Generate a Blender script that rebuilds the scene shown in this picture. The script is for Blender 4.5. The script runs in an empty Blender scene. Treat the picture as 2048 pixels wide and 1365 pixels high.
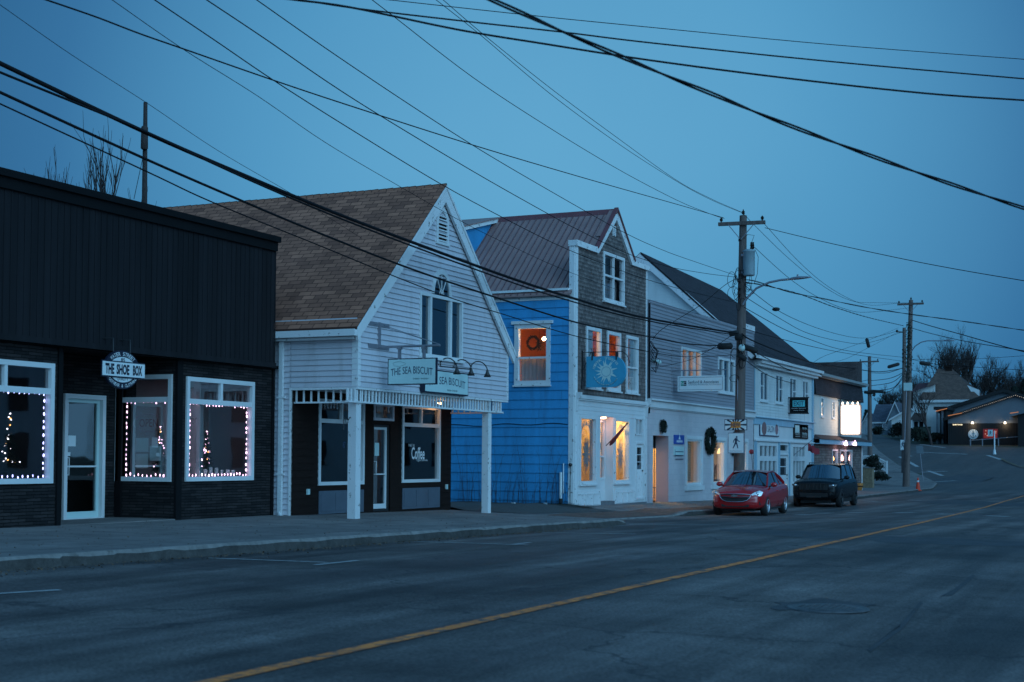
import bpy, bmesh, math, random
from mathutils import Vector, Matrix
rnd = random.Random(7)
SC = bpy.context.scene
COL = SC.collection
E = 1.6                       # height of the eye above the datum
# ---------------------------------------------------------------- camera
YAW = math.radians(25.2); PITCH = math.radians(1.8); ROLL = math.radians(0.4)
FPX = 50/36*2048; PY0 = 682.5+143.0
F0 = Vector((math.cos(YAW), math.sin(YAW), 0)); R0 = Vector((math.sin(YAW), -math.cos(YAW), 0)); Z0 = Vector((0, 0, 1))
CF = F0*math.cos(PITCH)+Z0*math.sin(PITCH); U0 = -F0*math.sin(PITCH)+Z0*math.cos(PITCH)
CR = R0*math.cos(ROLL)+U0*math.sin(ROLL); CU = -R0*math.sin(ROLL)+U0*math.cos(ROLL)
EYE = Vector((0, 0, E))
def ray(px, py):
    return CF + CR*((px-1024)/FPX) - CU*((py-PY0)/FPX)
def onY(px, py, D):
    d = ray(px, py); k = D/d.y; return EYE+d*k
def onX(px, py, t):
    d = ray(px, py); k = t/d.x; return EYE+d*k
def atd(px, py, den):         # at distance den along the view axis
    return EYE+ray(px, py)*den
def proj(p):
    d = Vector(p)-EYE; w = d.dot(CF)
    return (1024+FPX*d.dot(CR)/w, PY0-FPX*d.dot(CU)/w)
def setup_camera():
    cd = bpy.data.cameras.new('camera'); co = bpy.data.objects.new('camera', cd); COL.objects.link(co)
    cd.sensor_width = 36; cd.lens = 50; cd.shift_y = 143.0/2048; cd.clip_end = 3000; cd.clip_start = .1
    m = Matrix.Identity(4)
    for i in range(3):
        m[i][0] = CR[i]; m[i][1] = CU[i]; m[i][2] = -CF[i]; m[i][3] = EYE[i]
    co.matrix_world = m
    cd.dof.use_dof = True; cd.dof.focus_distance = 36; cd.dof.aperture_fstop = 2.8
    SC.camera = co
# ---------------------------------------------------------------- ground heights (relative to the eye)
def lerp_tab(tab, t):
    if t <= tab[0][0]: return tab[0][1]
    for (a, va), (b, vb) in zip(tab, tab[1:]):
        if t <= b:
            k = (t-a)/(b-a); return va+(vb-va)*k
    return tab[-1][1]
HILL = [(117, -1.5), (130, -.75), (150, .85), (172, 2.2), (195, 3.4), (240, 4.2), (600, 8), (2500, 12)]
TF = [(-40, -1.0), (0, -1.1), (12, -1.15), (20, -1.22), (25, -1.24), (32, -1.33), (41, -1.50), (48, -1.58), (55, -1.66), (68, -1.76), (97, -1.8)]+HILL
TG = [(-40, -1.1), (0, -1.22), (12, -1.32), (20, -1.43), (32, -1.60), (38, -1.72), (45, -1.84), (55, -1.91), (68, -1.93), (97, -1.93)]+HILL
TC = [(-40, -1.2), (0, -1.33), (15, -1.36), (25, -1.38), (32, -1.44), (45, -1.6), (55, -1.7), (75, -1.8), (97, -1.82)]+HILL
TK = [(-40, 12), (30.6, 12), (32.5, 12.25), (33.6, 13.3), (34.5, 13.8), (36, 14.0), (95, 14.6), (105, 15.8), (117, 18.5), (131, 23), (150, 28.5), (195, 39), (240, 52)]
TKH = [(-40, .15), (31.5, .15), (33.2, .02), (41.5, .02), (43, .15), (300, .15)]   # kerb height
def kerbD(t): return lerp_tab(TK, t)
def road_z(t, D):
    c = lerp_tab(TC, t); g = lerp_tab(TG, t)
    if D <= 0: return c-.1
    if D <= 5.25: return c-.1*(1-D/5.25)**1.5
    if D <= 12: return c+(g-c)*((D-5.25)/6.75)**1.3
    return g
def walk_z(t, D):
    k = kerbD(t); a = lerp_tab(TG, t)+lerp_tab(TKH, t); b = lerp_tab(TF, t)
    if t > 117: return a
    f = min(1, max(0, (D-k)/max(.5, 17-k)))
    w = 1 if t < 97 else (117-t)/20
    return a+(b-a)*f*w
def gz(t, D):
    return (walk_z(t, D) if D > kerbD(t)+.05 else road_z(t, D))+E
def onG(px, py, off=0):
    d = ray(px, py); lo = .5; prev = None
    k = 2.0
    while k < 900:
        p = EYE+d*k
        if p.z < gz(p.x, p.y)+off:
            a, b = k/1.02, k
            for _ in range(20):
                m = (a+b)/2; q = EYE+d*m
                if q.z < gz(q.x, q.y)+off: b = m
                else: a = m
            return EYE+d*b
        k *= 1.02
    return EYE+d*400
# ---------------------------------------------------------------- mesh builder
class MB:
    def __init__(s): s.v = []; s.f = []; s.uv = []; s.mi = []; s.cur = 0; s.sm = []
    def face(s, pts, uv=None, sm=False):
        n = len(s.v); s.v += [tuple(p) for p in pts]; s.f.append(list(range(n, n+len(pts))))
        s.uv.append(uv if uv else [(0, 0)]*len(pts)); s.mi.append(s.cur); s.sm.append(sm)
    def mesh(s, verts, faces, sm=False, uvs=None):
        n = len(s.v); s.v += [tuple(p) for p in verts]
        for i, f in enumerate(faces):
            s.f.append([n+k for k in f]); s.uv.append(uvs[i] if uvs else [(verts[k][0], verts[k][2]) for k in f]); s.mi.append(s.cur); s.sm.append(sm)
    def box(s, a, b):
        x0, x1 = sorted((a[0], b[0])); y0, y1 = sorted((a[1], b[1])); z0, z1 = sorted((a[2], b[2]))
        v = [(x0,y0,z0),(x1,y0,z0),(x1,y1,z0),(x0,y1,z0),(x0,y0,z1),(x1,y0,z1),(x1,y1,z1),(x0,y1,z1)]
        s.mesh(v, [(0,3,2,1),(4,5,6,7),(0,1,5,4),(2,3,7,6),(3,0,4,7),(1,2,6,5)],
               uvs=[[(v[k][0], v[k][1]) for k in (0,3,2,1)], [(v[k][0], v[k][1]) for k in (4,5,6,7)], [(v[k][0], v[k][2]) for k in (0,1,5,4)],
                    [(v[k][0], v[k][2]) for k in (2,3,7,6)], [(v[k][1], v[k][2]) for k in (3,0,4,7)], [(v[k][1], v[k][2]) for k in (1,2,6,5)]])
    def obox(s, c, ax, ay, az):      # oriented box: centre and three half vectors
        c, ax, ay, az = map(Vector, (c, ax, ay, az))
        v = [c+ax*i+ay*j+az*k for k in (-1, 1) for (i, j) in ((-1,-1),(1,-1),(1,1),(-1,1))]
        s.mesh(v, [(0,3,2,1),(4,5,6,7),(0,1,5,4),(2,3,7,6),(3,0,4,7),(1,2,6,5)])
    def tube(s, pts, r, n=8, cap=True, sm=True):
        pts = [Vector(p) for p in pts]; rs = r if isinstance(r, (list, tuple)) else [r]*len(pts)
        rings = []; up = None
        for i, p in enumerate(pts):
            if i == 0: d = pts[1]-p
            elif i == len(pts)-1: d = p-pts[i-1]
            else: d = (pts[i+1]-p).normalized()+(p-pts[i-1]).normalized()
            d = d.normalized() if d.length > 1e-9 else Vector((0, 0, 1))
            if up is None:
                up = Vector((0, 0, 1)) if abs(d.z) < .9 else Vector((1, 0, 0))
            a = d.cross(up)
            if a.length < 1e-6: a = d.cross(Vector((0, 1, 0)))
            a.normalize(); b = a.cross(d).normalized(); up = b
            rings.append([p+a*(rs[i]*math.cos(2*math.pi*k/n))+b*(rs[i]*math.sin(2*math.pi*k/n)) for k in range(n)])
        v = [q for R in rings for q in R]; f = []
        for i in range(len(pts)-1):
            for k in range(n):
                f.append((i*n+k, i*n+(k+1) % n, (i+1)*n+(k+1) % n, (i+1)*n+k))
        s.mesh(v, f, sm)
        if cap:
            s.mesh(rings[0], [tuple(range(n))[::-1]]); s.mesh(rings[-1], [tuple(range(n))])
    def lathe(s, c, prof, n=16, axis='z', sm=True):     # prof: (radius, height)
        c = Vector(c); v = []
        for r, h in prof:
            for k in range(n):
                a = 2*math.pi*k/n; x, y = r*math.cos(a), r*math.sin(a)
                v.append(c+(Vector((x, y, h)) if axis == 'z' else Vector((x, h, y)) if axis == 'y' else Vector((h, x, y))))
        f = []
        for i in range(len(prof)-1):
            for k in range(n):
                f.append((i*n+k, i*n+(k+1) % n, (i+1)*n+(k+1) % n, (i+1)*n+k))
        s.mesh(v, f, sm)
    def ball(s, c, r, n=8, m=6, sq=(1, 1, 1)):
        c = Vector(c); v = []; f = []
        for i in range(m+1):
            th = math.pi*i/m
            for k in range(n):
                a = 2*math.pi*k/n
                v.append(c+Vector((r*sq[0]*math.sin(th)*math.cos(a), r*sq[1]*math.sin(th)*math.sin(a), r*sq[2]*math.cos(th))))
        for i in range(m):
            for k in range(n):
                f.append((i*n+k, (i+1)*n+k, (i+1)*n+(k+1) % n, i*n+(k+1) % n))
        s.mesh(v, f, True)
    def prism(s, poly, P, o0, o1):     # polygon in plane coordinates (u,z) extruded between offsets
        a = [P.pt(u, z, o1) for u, z in poly]; b = [P.pt(u, z, o0) for u, z in poly]; n = len(poly)
        s.face(a, [(u, z) for u, z in poly]); s.face(b[::-1])
        for i in range(n):
            j = (i+1) % n; s.face([a[i], b[i], b[j], a[j]])
    def pbox(s, P, u0, z0, u1, z1, o0, o1):
        s.box(P.pt(u0, z0, o0), P.pt(u1, z1, o1))
    def obj(s, name, mats, parent=None, smooth=None):
        me = bpy.data.meshes.new(name); me.from_pydata(s.v, [], s.f); me.update()
        if not isinstance(mats, (list, tuple)): mats = [mats]
        for m in mats: me.materials.append(m)
        uvl = me.uv_layers.new(name='uv'); k = 0; dat = []
        for u in s.uv:
            for q in u: dat += [q[0], q[1]]
        uvl.data.foreach_set('uv', dat)
        me.polygons.foreach_set('material_index', s.mi); me.polygons.foreach_set('use_smooth', s.sm)
        o = bpy.data.objects.new(name, me); COL.objects.link(o)
        if parent is not None: adopt(o, parent)
        return o
def adopt(o, parent):
    o.parent = parent; bpy_mw = parent.get('_mw')
    o.matrix_parent_inverse = MW[parent.name].inverted(); MW[o.name] = Matrix.Identity(4)
class _MW(dict):
    def __missing__(s, k): return Matrix.Identity(4)
MW = _MW()
def thing(name, label, cat, loc, group=None):
    o = bpy.data.objects.new(name, None); COL.objects.link(o); o.location = loc
    MW[o.name] = Matrix.Translation(Vector(loc)); o.empty_display_size = .1
    o['label'] = label; o['category'] = cat
    if group: o['group'] = group
    return o
def tag(o, label, cat, group=None):
    o['label'] = label; o['category'] = cat
    if group: o['group'] = group
    return o
def struct(o, kind='structure'): o['kind'] = kind; return o
def dup(root, delta, label=None):
    r = root.copy(); COL.objects.link(r); r.location = Vector(root.location)+Vector(delta)
    if label: r['label'] = label
    for ch in list(root.children):
        c = ch.copy(); COL.objects.link(c); c.parent = r
        for g in ch.children:
            d = g.copy(); COL.objects.link(d); d.parent = c
    return r
class PL:
    """a wall plane: 'Y' faces the road (u = along the road), 'X' faces back down the road (u = distance from the road)"""
    def __init__(s, k, c): s.k = k; s.c = c
    def pt(s, u, z, o=0):
        return Vector((u, s.c-o, z)) if s.k == 'Y' else Vector((s.c-o, u, z))
    def uz(s, px, py):
        p = onY(px, py, s.c) if s.k == 'Y' else onX(px, py, s.c)
        return (p.x if s.k == 'Y' else p.y), p.z
    def rect(s, x0, y0, x1, y1):       # top-left and bottom-right corners as seen
        a = s.uz(x0, y0); b = s.uz(x1, y1)
        return (min(a[0], b[0]), b[1], max(a[0], b[0]), a[1])     # u0,z0,u1,z1
    def right(s): return Vector((1, 0, 0)) if s.k == 'Y' else Vector((0, -1, 0))
    def out(s): return Vector((0, -1, 0)) if s.k == 'Y' else Vector((-1, 0, 0))
    def shift(s, o): return PL(s.k, s.c-o)
# ---------------------------------------------------------------- materials
def newmat(name):
    m = bpy.data.materials.new(name); m.use_nodes = True; nt = m.node_tree; nt.nodes.clear()
    o = nt.nodes.new('ShaderNodeOutputMaterial'); b = nt.nodes.new('ShaderNodeBsdfPrincipled')
    nt.links.new(b.outputs[0], o.inputs[0]); return m, nt, b, o
def N(nt, t, **k):
    n = nt.nodes.new(t)
    for a, v in k.items():
        if a in n.inputs: n.inputs[a].default_value = v
        else: setattr(n, a, v)
    return n
def ramp(nt, fac, stops):
    r = nt.nodes.new('ShaderNodeValToRGB'); r.color_ramp.elements[0].position = stops[0][0]; r.color_ramp.elements[0].color = (*stops[0][1], 1)
    r.color_ramp.elements[1].position = stops[-1][0]; r.color_ramp.elements[1].color = (*stops[-1][1], 1)
    for p, c in stops[1:-1]:
        e = r.color_ramp.elements.new(p); e.color = (*c, 1)
    nt.links.new(fac, r.inputs[0]); return r
def mixc(nt, f, a, b, mode='MIX'):
    m = nt.nodes.new('ShaderNodeMix'); m.data_type = 'RGBA'; m.blend_type = mode
    for s, v in ((0, f), (6, a), (7, b)):
        if hasattr(v, 'links'): nt.links.new(v, m.inputs[s])
        elif s == 0: m.inputs[0].default_value = v
        else: m.inputs[s].default_value = (*v, 1) if len(v) == 3 else v
    return m.outputs[2]
def mat(name, col, rough=.7, var=.18, scale=2.5, bump=0, bscale=40, metal=0, stretch=(1, 1, 1), dirt=None, spec=.5):
    m, nt, b, o = newmat(name)
    tc = N(nt, 'ShaderNodeTexCoord'); mp = N(nt, 'ShaderNodeMapping'); mp.inputs['Scale'].default_value = stretch
    nt.links.new(tc.outputs['Object'], mp.inputs[0])
    n1 = N(nt, 'ShaderNodeTexNoise', Scale=scale, Detail=6.0, Roughness=.65); nt.links.new(mp.outputs[0], n1.inputs['Vector'])
    lo = tuple(c*(1-var) for c in col); hi = tuple(min(1, c*(1+var)) for c in col)
    r = ramp(nt, n1.outputs[0], [(.3, lo), (.7, hi)]); c = r.outputs[0]
    if dirt:
        n3 = N(nt, 'ShaderNodeTexNoise', Scale=dirt[1], Detail=8.0, Roughness=.7); nt.links.new(mp.outputs[0], n3.inputs['Vector'])
        rr = ramp(nt, n3.outputs[0], [(dirt[2], (0, 0, 0)), (dirt[2]+dirt[3], (1, 1, 1))])
        c = mixc(nt, rr.outputs[0], c, dirt[0])
    nt.links.new(c, b.inputs['Base Color'])
    b.inputs['Roughness'].default_value = rough; b.inputs['Metallic'].default_value = metal
    b.inputs['Specular IOR Level'].default_value = spec
    if bump:
        n2 = N(nt, 'ShaderNodeTexNoise', Scale=bscale, Detail=5.0); nt.links.new(mp.outputs[0], n2.inputs['Vector'])
        bp = N(nt, 'ShaderNodeBump', Strength=bump, Distance=.02); nt.links.new(n2.outputs[0], bp.inputs['Height']); nt.links.new(bp.outputs[0], b.inputs['Normal'])
    return m
def brickmat(name, c1, c2, mortar, w, h, rough=.85, bump=.6, msize=.008, dist=0, var=.3, offs=.5, dirtcol=None):
    m, nt, b, o = newmat(name)
    tc = N(nt, 'ShaderNodeTexCoord'); vec = tc.outputs['UV']
    if dist:
        nn = N(nt, 'ShaderNodeTexNoise', Scale=3.0, Detail=3.0); nt.links.new(vec, nn.inputs['Vector'])
        ma = N(nt, 'ShaderNodeVectorMath', operation='MULTIPLY_ADD'); nt.links.new(nn.outputs[1], ma.inputs[0]); ma.inputs[1].default_value = (dist,)*3; nt.links.new(vec, ma.inputs[2]); vec = ma.outputs[0]
    br = N(nt, 'ShaderNodeTexBrick', Scale=1.0); br.inputs['Brick Width'].default_value = w; br.inputs['Row Height'].default_value = h
    br.inputs['Mortar Size'].default_value = msize; br.inputs['Mortar Smooth'].default_value = .2; br.inputs['Bias'].default_value = 0
    br.offset = offs; br.offset_frequency = 2
    br.inputs['Color1'].default_value = (*c1, 1); br.inputs['Color2'].default_value = (*c2, 1); br.inputs['Mortar'].default_value = (*mortar, 1)
    nt.links.new(vec, br.inputs['Vector'])
    n1 = N(nt, 'ShaderNodeTexNoise', Scale=1.3, Detail=7.0, Roughness=.7); nt.links.new(tc.outputs['UV'], n1.inputs['Vector'])
    r = ramp(nt, n1.outputs[0], [(.3, (1-var,)*3), (.7, (1+var,)*3)])
    c = mixc(nt, 1.0, br.outputs[0], r.outputs[0], 'MULTIPLY')
    nt.links.new(c, b.inputs['Base Color']); b.inputs['Roughness'].default_value = rough; b.inputs['Specular IOR Level'].default_value = .3
    inv = N(nt, 'ShaderNodeMath', operation='SUBTRACT'); inv.inputs[0].default_value = 1; nt.links.new(br.outputs['Fac'], inv.inputs[1])
    n2 = N(nt, 'ShaderNodeTexNoise', Scale=25.0, Detail=4.0); nt.links.new(tc.outputs['UV'], n2.inputs['Vector'])
    ad = N(nt, 'ShaderNodeMath', operation='MULTIPLY_ADD'); nt.links.new(n2.outputs[0], ad.inputs[0]); ad.inputs[1].default_value = .5; nt.links.new(inv.outputs[0], ad.inputs[2])
    bp = N(nt, 'ShaderNodeBump', Strength=bump, Distance=.015); nt.links.new(ad.outputs[0], bp.inputs['Height']); nt.links.new(bp.outputs[0], b.inputs['Normal'])
    return m
def specmat(m, v):
    b = [n for n in m.node_tree.nodes if n.type == 'BSDF_PRINCIPLED'][0]; b.inputs['Specular IOR Level'].default_value = v
def emit(name, col, s):
    m = bpy.data.materials.new(name); m.use_nodes = True; nt = m.node_tree; nt.nodes.clear()
    o = nt.nodes.new('ShaderNodeOutputMaterial'); e = N(nt, 'ShaderNodeEmission', Strength=s); e.inputs[0].default_value = (*col, 1)
    nt.links.new(e.outputs[0], o.inputs[0]); return m
def glassmat(name, tint=(.85, .9, .9), refl=.12, rough=.02, opaque=None):
    m = bpy.data.materials.new(name); m.use_nodes = True; nt = m.node_tree; nt.nodes.clear()
    o = nt.nodes.new('ShaderNodeOutputMaterial'); g = N(nt, 'ShaderNodeBsdfGlossy', Roughness=rough); g.inputs[0].default_value = (.95, .97, 1, 1)
    if opaque: t = N(nt, 'ShaderNodeBsdfDiffuse'); t.inputs[0].default_value = (*opaque, 1)
    else: t = N(nt, 'ShaderNodeBsdfTransparent'); t.inputs[0].default_value = (*tint, 1)
    lw = N(nt, 'ShaderNodeFresnel', IOR=1.5); ad = N(nt, 'ShaderNodeMath', operation='ADD'); nt.links.new(lw.outputs[0], ad.inputs[0]); ad.inputs[1].default_value = refl; ad.use_clamp = True
    # slightly wavy panes
    tc = N(nt, 'ShaderNodeTexCoord'); nz = N(nt, 'ShaderNodeTexNoise', Scale=1.4, Detail=1.0); nt.links.new(tc.outputs['Object'], nz.inputs['Vector'])
    bp = N(nt, 'ShaderNodeBump', Strength=.09, Distance=.02); nt.links.new(nz.outputs[0], bp.inputs['Height']); nt.links.new(bp.outputs[0], g.inputs['Normal'])
    mx = N(nt, 'ShaderNodeMixShader'); nt.links.new(ad.outputs[0], mx.inputs[0]); nt.links.new(t.outputs[0], mx.inputs[1]); nt.links.new(g.outputs[0], mx.inputs[2])
    nt.links.new(mx.outputs[0], o.inputs[0]); return m
M = {}
M['asphalt'] = None
M['white'] = mat('white_paint', (.66, .67, .67), .55, .06, 1.5, .1, 30)
M['vinyl'] = mat('pale_vinyl', (.56, .535, .57), .6, .07, .8, .08, 12, stretch=(1.5, 1.5, .25), dirt=((.40, .37, .38), 2.5, .50, .30))
M['worn_white'] = mat('worn_white_paint', (.68, .68, .68), .7, .05, 2, .3, 30, dirt=((.16, .15, .14), 7, .60, .05))
M['peel'] = mat('peeling_white_paint', (.72, .73, .73), .8, .08, 2, .5, 30, dirt=((.24, .23, .22), 6, .58, .06))
M['dark_trim'] = mat('near_black_trim', (.005, .005, .006), .8, .2, spec=.2)
M['dark_panel'] = mat('charcoal_metal_panel', (.013, .012, .014), .65, .5, 1.2, 0, 40, .0, stretch=(2.5, 2.5, .12))
M['brown_board'] = mat('dark_brown_board', (.016, .008, .006), .85, .3, 6, .4, 30, stretch=(1, 1, 6))
M['blue'] = mat('blue_clapboard', (.032, .28, .55), .75, .14, .9, .35, 20, stretch=(1.5, 1.5, .3), dirt=((.035, .19, .37), 2.2, .50, .28))
M['blue_trim'] = mat('pale_blue_trim', (.28, .45, .55), .6, .1)
M['grey_siding'] = mat('grey_siding', (.285, .275, .305), .6, .08, 1)
M['painted_brick'] = brickmat('painted_brick', (.56, .52, .53), (.52, .48, .50), (.46, .43, .45), .4, .2, .7, .35, .006, var=.06)
M['white_lap'] = mat('white_lap_siding', (.62, .64, .63), .65, .08, 1.2, .1, 20, stretch=(1.5, 1.5, .25), dirt=((.44, .45, .44), 2.5, .52, .28))
M['stone'] = brickmat('ledge_stone', (.036, .030, .030), (.013, .012, .013), (.003, .003, .003), .33, .055, .85, 1.0, .006, .03, .5)
M['shingle_roof'] = brickmat('brown_asphalt_shingle', (.40, .165, .105), (.21, .088, .060), (.08, .036, .027), .31, .145, .95, .5, .010, 0, .25)
M['cedar'] = brickmat('weathered_cedar_shingle', (.23, .185, .17), (.12, .10, .098), (.03, .026, .026), .13, .125, .95, .7, .006, .012, .3)
M['dark_roof'] = brickmat('dark_asphalt_shingle', (.05, .043, .05), (.033, .028, .033), (.02, .018, .02), .31, .15, .95, .4, .008, 0, .2)
M['metal_roof'] = mat('brown_metal_roof', (.31, .185, .17), .45, .12, 1.5)
M['metal_rib'] = mat('brown_metal_rib', (.16, .085, .09), .5, .1)
M['rake_red'] = mat('dark_red_cap', (.17, .055, .06), .5, .1)
M['glass'] = glassmat('window_glass', (.8, .85, .85), .16)
M['glass_door'] = glassmat('door_glass', (.7, .75, .75), .03)
M['glass_dim'] = glassmat('dark_window_glass', (.45, .5, .5), .16)
M['glass_car'] = glassmat('car_glass', (.18, .2, .2), .38)
M['room_pale'] = mat('pale_reflection_lining', (.34, .38, .37), .9, .1, 1.5)  # added pale lining whose colour imitates the reflection in the wide window
M['room_dark'] = mat('dim_room', (.05, .045, .04), .9)
M['curtain'] = mat('pale_curtain', (.5, .42, .42), .9, .15, 4, stretch=(6, 6, .5))
M['steel'] = mat('galvanised_steel', (.30, .29, .32), .45, .1, 6, metal=.6)
M['black_metal'] = mat('black_metal', (.02, .02, .022), .45, .2)
M['rubber'] = mat('black_rubber', (.015, .015, .016), .8, .2)
M['cable'] = mat('black_cable', (.008, .008, .010), .75, .2, spec=.2)
M['pole'] = mat('weathered_pole_wood', (.13, .095, .085), .9, .35, 5, .6, 25, stretch=(1, 1, .12))
M['bark'] = mat('dark_bark', (.045, .032, .030), .9, .3, 5)
M['concrete'] = mat('sidewalk_concrete', (.19, .175, .17), .85, .22, 1.2, .4, 60, dirt=((.10, .095, .09), .8, .52, .2))
M['kerb'] = mat('weathered_shaded_kerb', (.060, .054, .050), .9, .45, 4, .9, 18, dirt=((.045, .04, .035), 2.5, .50, .12))  # worn kerb face, darkened in colour to imitate shade on its side
M['lit_kerb_top'] = mat('lit_kerb_top', (.20, .185, .175), .9, .3, 4, .6, 20, dirt=((.07, .065, .06), 2.5, .55, .12))  # paler copy for the kerb top, light put into the colour
M['wreath'] = mat('evergreen_bough', (.012, .022, .014), .9, .4, 20)
M['leaf_dark'] = mat('dark_evergreen', (.012, .022, .014), .9, .4, 5)
M['red'] = mat('red_cloth', (.28, .02, .03), .7, .1)
M['chrome'] = mat('chrome', (.7, .7, .72), .15, .02, metal=1)
M['yellow_line'] = None
M['warm_wall'] = mat('warm_painted_wall', (.75, .58, .32), .8, .1)
M['orange_wall'] = mat('orange_painted_wall', (.85, .38, .10), .8, .1)
M['wood_floor'] = mat('wood_floor', (.3, .17, .08), .5, .2, 5)
M['sign_blue'] = mat('sign_pale_blue', (.50, .66, .64), .5, .03)
M['sign_white'] = mat('sign_white', (.70, .74, .74), .5, .03)
M['ink'] = mat('sign_dark_ink', (.02, .04, .09), .5, .1)
M['navy'] = mat('sign_navy', (.006, .010, .028), .5, .1)
for k_ in ('dark_panel', 'stone', 'brown_board', 'shingle_roof'): specmat(M[k_], .2)
# ---------------------------------------------------------------- lettering
def text_polys(s, size=1.0, bold=0.0):
    cu = bpy.data.curves.new('t', 'FONT'); cu.body = s; cu.size = size; cu.offset = bold; cu.resolution_u = 3; cu.align_x = 'LEFT'
    ob = bpy.data.objects.new('t', cu); COL.objects.link(ob)
    bpy.context.view_layer.update()
    dg = bpy.context.evaluated_depsgraph_get(); me = bpy.data.meshes.new_from_object(ob.evaluated_get(dg))
    vs = [v.co.copy() for v in me.vertices]; fs = [list(p.vertices) for p in me.polygons]
    bpy.data.objects.remove(ob); bpy.data.curves.remove(cu); bpy.data.meshes.remove(me)
    return vs, fs
def put_text(mb, s, origin, right, up, out, w=None, h=None, bold=0.0, warp=None):
    """flat lettering centred on origin, fitted to width w and height h; warp(x in -1..1) -> vertical shift"""
    vs, fs = text_polys(s, 1.0, bold)
    if not vs: return
    x0 = min(v.x for v in vs); x1 = max(v.x for v in vs); y0 = min(v.y for v in vs); y1 = max(v.y for v in vs)
    sy = h/(y1-y0) if h else w/(x1-x0); sx = w/(x1-x0) if w else sy
    cx, cy = (x0+x1)/2, (y0+y1)/2
    pts = []
    for v in vs:
        x = (v.x-cx)*sx; y = (v.y-cy)*sy
        if warp: y += warp(2*x/((x1-x0)*sx))
        pts.append(Vector(origin)+Vector(right)*x+Vector(up)*y)
    mb.mesh(pts, fs)
def scribble(mb, origin, right, up, w, h, n=9, r=.004):
    o, R, U = Vector(origin), Vector(right), Vector(up)
    for (a, b) in ((-.5, -.08), (.0, .5)): mb.tube([o+R*(w*(a+(b-a)*i/(n*3)))+U*(h*.45*math.sin(i*2.0)*(.6+.4*math.sin(i*.7))) for i in range(n*3+1)], r, 3, False)
def arc_text(mb, s, c, right, up, rx, ry, a0, a1, size, bold=0.0, flip=False):
    n = len(s)
    for i, ch in enumerate(s):
        if ch == ' ': continue
        a = math.radians(a0+(a1-a0)*(i+.5)/n)
        p = Vector(c)+Vector(right)*(rx*math.cos(a))+Vector(up)*(ry*math.sin(a))
        d = a-math.pi/2 if not flip else a+math.pi/2
        rr = Vector(right)*math.cos(d)+Vector(up)*math.sin(d); uu = Vector(up)*math.cos(d)-Vector(right)*math.sin(d)
        put_text(mb, ch, p, rr, uu, None, h=size, w=size*.72 if ch != 'I' else size*.2, bold=bold)
# ---------------------------------------------------------------- walls and windows
def wall(mb, P, L, R, z0, z1, holes=(), lap=0, th=.014, base=0, breaks=()):
    Lf = L if callable(L) else (lambda z: L); Rf = R if callable(R) else (lambda z: R)
    rows = []
    if lap:
        n = max(1, math.ceil((z1-z0)/lap))
        for i in range(n): rows.append((z0+i*lap, min(z1, z0+(i+1)*lap)))
    else: rows = [(z0, z1)]
    cuts = sorted(set([h[1] for h in holes]+[h[3] for h in holes]+list(breaks)))
    for (ra, rb) in rows:
        zs = [ra]+[c for c in cuts if ra+1e-4 < c < rb-1e-4]+[rb]
        for i, (za, zb) in enumerate(zip(zs, zs[1:])):
            zm = (za+zb)/2
            segs = [((Lf(za+1e-5), Lf(zb-1e-5)), (Rf(za+1e-5), Rf(zb-1e-5)))]
            for h in sorted(holes):
                if not (h[1] < zm < h[3]): continue
                ns = []
                for (l, r) in segs:
                    if h[0] > (l[0]+l[1])/2 and h[0] < (r[0]+r[1])/2: ns.append((l, (h[0], h[0])))
                    elif h[0] >= (r[0]+r[1])/2: ns.append((l, r)); continue
                    if h[2] < (r[0]+r[1])/2 and h[2] > (l[0]+l[1])/2: ns.append(((h[2], h[2]), r))
                    elif h[2] <= (l[0]+l[1])/2: ns.append((l, r))
                segs = ns
            oa = base+(th*(1-(za-ra)/lap) if lap else 0); ob = base+(th*(1-(zb-ra)/lap) if lap else 0)
            for (l, r) in segs:
                mb.face([P.pt(l[0], za, oa), P.pt(r[0], za, oa), P.pt(r[1], zb, ob), P.pt(l[1], zb, ob)], [(l[0], za), (r[0], za), (r[1], zb), (l[1], zb)])
                if lap and i == 0: mb.face([P.pt(l[0], za, base-.001), P.pt(r[0], za, base-.001), P.pt(r[0], za, oa), P.pt(l[0], za, oa)])
def frame(mb, P, r, fw, o0, o1):
    u0, z0, u1, z1 = r
    mb.pbox(P, u0, z0, u0+fw, z1, o0, o1); mb.pbox(P, u1-fw, z0, u1, z1, o0, o1)
    mb.pbox(P, u0+fw, z0, u1-fw, z0+fw, o0, o1-.002); mb.pbox(P, u0+fw, z1-fw, u1-fw, z1, o0, o1-.002)
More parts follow.
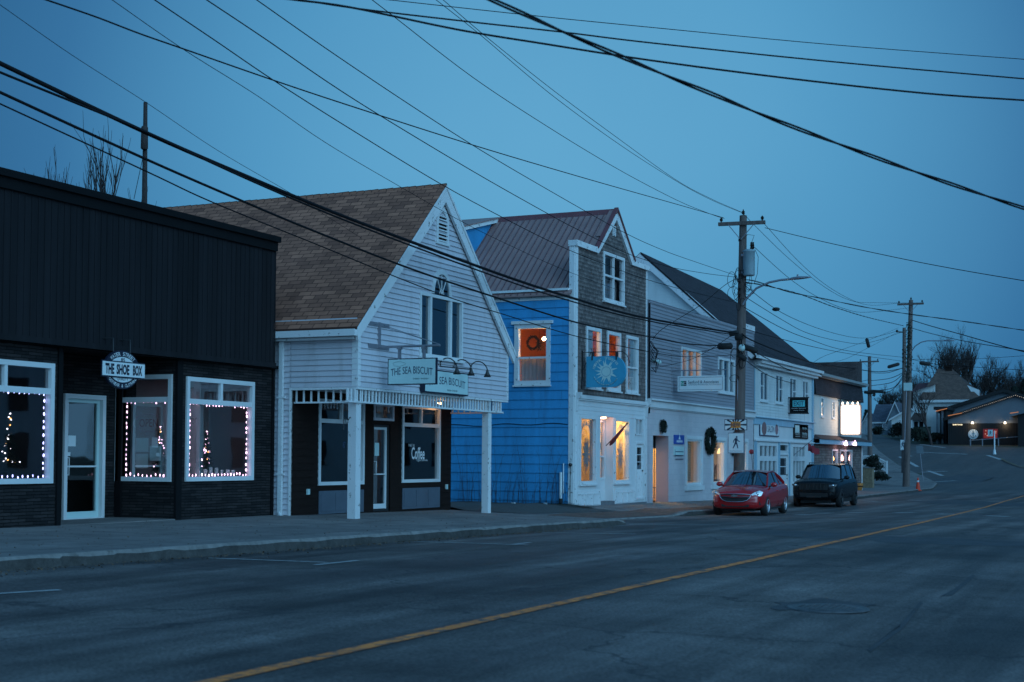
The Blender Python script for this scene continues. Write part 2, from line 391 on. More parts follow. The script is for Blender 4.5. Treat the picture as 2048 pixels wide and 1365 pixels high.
def window(parent, P, r, fw=.07, mv=(), mh=(), frm='white', glass='glass_dim', bar=.04, o=(-.10, .03), sill=True, name='window', curtain=None, sillmat=None):
    u0, z0, u1, z1 = r; mb = MB(); frame(mb, P, r, fw, o[0], o[1])
    iu0, iz0, iu1, iz1 = u0+fw, z0+fw, u1-fw, z1-fw
    W = iu1-iu0; H = iz1-iz0
    fl = (P.k == 'X')
    for f in mv:
        f, za, zb, b = (f if isinstance(f, tuple) else (f, 0, 1, bar))
        if fl: f = 1-f
        x = iu0+W*f; mb.pbox(P, x-b/2, iz0+H*za, x+b/2, iz0+H*zb, o[0]+.03, o[1]-.012)
    for f in mh:
        f, ua, ub, b = (f if isinstance(f, tuple) else (f, 0, 1, bar))
        if fl: ua, ub = 1-ub, 1-ua
        z = iz0+H*f; mb.pbox(P, iu0+W*ua, z-b/2, iu0+W*ub, z+b/2, o[0]+.031, o[1]-.015)
    w = mb.obj(name, M[frm], parent)
    g = MB(); g.pbox(P, iu0, iz0, iu1, iz1, o[0]+.045, o[0]+.051)
    # a single sheet, so light passes once
    g = MB(); g.face([P.pt(iu0, iz0, o[0]+.05), P.pt(iu1, iz0, o[0]+.05), P.pt(iu1, iz1, o[0]+.05), P.pt(iu0, iz1, o[0]+.05)])
    g.obj('pane', M[glass], w)
    if sill:
        s = MB(); s.pbox(P, u0-.03, z0-.05, u1+.03, z0-.002, o[0], o[1]+.05); s.obj('sill', M[sillmat or frm], w)
    if curtain:
        c = MB(); n = 24
        for (a, b, zb) in curtain:
            x0 = iu0+W*a; x1 = iu0+W*b; pts = [(x0+(x1-x0)*i/n, -.22-.02*math.sin(i*2.1)) for i in range(n+1)]
            for (p, q) in zip(pts, pts[1:]):
                c.face([P.pt(p[0], iz0+H*zb[0], p[1]), P.pt(q[0], iz0+H*zb[0], q[1]), P.pt(q[0], iz0+H*zb[1], q[1]), P.pt(p[0], iz0+H*zb[1], p[1])], sm=True)
        c.obj('curtain', M['curtain'], w)
    return w
def room(parent, P, u0, z0, u1, z1, depth, wm='room_dark', o0=-.13, name='room_interior', fm=None):
    mb = MB(); a = o0; b = -depth
    for q in ([(u0,z0,b),(u1,z0,b),(u1,z1,b),(u0,z1,b)], [(u0,z0,a),(u0,z0,b),(u0,z1,b),(u0,z1,a)], [(u1,z0,a),(u1,z0,b),(u1,z1,b),(u1,z1,a)], [(u0,z1,a),(u1,z1,a),(u1,z1,b),(u0,z1,b)]):
        mb.face([P.pt(*k) for k in q])
    mb.cur = 1; mb.face([P.pt(*k) for k in [(u0,z0,a),(u1,z0,a),(u1,z0,b),(u0,z0,b)]])
    return mb.obj(name, [M[wm], M[fm or wm]], parent)
def lamp(loc, power, col, r=.06, parent=None, name='lamp_light'):
    l = bpy.data.lights.new(name, 'POINT'); l.energy = power; l.color = col; l.shadow_soft_size = r
    o = bpy.data.objects.new(name, l); COL.objects.link(o); o.location = loc
    if parent is not None: adopt(o, parent)
    return o
# ================================================================ world, light
def setup_world():
    w = bpy.data.worlds.new('World'); SC.world = w; w.use_nodes = True; nt = w.node_tree; nt.nodes.clear()
    out = nt.nodes.new('ShaderNodeOutputWorld'); bg = nt.nodes.new('ShaderNodeBackground'); nt.links.new(bg.outputs[0], out.inputs[0])
    tc = nt.nodes.new('ShaderNodeTexCoord')
    def dotn(v):
        v = Vector(v).normalized(); d = N(nt, 'ShaderNodeVectorMath', operation='DOT_PRODUCT'); nt.links.new(tc.outputs['Generated'], d.inputs[0]); d.inputs[1].default_value = v; return d.outputs['Value']
    # twilight: clear blue dome, brighter pale band over the quarter where the sun has set (behind the camera)
    main = Vector((.905, .40, .19))
    r1 = ramp(nt, dotn(main), [(.0, (.020, .115, .28)), (.90, (.014, .095, .22)), (.945, (.036, .17, .36)), (.98, (.078, .305, .540)), (1, (.112, .375, .615))])
    sunset = Vector((-.55, -.85, .10))
    r2 = ramp(nt, dotn(sunset), [(0, (0, 0, 0)), (.15, (.04, .09, .13)), (.6, (.18, .46, .76)), (1, (.42, 1.0, 1.5))])
    ad = nt.nodes.new('ShaderNodeMix'); ad.data_type = 'RGBA'; ad.blend_type = 'ADD'; ad.inputs[0].default_value = 1
    nt.links.new(r1.outputs[0], ad.inputs[6]); nt.links.new(r2.outputs[0], ad.inputs[7])
    sky = nt.nodes.new('ShaderNodeTexSky'); sky.sky_type = 'NISHITA'; sky.sun_disc = False
    sky.sun_elevation = math.radians(-3); sky.sun_rotation = math.radians(213)
    sc = N(nt, 'ShaderNodeMix'); sc.data_type = 'RGBA'; sc.blend_type = 'ADD'; sc.inputs[0].default_value = .08
    nt.links.new(ad.outputs[2], sc.inputs[6]); nt.links.new(sky.outputs[0], sc.inputs[7])
    # thin cloud mottling
    nz = N(nt, 'ShaderNodeTexNoise', Scale=2.2, Detail=4.0, Roughness=.5); nt.links.new(tc.outputs['Generated'], nz.inputs['Vector'])
    rr = ramp(nt, nz.outputs[0], [(.3, (.90, .93, .95)), (.7, (1.10, 1.07, 1.05))])
    c = mixc(nt, 1.0, sc.outputs[2], rr.outputs[0], 'MULTIPLY')
    nt.links.new(c, bg.inputs[0]); bg.inputs[1].default_value = 1.0
    l = bpy.data.lights.new('sun', 'SUN'); l.energy = .60; l.angle = math.radians(40); l.color = (.36, .70, 1.0)
    o = bpy.data.objects.new('sun', l); COL.objects.link(o)
    d = Vector((.45, .80, -.32)); o.rotation_euler = d.to_track_quat('-Z', 'Y').to_euler()
    SC.view_settings.view_transform = 'Standard'; SC.view_settings.look = 'None'; SC.view_settings.gamma = 1
    SC.view_settings.exposure = 0
# ================================================================ ground, road, pavement
def asphalt_mat():
    m, nt, b, o = newmat('worn_asphalt')
    tc = N(nt, 'ShaderNodeTexCoord'); mp = N(nt, 'ShaderNodeMapping'); mp.inputs['Scale'].default_value = (.12, 1, 1); nt.links.new(tc.outputs['Object'], mp.inputs[0])
    a = N(nt, 'ShaderNodeTexNoise', Scale=.9, Detail=6.0, Roughness=.6); nt.links.new(mp.outputs[0], a.inputs['Vector'])       # wheel tracks
    r = ramp(nt, a.outputs[0], [(.36, (.062, .054, .053)), (.50, (.118, .103, .098)), (.64, (.180, .158, .148))])
    b2 = N(nt, 'ShaderNodeTexNoise', Scale=.35, Detail=8.0, Roughness=.7); nt.links.new(tc.outputs['Object'], b2.inputs['Vector'])
    r2 = ramp(nt, b2.outputs[0], [(.35, (.55,)*3), (.65, (1.25,)*3)])
    mp2 = N(nt, 'ShaderNodeMapping'); mp2.inputs['Scale'].default_value = (.035, 1, 1); nt.links.new(tc.outputs['Object'], mp2.inputs[0])
    st_ = N(nt, 'ShaderNodeTexNoise', Scale=1.5, Detail=5.0, Roughness=.6); nt.links.new(mp2.outputs[0], st_.inputs['Vector']); r4 = ramp(nt, st_.outputs[0], [(.38, (.70,)*3), (.60, (1.22,)*3)])
    sp_ = N(nt, 'ShaderNodeTexNoise', Scale=2.6, Detail=8.0, Roughness=.75); nt.links.new(tc.outputs['Object'], sp_.inputs['Vector']); r5 = ramp(nt, sp_.outputs[0], [(.30, (.72,)*3), (.44, (1,)*3), (.70, (1.08,)*3)])
    g = N(nt, 'ShaderNodeTexNoise', Scale=38.0, Detail=6.0); nt.links.new(tc.outputs['Object'], g.inputs['Vector'])
    r3 = ramp(nt, g.outputs[0], [(.3, (.55,)*3), (.7, (1.45,)*3)])
    c = mixc(nt, 1.0, r.outputs[0], r2.outputs[0], 'MULTIPLY'); c = mixc(nt, 1.0, c, r3.outputs[0], 'MULTIPLY')
    c = mixc(nt, 1.0, c, r4.outputs[0], 'MULTIPLY'); c = mixc(nt, 1.0, c, r5.outputs[0], 'MULTIPLY')
    sx = N(nt, 'ShaderNodeSeparateXYZ'); nt.links.new(tc.outputs['Object'], sx.inputs[0]); mr = N(nt, 'ShaderNodeMapRange'); nt.links.new(sx.outputs[0], mr.inputs[0])
    mr.inputs[1].default_value = 78; mr.inputs[2].default_value = 105; mr.inputs[4].default_value = .78; c = mixc(nt, mr.outputs[0], c, (.085, .076, .074))     # smoother, newer surface up the hill
    # cracks sealed with tar
    v = N(nt, 'ShaderNodeTexVoronoi', Scale=.22, feature='DISTANCE_TO_EDGE'); wn = N(nt, 'ShaderNodeTexNoise', Scale=1.2, Detail=4.0)
    nt.links.new(tc.outputs['Object'], wn.inputs['Vector'])
    ma = N(nt, 'ShaderNodeVectorMath', operation='MULTIPLY_ADD'); nt.links.new(wn.outputs[1], ma.inputs[0]); ma.inputs[1].default_value = (1.2,)*3; nt.links.new(tc.outputs['Object'], ma.inputs[2])
    nt.links.new(ma.outputs[0], v.inputs['Vector'])
    rc = ramp(nt, v.outputs['Distance'], [(.002, (.8, .8, .8)), (.006, (0, 0, 0))])
    c = mixc(nt, rc.outputs[0], c, (.030, .030, .033))
    nt.links.new(c, b.inputs['Base Color'])
    rr = ramp(nt, a.outputs[0], [(.35, (.62,)*3), (.65, (.85,)*3)]); nt.links.new(rr.outputs[0], b.inputs['Roughness'])
    b.inputs['Specular IOR Level'].default_value = .3
    bp = N(nt, 'ShaderNodeBump', Strength=.9, Distance=.006); nt.links.new(g.outputs[0], bp.inputs['Height']); nt.links.new(bp.outputs[0], b.inputs['Normal'])
    return m
M['asphalt'] = asphalt_mat()
M['concrete'] = brickmat('pavement_concrete', (.21, .19, .18), (.165, .15, .145), (.06, .055, .05), 1.6, 1.6, .9, .5, .012, .02, .3, offs=0)
M['earth'] = mat('dark_winter_ground', (.050, .052, .034), .95, .45, 1.5, .8, 12)
M['lawn'] = mat('dull_lawn', (.040, .040, .028), .95, .3, 1.0, .6, 15)
M['yellow'] = mat('faded_yellow_paint', (.88, .23, .05), .8, .25, 3, .2, 40, dirt=((.14, .10, .08), 7, .47, .14))
M['mark'] = mat('worn_white_marking', (.38, .385, .385), .8, .2, 3, 0, 40, dirt=((.13, .125, .12), 8, .54, .14))
def tsteps(a, b):
    out = []; t = a
    while t < b: out.append(t); t += 1.0 if t < 60 else 2.5 if t < 120 else 6 if t < 260 else 60
    out.append(b)
    for k in (31.5, 32.5, 33.2, 33.6, 34.5, 41.5, 43, 95, 97, 117):
        if a < k < b: out.append(k)
    return sorted(set(out))
def sheet(name, m, ts, Lf, Rf, zf, nd, off=0):
    mb = MB(); rows = []
    for t in ts:
        a, b = Lf(t), Rf(t); rows.append([(t, a+(b-a)*i/nd, zf(t, a+(b-a)*i/nd)+E+off) for i in range(nd+1)])
    v = [p for r in rows for p in r]; f = []; n = nd+1
    for i in range(len(ts)-1):
        for j in range(nd): f.append((i*n+j, i*n+j+1, (i+1)*n+j+1, (i+1)*n+j))
    mb.mesh(v, f, True, [[(v[k][0], v[k][1]) for k in q] for q in f])
    return mb.obj(name, m)
def build_ground():
    # one sheet under everything, out to the horizon
    xs = [-400, -120, -60, -40]+[t for t in tsteps(-30, 300)]+[360, 420, 600, 1000, 2500]
    ys = [-2500, -600, -200, -80, -40, -20, -10, 0, 5.25, 8, 10, 11.9]+[12+.6*i for i in range(60)]+[52, 60, 80, 120, 200, 400, 1000, 2500]
    mb = MB(); v = []
    for x in xs:
        for y in ys:
            k = kerbD(x); z = min(road_z(x, y), walk_z(x, y) if y > k else 99)
            if y > k+.3: z = walk_z(x, y)
            v.append((x, y, z+E-.05 if y < k+8 else walk_z(x, y)+E-.05))
    n = len(ys); f = [(i*n+j, (i+1)*n+j, (i+1)*n+j+1, i*n+j+1) for i in range(len(xs)-1) for j in range(n-1)]
    mb.mesh(v, f, True); struct(mb.obj('ground', M['earth']))
    Rr = [(-40, -7), (92, -7), (104, -26), (150, -24), (155, 8), (160, 21), (168, 29), (188, 35), (195, 37), (240, 46)]
    struct(sheet('road', M['asphalt'], tsteps(-40, 240), lambda t: lerp_tab(Rr, t), kerbD, road_z, 66))
    # pavement and kerb
    kw = .17
    Wr = [(-40, 30), (15.5, 30), (31, 30), (32.4, 15.5), (40.3, 15.9), (40.7, 17.1), (60, 17.4), (86, 17.6), (90, 19), (97, 20), (117, 22.5), (131, 27), (150, 31.5), (195, 41.5)]
    struct(sheet('pavement', M['concrete'], tsteps(-40, 195), lambda t: kerbD(t)+kw, lambda t: min(lerp_tab(Wr, t), 30 if t < 32 else 99), walk_z, 8))
    mb = MB(); ts = tsteps(-40, 195); pr = None; r2 = random.Random(4)
    ts = sorted(set(ts+[x*.45 for x in range(0, 260)]))
    for t in ts:
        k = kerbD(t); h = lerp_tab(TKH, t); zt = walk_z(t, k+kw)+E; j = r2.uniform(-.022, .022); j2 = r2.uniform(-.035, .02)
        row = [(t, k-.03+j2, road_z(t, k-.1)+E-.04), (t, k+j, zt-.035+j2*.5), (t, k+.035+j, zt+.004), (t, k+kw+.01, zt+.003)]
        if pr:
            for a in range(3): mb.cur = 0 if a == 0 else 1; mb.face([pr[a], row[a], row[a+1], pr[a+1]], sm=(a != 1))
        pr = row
    struct(mb.obj('kerb', [M['kerb'], M['lit_kerb_top']]))

    # red-brown strip of paving across the crossing ramp
    M['brickpave'] = brickmat('paver', (.22, .12, .09), (.16, .09, .07), (.08, .06, .05), .2, .1, .9, .4, .006)
    struct(sheet('paver_strip', M['brickpave'], [33.4+.5*i for i in range(36)], lambda t: kerbD(t)+.2, lambda t: kerbD(t)+(1.4 if t < 43 else .9), walk_z, 3, .006))
    # road markings
    def strip(mb, pts, w, off=.006, sub=24):
        # pts in (t, D)
        P = []
        for (a, b) in zip(pts, pts[1:]):
            for i in range(sub): P.append((a[0]+(b[0]-a[0])*i/sub, a[1]+(b[1]-a[1])*i/sub))
        P.append(pts[-1]); pr = None
        for i, p in enumerate(P):
            q = P[min(i+1, len(P)-1)]; o = P[max(i-1, 0)]; dx, dy = q[0]-o[0], q[1]-o[1]; L = math.hypot(dx, dy); nx, ny = -dy/L*w/2, dx/L*w/2
            row = [(p[0]+nx, p[1]+ny, road_z(p[0]+nx, p[1]+ny)+E+off), (p[0]-nx, p[1]-ny, road_z(p[0]-nx, p[1]-ny)+E+off)]
            if pr: mb.face([pr[0], pr[1], row[1], row[0]])
            pr = row
    def g(px, py): p = onG(px, py); return (p.x, p.y)
    mb = MB()
    cl = [g(250, 1402), g(430, 1363), g(1310, 1165), g(1700, 1078), g(1830, 1049), g(1930, 1025), g(2010, 1003), g(2048, 992)]
    strip(mb, cl, .135, sub=40)
    struct(mb.obj('centre_line', M['yellow']))
    mb = MB()
    for seg in ([(415, 1117), (655, 1126)], [(630, 1131), (715, 1122)], [(-60, 1192), (120, 1181)], [(830, 1084), (1055, 1091)], [(1024, 1090), (1060, 1086)], [(1085, 1066), (1272, 1069)], [(1258, 1050), (1440, 1051)]):
        strip(mb, [g(*seg[0]), g(*seg[1])], .10)
    struct(mb.obj('parking_marks', M['mark']))
    mb = MB()
    for (x, y) in ((1610, 1030), (1645, 1027), (1711, 1026), (1808, 1026), (1898, 1029), (1994, 1033), (1640, 1010), (1740, 1003), (1830, 1001)):
        a = g(x, y); strip(mb, [(a[0]-.1, a[1]-.32), (a[0]+.1, a[1]+.32)], .5, sub=2)
    for seg in ([(1840, 905), (1935, 909)], [(1838, 889), (1890, 896)], [(1762, 907), (1755, 907)], [(1813, 911), (1822, 913)], [(1800, 914), (1835, 934)], [(1840, 936), (1885, 952)], [(1975, 911), (2003, 920)], [(1842, 945), (1895, 943)], [(1870, 964), (1912, 962)], [(1725, 900), (1745, 903)]):
        strip(mb, [g(*seg[0]), g(*seg[1])], .35, sub=8)
    struct(mb.obj('crossing_marks', M['mark']))
    # grass verge of the lot on the far right, with a yellow kerb
    mb = MB(); pts = [g(2002, 919), g(2012, 925), g(2035, 934), g(2075, 942)]
    strip(mb, pts, .18, .10, 8); struct(mb.obj('yellow_kerb', mat('yellow_kerb_paint', (.14, .10, .05), .8, .4)))
    # darker old patches in the asphalt
    def patch(name, poly, col, off):
        mb = MB(); P = [g(*p) for p in poly]; cx = sum(p[0] for p in P)/len(P); cy = sum(p[1] for p in P)/len(P)
        n = 6
        for a, b in zip(P, P[1:]+P[:1]):
            for i in range(n):
                A0 = [(cx+(q[0]-cx)*i/n, cy+(q[1]-cy)*i/n) for q in (a, b)]; A1 = [(cx+(q[0]-cx)*(i+1)/n, cy+(q[1]-cy)*(i+1)/n) for q in (a, b)]
                f = [A0[0], A1[0], A1[1], A0[1]]
                mb.face([(p[0], p[1], road_z(*p)+E+off) for p in f])
        struct(mb.obj(name, col))
    M['patch'] = mat('dark_asphalt_patch', (.042, .042, .046), .7, .35, 2.0, .4, 50)
    M['patch2'] = mat('faint_asphalt_patch', (.055, .053, .057), .7, .3, 2.0, .4, 50)
    r3 = random.Random(9)
    def blob(cx, cy, rx, ry, n=22): return [(cx+rx*(1+r3.uniform(-.25, .25))*math.cos(2*math.pi*i/n), cy+ry*(1+r3.uniform(-.3, .3))*math.sin(2*math.pi*i/n)) for i in range(n)]
    patch('road_patch', blob(1640, 1213, 100, 13), M['patch2'], .004)
    patch('road_patch', [(1440, 1058), (1640, 1064), (1880, 1079), (2060, 1084), (2060, 1094), (1800, 1088), (1600, 1076), (1440, 1062)], M['patch2'], .004)
    patch('road_patch', [(1850, 961), (1925, 948), (1990, 955), (1960, 965), (1880, 968)], M['patch2'], .004)
    patch('road_patch', [(1810, 1003), (1900, 1000), (2050, 1008), (2050, 1013), (1880, 1009)], M['patch2'], .004)
    patch('road_patch', [(1895, 1190), (1945, 1150), (1952, 1153), (1905, 1192), (1880, 1194)], M['patch2'], .004)
    patch('road_patch', [(1735, 1300), (1800, 1255), (1840, 1205), (1846, 1207), (1805, 1260), (1740, 1306)], M['patch2'], .004)
    # manhole cover
    c = onG(1655, 1219); mb = MB(); z = road_z(c.x, c.y)+E+.004
    mb.lathe((c.x, c.y, z), [(0, .016), (.30, .016), (.31, .010), (.33, .010), (.34, .014), (.37, .014), (.38, .0)], 40)
    for i in range(-4, 5):
        for j in range(-4, 5):
            if i*i+j*j < 18: mb.box((c.x+i*.06-.018, c.y+j*.06-.018, z+.014), (c.x+i*.06+.018, c.y+j*.06+.018, z+.021))
    tag(mb.obj('manhole_cover', mat('worn_iron', (.10, .10, .105), .55, .3, 12, metal=.3)), 'round iron manhole cover set in the road on the near side of the yellow line', 'manhole cover')
# ================================================================ 1. dark shoe shop on the left
def shoe_shop():
    D = 17.2; P = PL('Y', D); zb = P.uz(100, 1062)[1]-.02
    B = thing('shoe_shop', 'low charcoal shop with stone veneer front and tall dark ribbed metal fascia', 'shop', (19, D, zb))
    tl = 12.5; tr = P.uz(546, 900)[0]; zf = P.uz(546, 733)[1]; zt = PL('Y', D-.2).uz(550, 487)[1]
    zl = zf
    w1 = P.rect(-95, 717, 108, 968); w3 = P.rect(371, 752, 508, 963)
    # the photo's window is nearer its left top: fit heights from its right edge
    z1t = P.uz(108, 728)[1]; z1b = P.uz(104, 967)[1]; w1 = (P.uz(-95, 700)[0], z1b, P.uz(107, 728)[0], z1t)
    z3t = (P.uz(373, 751)[1]+P.uz(508, 767)[1])/2; z3b = (P.uz(371, 963)[1]+P.uz(505, 961)[1])/2; w3 = (P.uz(372, 751)[0], z3b, P.uz(507, 767)[0], z3t)
    ra = P.uz(119, 900)[0]; rb = P.uz(352, 900)[0]; DB = 18.64; PB = PL('Y', DB); PS = PL('X', rb)
    for (qa, qb, qw) in ((tl, ra, w1), (rb, tr, w3)): mb = MB(); wall(mb, P, qa, qb, zb-.3, zl, [qw]); mb.obj('stone_wall', M['stone'], B)
    # recess: back wall with the door, side wall with the narrow window
    d0, d1 = PB.uz(125, 900)[0], PB.uz(207, 900)[0]; dt = PB.uz(125, 787)[1]; db = PB.uz(165, 1045)[1]
    mb = MB(); dr = (d0, db, d1, dt); wall(mb, PB, ra-.6, rb, zb-.3, zl, [dr])
    w2 = PS.rect(234, 751, 343, 963); w2 = (w2[0], PS.uz(342, 964)[1], w2[2], PS.uz(342, 749)[1])
    wall(mb, PS, D+.0, DB, zb-.3, zl, [w2]); mb.obj('recess_wall', M['stone'], B)
    mb = MB(); mb.face([(ra, D, zl), (rb, D, zl), (rb, DB, zl), (ra, DB, zl)][::-1]); mb.face([(ra+.001, D, zb), (ra+.001, DB, zb), (ra+.001, DB, zl), (ra+.001, D, zl)])
    mb.obj('recess_soffit', M['dark_trim'], B)
    mb = MB()
    for (u, w, PP) in ((rb-.02, .16, P), (ra-.08, .10, P)): mb.pbox(PP, u, zb-.3, u+w, zl, -.02, .035)
    mb.pbox(PS, DB-.16, zb-.3, DB-.01, zl, 0, .04)
    mb.pbox(P, tr-.08, zb-.3, tr+.0, zl, -.02, .03); mb.pbox(P, tl, zl-.06, tr+.02, zl, .0, .12)
    mb.obj('dark_pillars', M['dark_trim'], B)
    # windows: two transom lights above one big pane
    for (PP, r, mv) in ((P, w1, (.5, .80, 1, .07)), (PS, w2, None), (P, w3, (.5, .80, 1, .07))):
        window(B, PP, r, .085, mv=[mv] if mv else [], mh=[(.79, 0, 1, .10)], frm='white', glass='glass', o=(-.08, .04), sill=False)
    # shop interior
    room(B, P, tl, zb-.1, ra-.02, zl-.05, 5, 'room_dark', -.02); room(B, P, rb+.75, zb-.1, tr-.1, zl-.05, 1.6, 'room_pale', -.02)
    room(B, PB, ra, zb-.1, rb, zl-.05, 3.5, 'room_dark', -.02)
    # a lining that blocks the window recess room from the right-hand room
    # door
    mb = MB(); frame(mb, PB, dr, .085, -.1, .05)
    door = mb.obj('door', M['white'], B)
    lf = (d0+.085, db+.05, d1-.085, dt-.085); mb = MB(); frame(mb, PB, lf, .07, -.08, -.03); mb.pbox(PB, lf[0], db+.02, lf[2], db+.20, -.08, -.028)
    mb.obj('leaf', M['sign_blue'], door)
    g = MB(); g.face([PB.pt(lf[0], lf[1], -.06), PB.pt(lf[2], lf[1], -.06), PB.pt(lf[2], lf[3], -.06), PB.pt(lf[0], lf[3], -.06)]); g.obj('pane', M['glass_car'] if False else M['glass_door'], door)
    mb = MB(); hx = lf[0]+.06; zc = db+1.05; mb.tube([PB.pt(hx, zc-.16, -.03), PB.pt(hx, zc-.16, .03), PB.pt(hx, zc+.16, .03), PB.pt(hx, zc+.16, -.03)], .012, 6)
    mb.pbox(PB, lf[0]+.05, zc-.02, lf[2]-.05, zc+.012, -.05, -.02)
    mb.obj('handle', M['white'], door)
    mb = MB(); mb.pbox(PB, d0+.2, db+1.42, d0+.40, db+1.62, -.055, -.05); mb.obj('notice', M['sign_white'], door); mb = MB(); mb.pbox(PB, d0+.13, db+1.24, d0+.26, db+1.31, -.055, -.05); mb.obj('notice', M['sign_white'], door)
    # metal fascia with ribs, and cap
    PF = P.shift(.2); zt += .13; trw = tr; tr = P.shift(.2).uz(549, 600)[0]; mb = MB(); mb.box((tl, D-.2, zf), (tr+.0, D-.02, zt-.3))
    n = int((tr-tl)/.15)
    for i in range(n+1):
        u = tl+i*(tr+.02-tl)/n; mb.pbox(PF, u-.012, zf+.03, u+.012, zt-.3, 0, .010)
    mb.box((tl, D-.23, zf-.05), (tr+.05, D-.205, zf+.05))
    mb.obj('fascia', M['dark_panel'], B)
    mb = MB(); mb.box((tl, D-.26, zt-.3), (tr+.02, D+.1, zt-.12)); mb.box((tl, D-.32, zt-.118), (tr+.05, D+.15, zt)); mb.obj('roof_cap', M['dark_trim'], B)
    mb = MB(); mb.box((tl, D-.02, zt-.35), (tr+.02, D+12, zt-.2)); mb.box((trw-.02, D-.0, zb-.3), (trw+.02, D+12, zt-.21)); mb.box((tl-.1, D, zb-.3), (tl, D+12, zt-.21)); mb.box((tl, D+11.9, zb-.3), (tr, D+12, zt-.21))
    mb.obj('roof', M['dark_trim'], B)
    mb = MB(); mb.box((tl, D-.05, zb-.3), (ra, D-.001, zb+.05)); mb.obj('plinth', M['dark_trim'], B); mb = MB(); mb.box((rb+.1, D-.05, zb-.3), (trw, D-.001, zb+.05)); mb.obj('plinth', M['dark_trim'], B)
    # threshold slab
    mb = MB(); mb.box((ra, D-.02, zb-.3), (rb, DB, gz(20, D+.5)+.012)); mb.obj('threshold', M['concrete'], B)
    # ---- the sign under the fascia
    PG = PL('Y', D-.42); cu, cz = PG.uz(243, 740); s = (PG.uz(286, 740)[0]-PG.uz(202, 740)[0])/2
    S = thing('shop_sign', 'round black hanging sign crossed by a white board reading THE SHOE BOX', 'sign', PG.pt(cu, cz+.5))
    sc = s/.56
    def disc(mb, rx, rz, o0, o1, dz=0, a0=0, a1=360, n=48):
        mb.prism([(cu+rx*math.cos(math.radians(a0+(a1-a0)*i/n)), cz+dz+rz*math.sin(math.radians(a0+(a1-a0)*i/n))) for i in range(n if a1-a0 == 360 else n+1)], PG, o0, o1)
    rz = (PG.uz(243, 702)[1]-PG.uz(243, 779)[1])/2; rx = s*.84
    mb = MB(); disc(mb, rx, rz, -.03, .02); mb.obj('disc', M['navy'], S)
    mb = MB(); disc(mb, rx*.76, rz*.66, .021, .028); mb.obj('oval', M['sign_white'], S)
    bh = rz*.36; mb = MB(); mb.pbox(PG, cu-s, cz-bh, cu+s, cz+bh, .03, .06); mb.obj('board', M['sign_white'], S)
    mb = MB(); mb.pbox(PG, cu-s-.012, cz-bh-.022, cu+s+.012, cz+bh+.022, .029, .050); mb.obj('board_edge', M['navy'], S)
    R, U = PG.right(), Vector((0, 0, 1))
    mb = MB(); 
    for wd, fx, ww in (('THE', -.68, .21), ('SHOE', -.06, .31), ('BOX', .64, .23)):
        put_text(mb, wd, PG.pt(cu+s*fx, cz, .063), R, U, PG.out(), w=s*2*ww*.98, h=bh*1.5, bold=.045)
    put_text(mb, '85', PG.pt(cu, cz+rz*.50, .031), R, U, 0*U, w=s*.2, h=rz*.2, bold=.02)
    put_text(mb, 'QUALITY', PG.pt(cu, cz-rz*.50, .031), R, U, 0*U, w=s*.52, h=rz*.17)
    mb.obj('dark_lettering', M['navy'], S)
    mb = MB(); c = PG.pt(cu, cz, .024)
    arc_text(mb, 'WATER STREET', c, R, U, rx*.87, rz*.82, 140, 40, rz*.2, .01)
    arc_text(mb, 'FOOTWEAR & CLOTHING', c, R, U, rx*.88, rz*.84, 208, 332, rz*.17, .01, flip=True)
    mb.obj('pale_lettering', M['sign_white'], S)
    mb = MB()
    for du in (-.22, .22): mb.tube([PG.pt(cu+du, cz+rz*.9, 0), PG.pt(cu+du, zf+.15, 0), PG.pt(cu+du, zf+.15, -.25)], .012, 6)
    mb.obj('hanger', M['black_metal'], S)
    # ---- string lights
    blue_w = emit('cool_bulb', (.45, .45, 1.0), 7); pinkw = emit('pink_white_bulb', (1.0, .58, .86), 7); warm = emit('amber_bulb', (1.0, .45, .12), 6)
    def string(nm, PP, r, m, lab, sp, cnt_tree, tree_c, seed, skip=''):
        rr = random.Random(seed); u0, z0, u1, z1 = r
        T = thing('string_lights', lab, 'string lights', PP.pt(u0, z0, -.15), 'string lights framing the shoe shop windows')
        pts = []
        L = lambda a, b: max(2, int(math.hypot(b[0]-a[0], b[1]-a[1])/sp))
        cs = [(u0, z0), (u0, z1), (u1, z1), (u1, z0), (u0, z0)]
        for a, b in zip(cs, cs[1:]):
            n = L(a, b)
            for i in range(n): pts.append((a[0]+(b[0]-a[0])*i/n+rr.uniform(-.01, .01), a[1]+(b[1]-a[1])*i/n+rr.uniform(-.018, .018)))
        wm = MB(); wm.tube([PP.pt(u, z, -.06) for u, z in pts]+[PP.pt(pts[0][0], pts[0][1], -.06)], .003, 4, False); wm.obj('wire', M['black_metal'], T)
        b0 = None
        def bulb(u, z, o, mt, sz=1):
            mb = MB(); mb.ball((0, 0, 0), .013*sz, 6, 5, (1, 1, 2.1)); mb.ball((0, 0, -.012), .008, 5, 3, (1, 1, 2.2))
            return mb
        proto = {}
        def place(u, z, o, mt, sz):
            key = (mt.name, sz)
            if key not in proto:
                me = bulb(0, 0, 0, mt, sz).obj('bulb', mt, T); proto[key] = me.data; me.location = PP.pt(u, z, o); return
            ob = bpy.data.objects.new('bulb', proto[key]); COL.objects.link(ob); adopt(ob, T); ob.location = PP.pt(u, z, o)
        for (u, z) in pts[:86]: place(u, z, -.055, m, rr.choice((.55, .8, 1.1)))
        return T
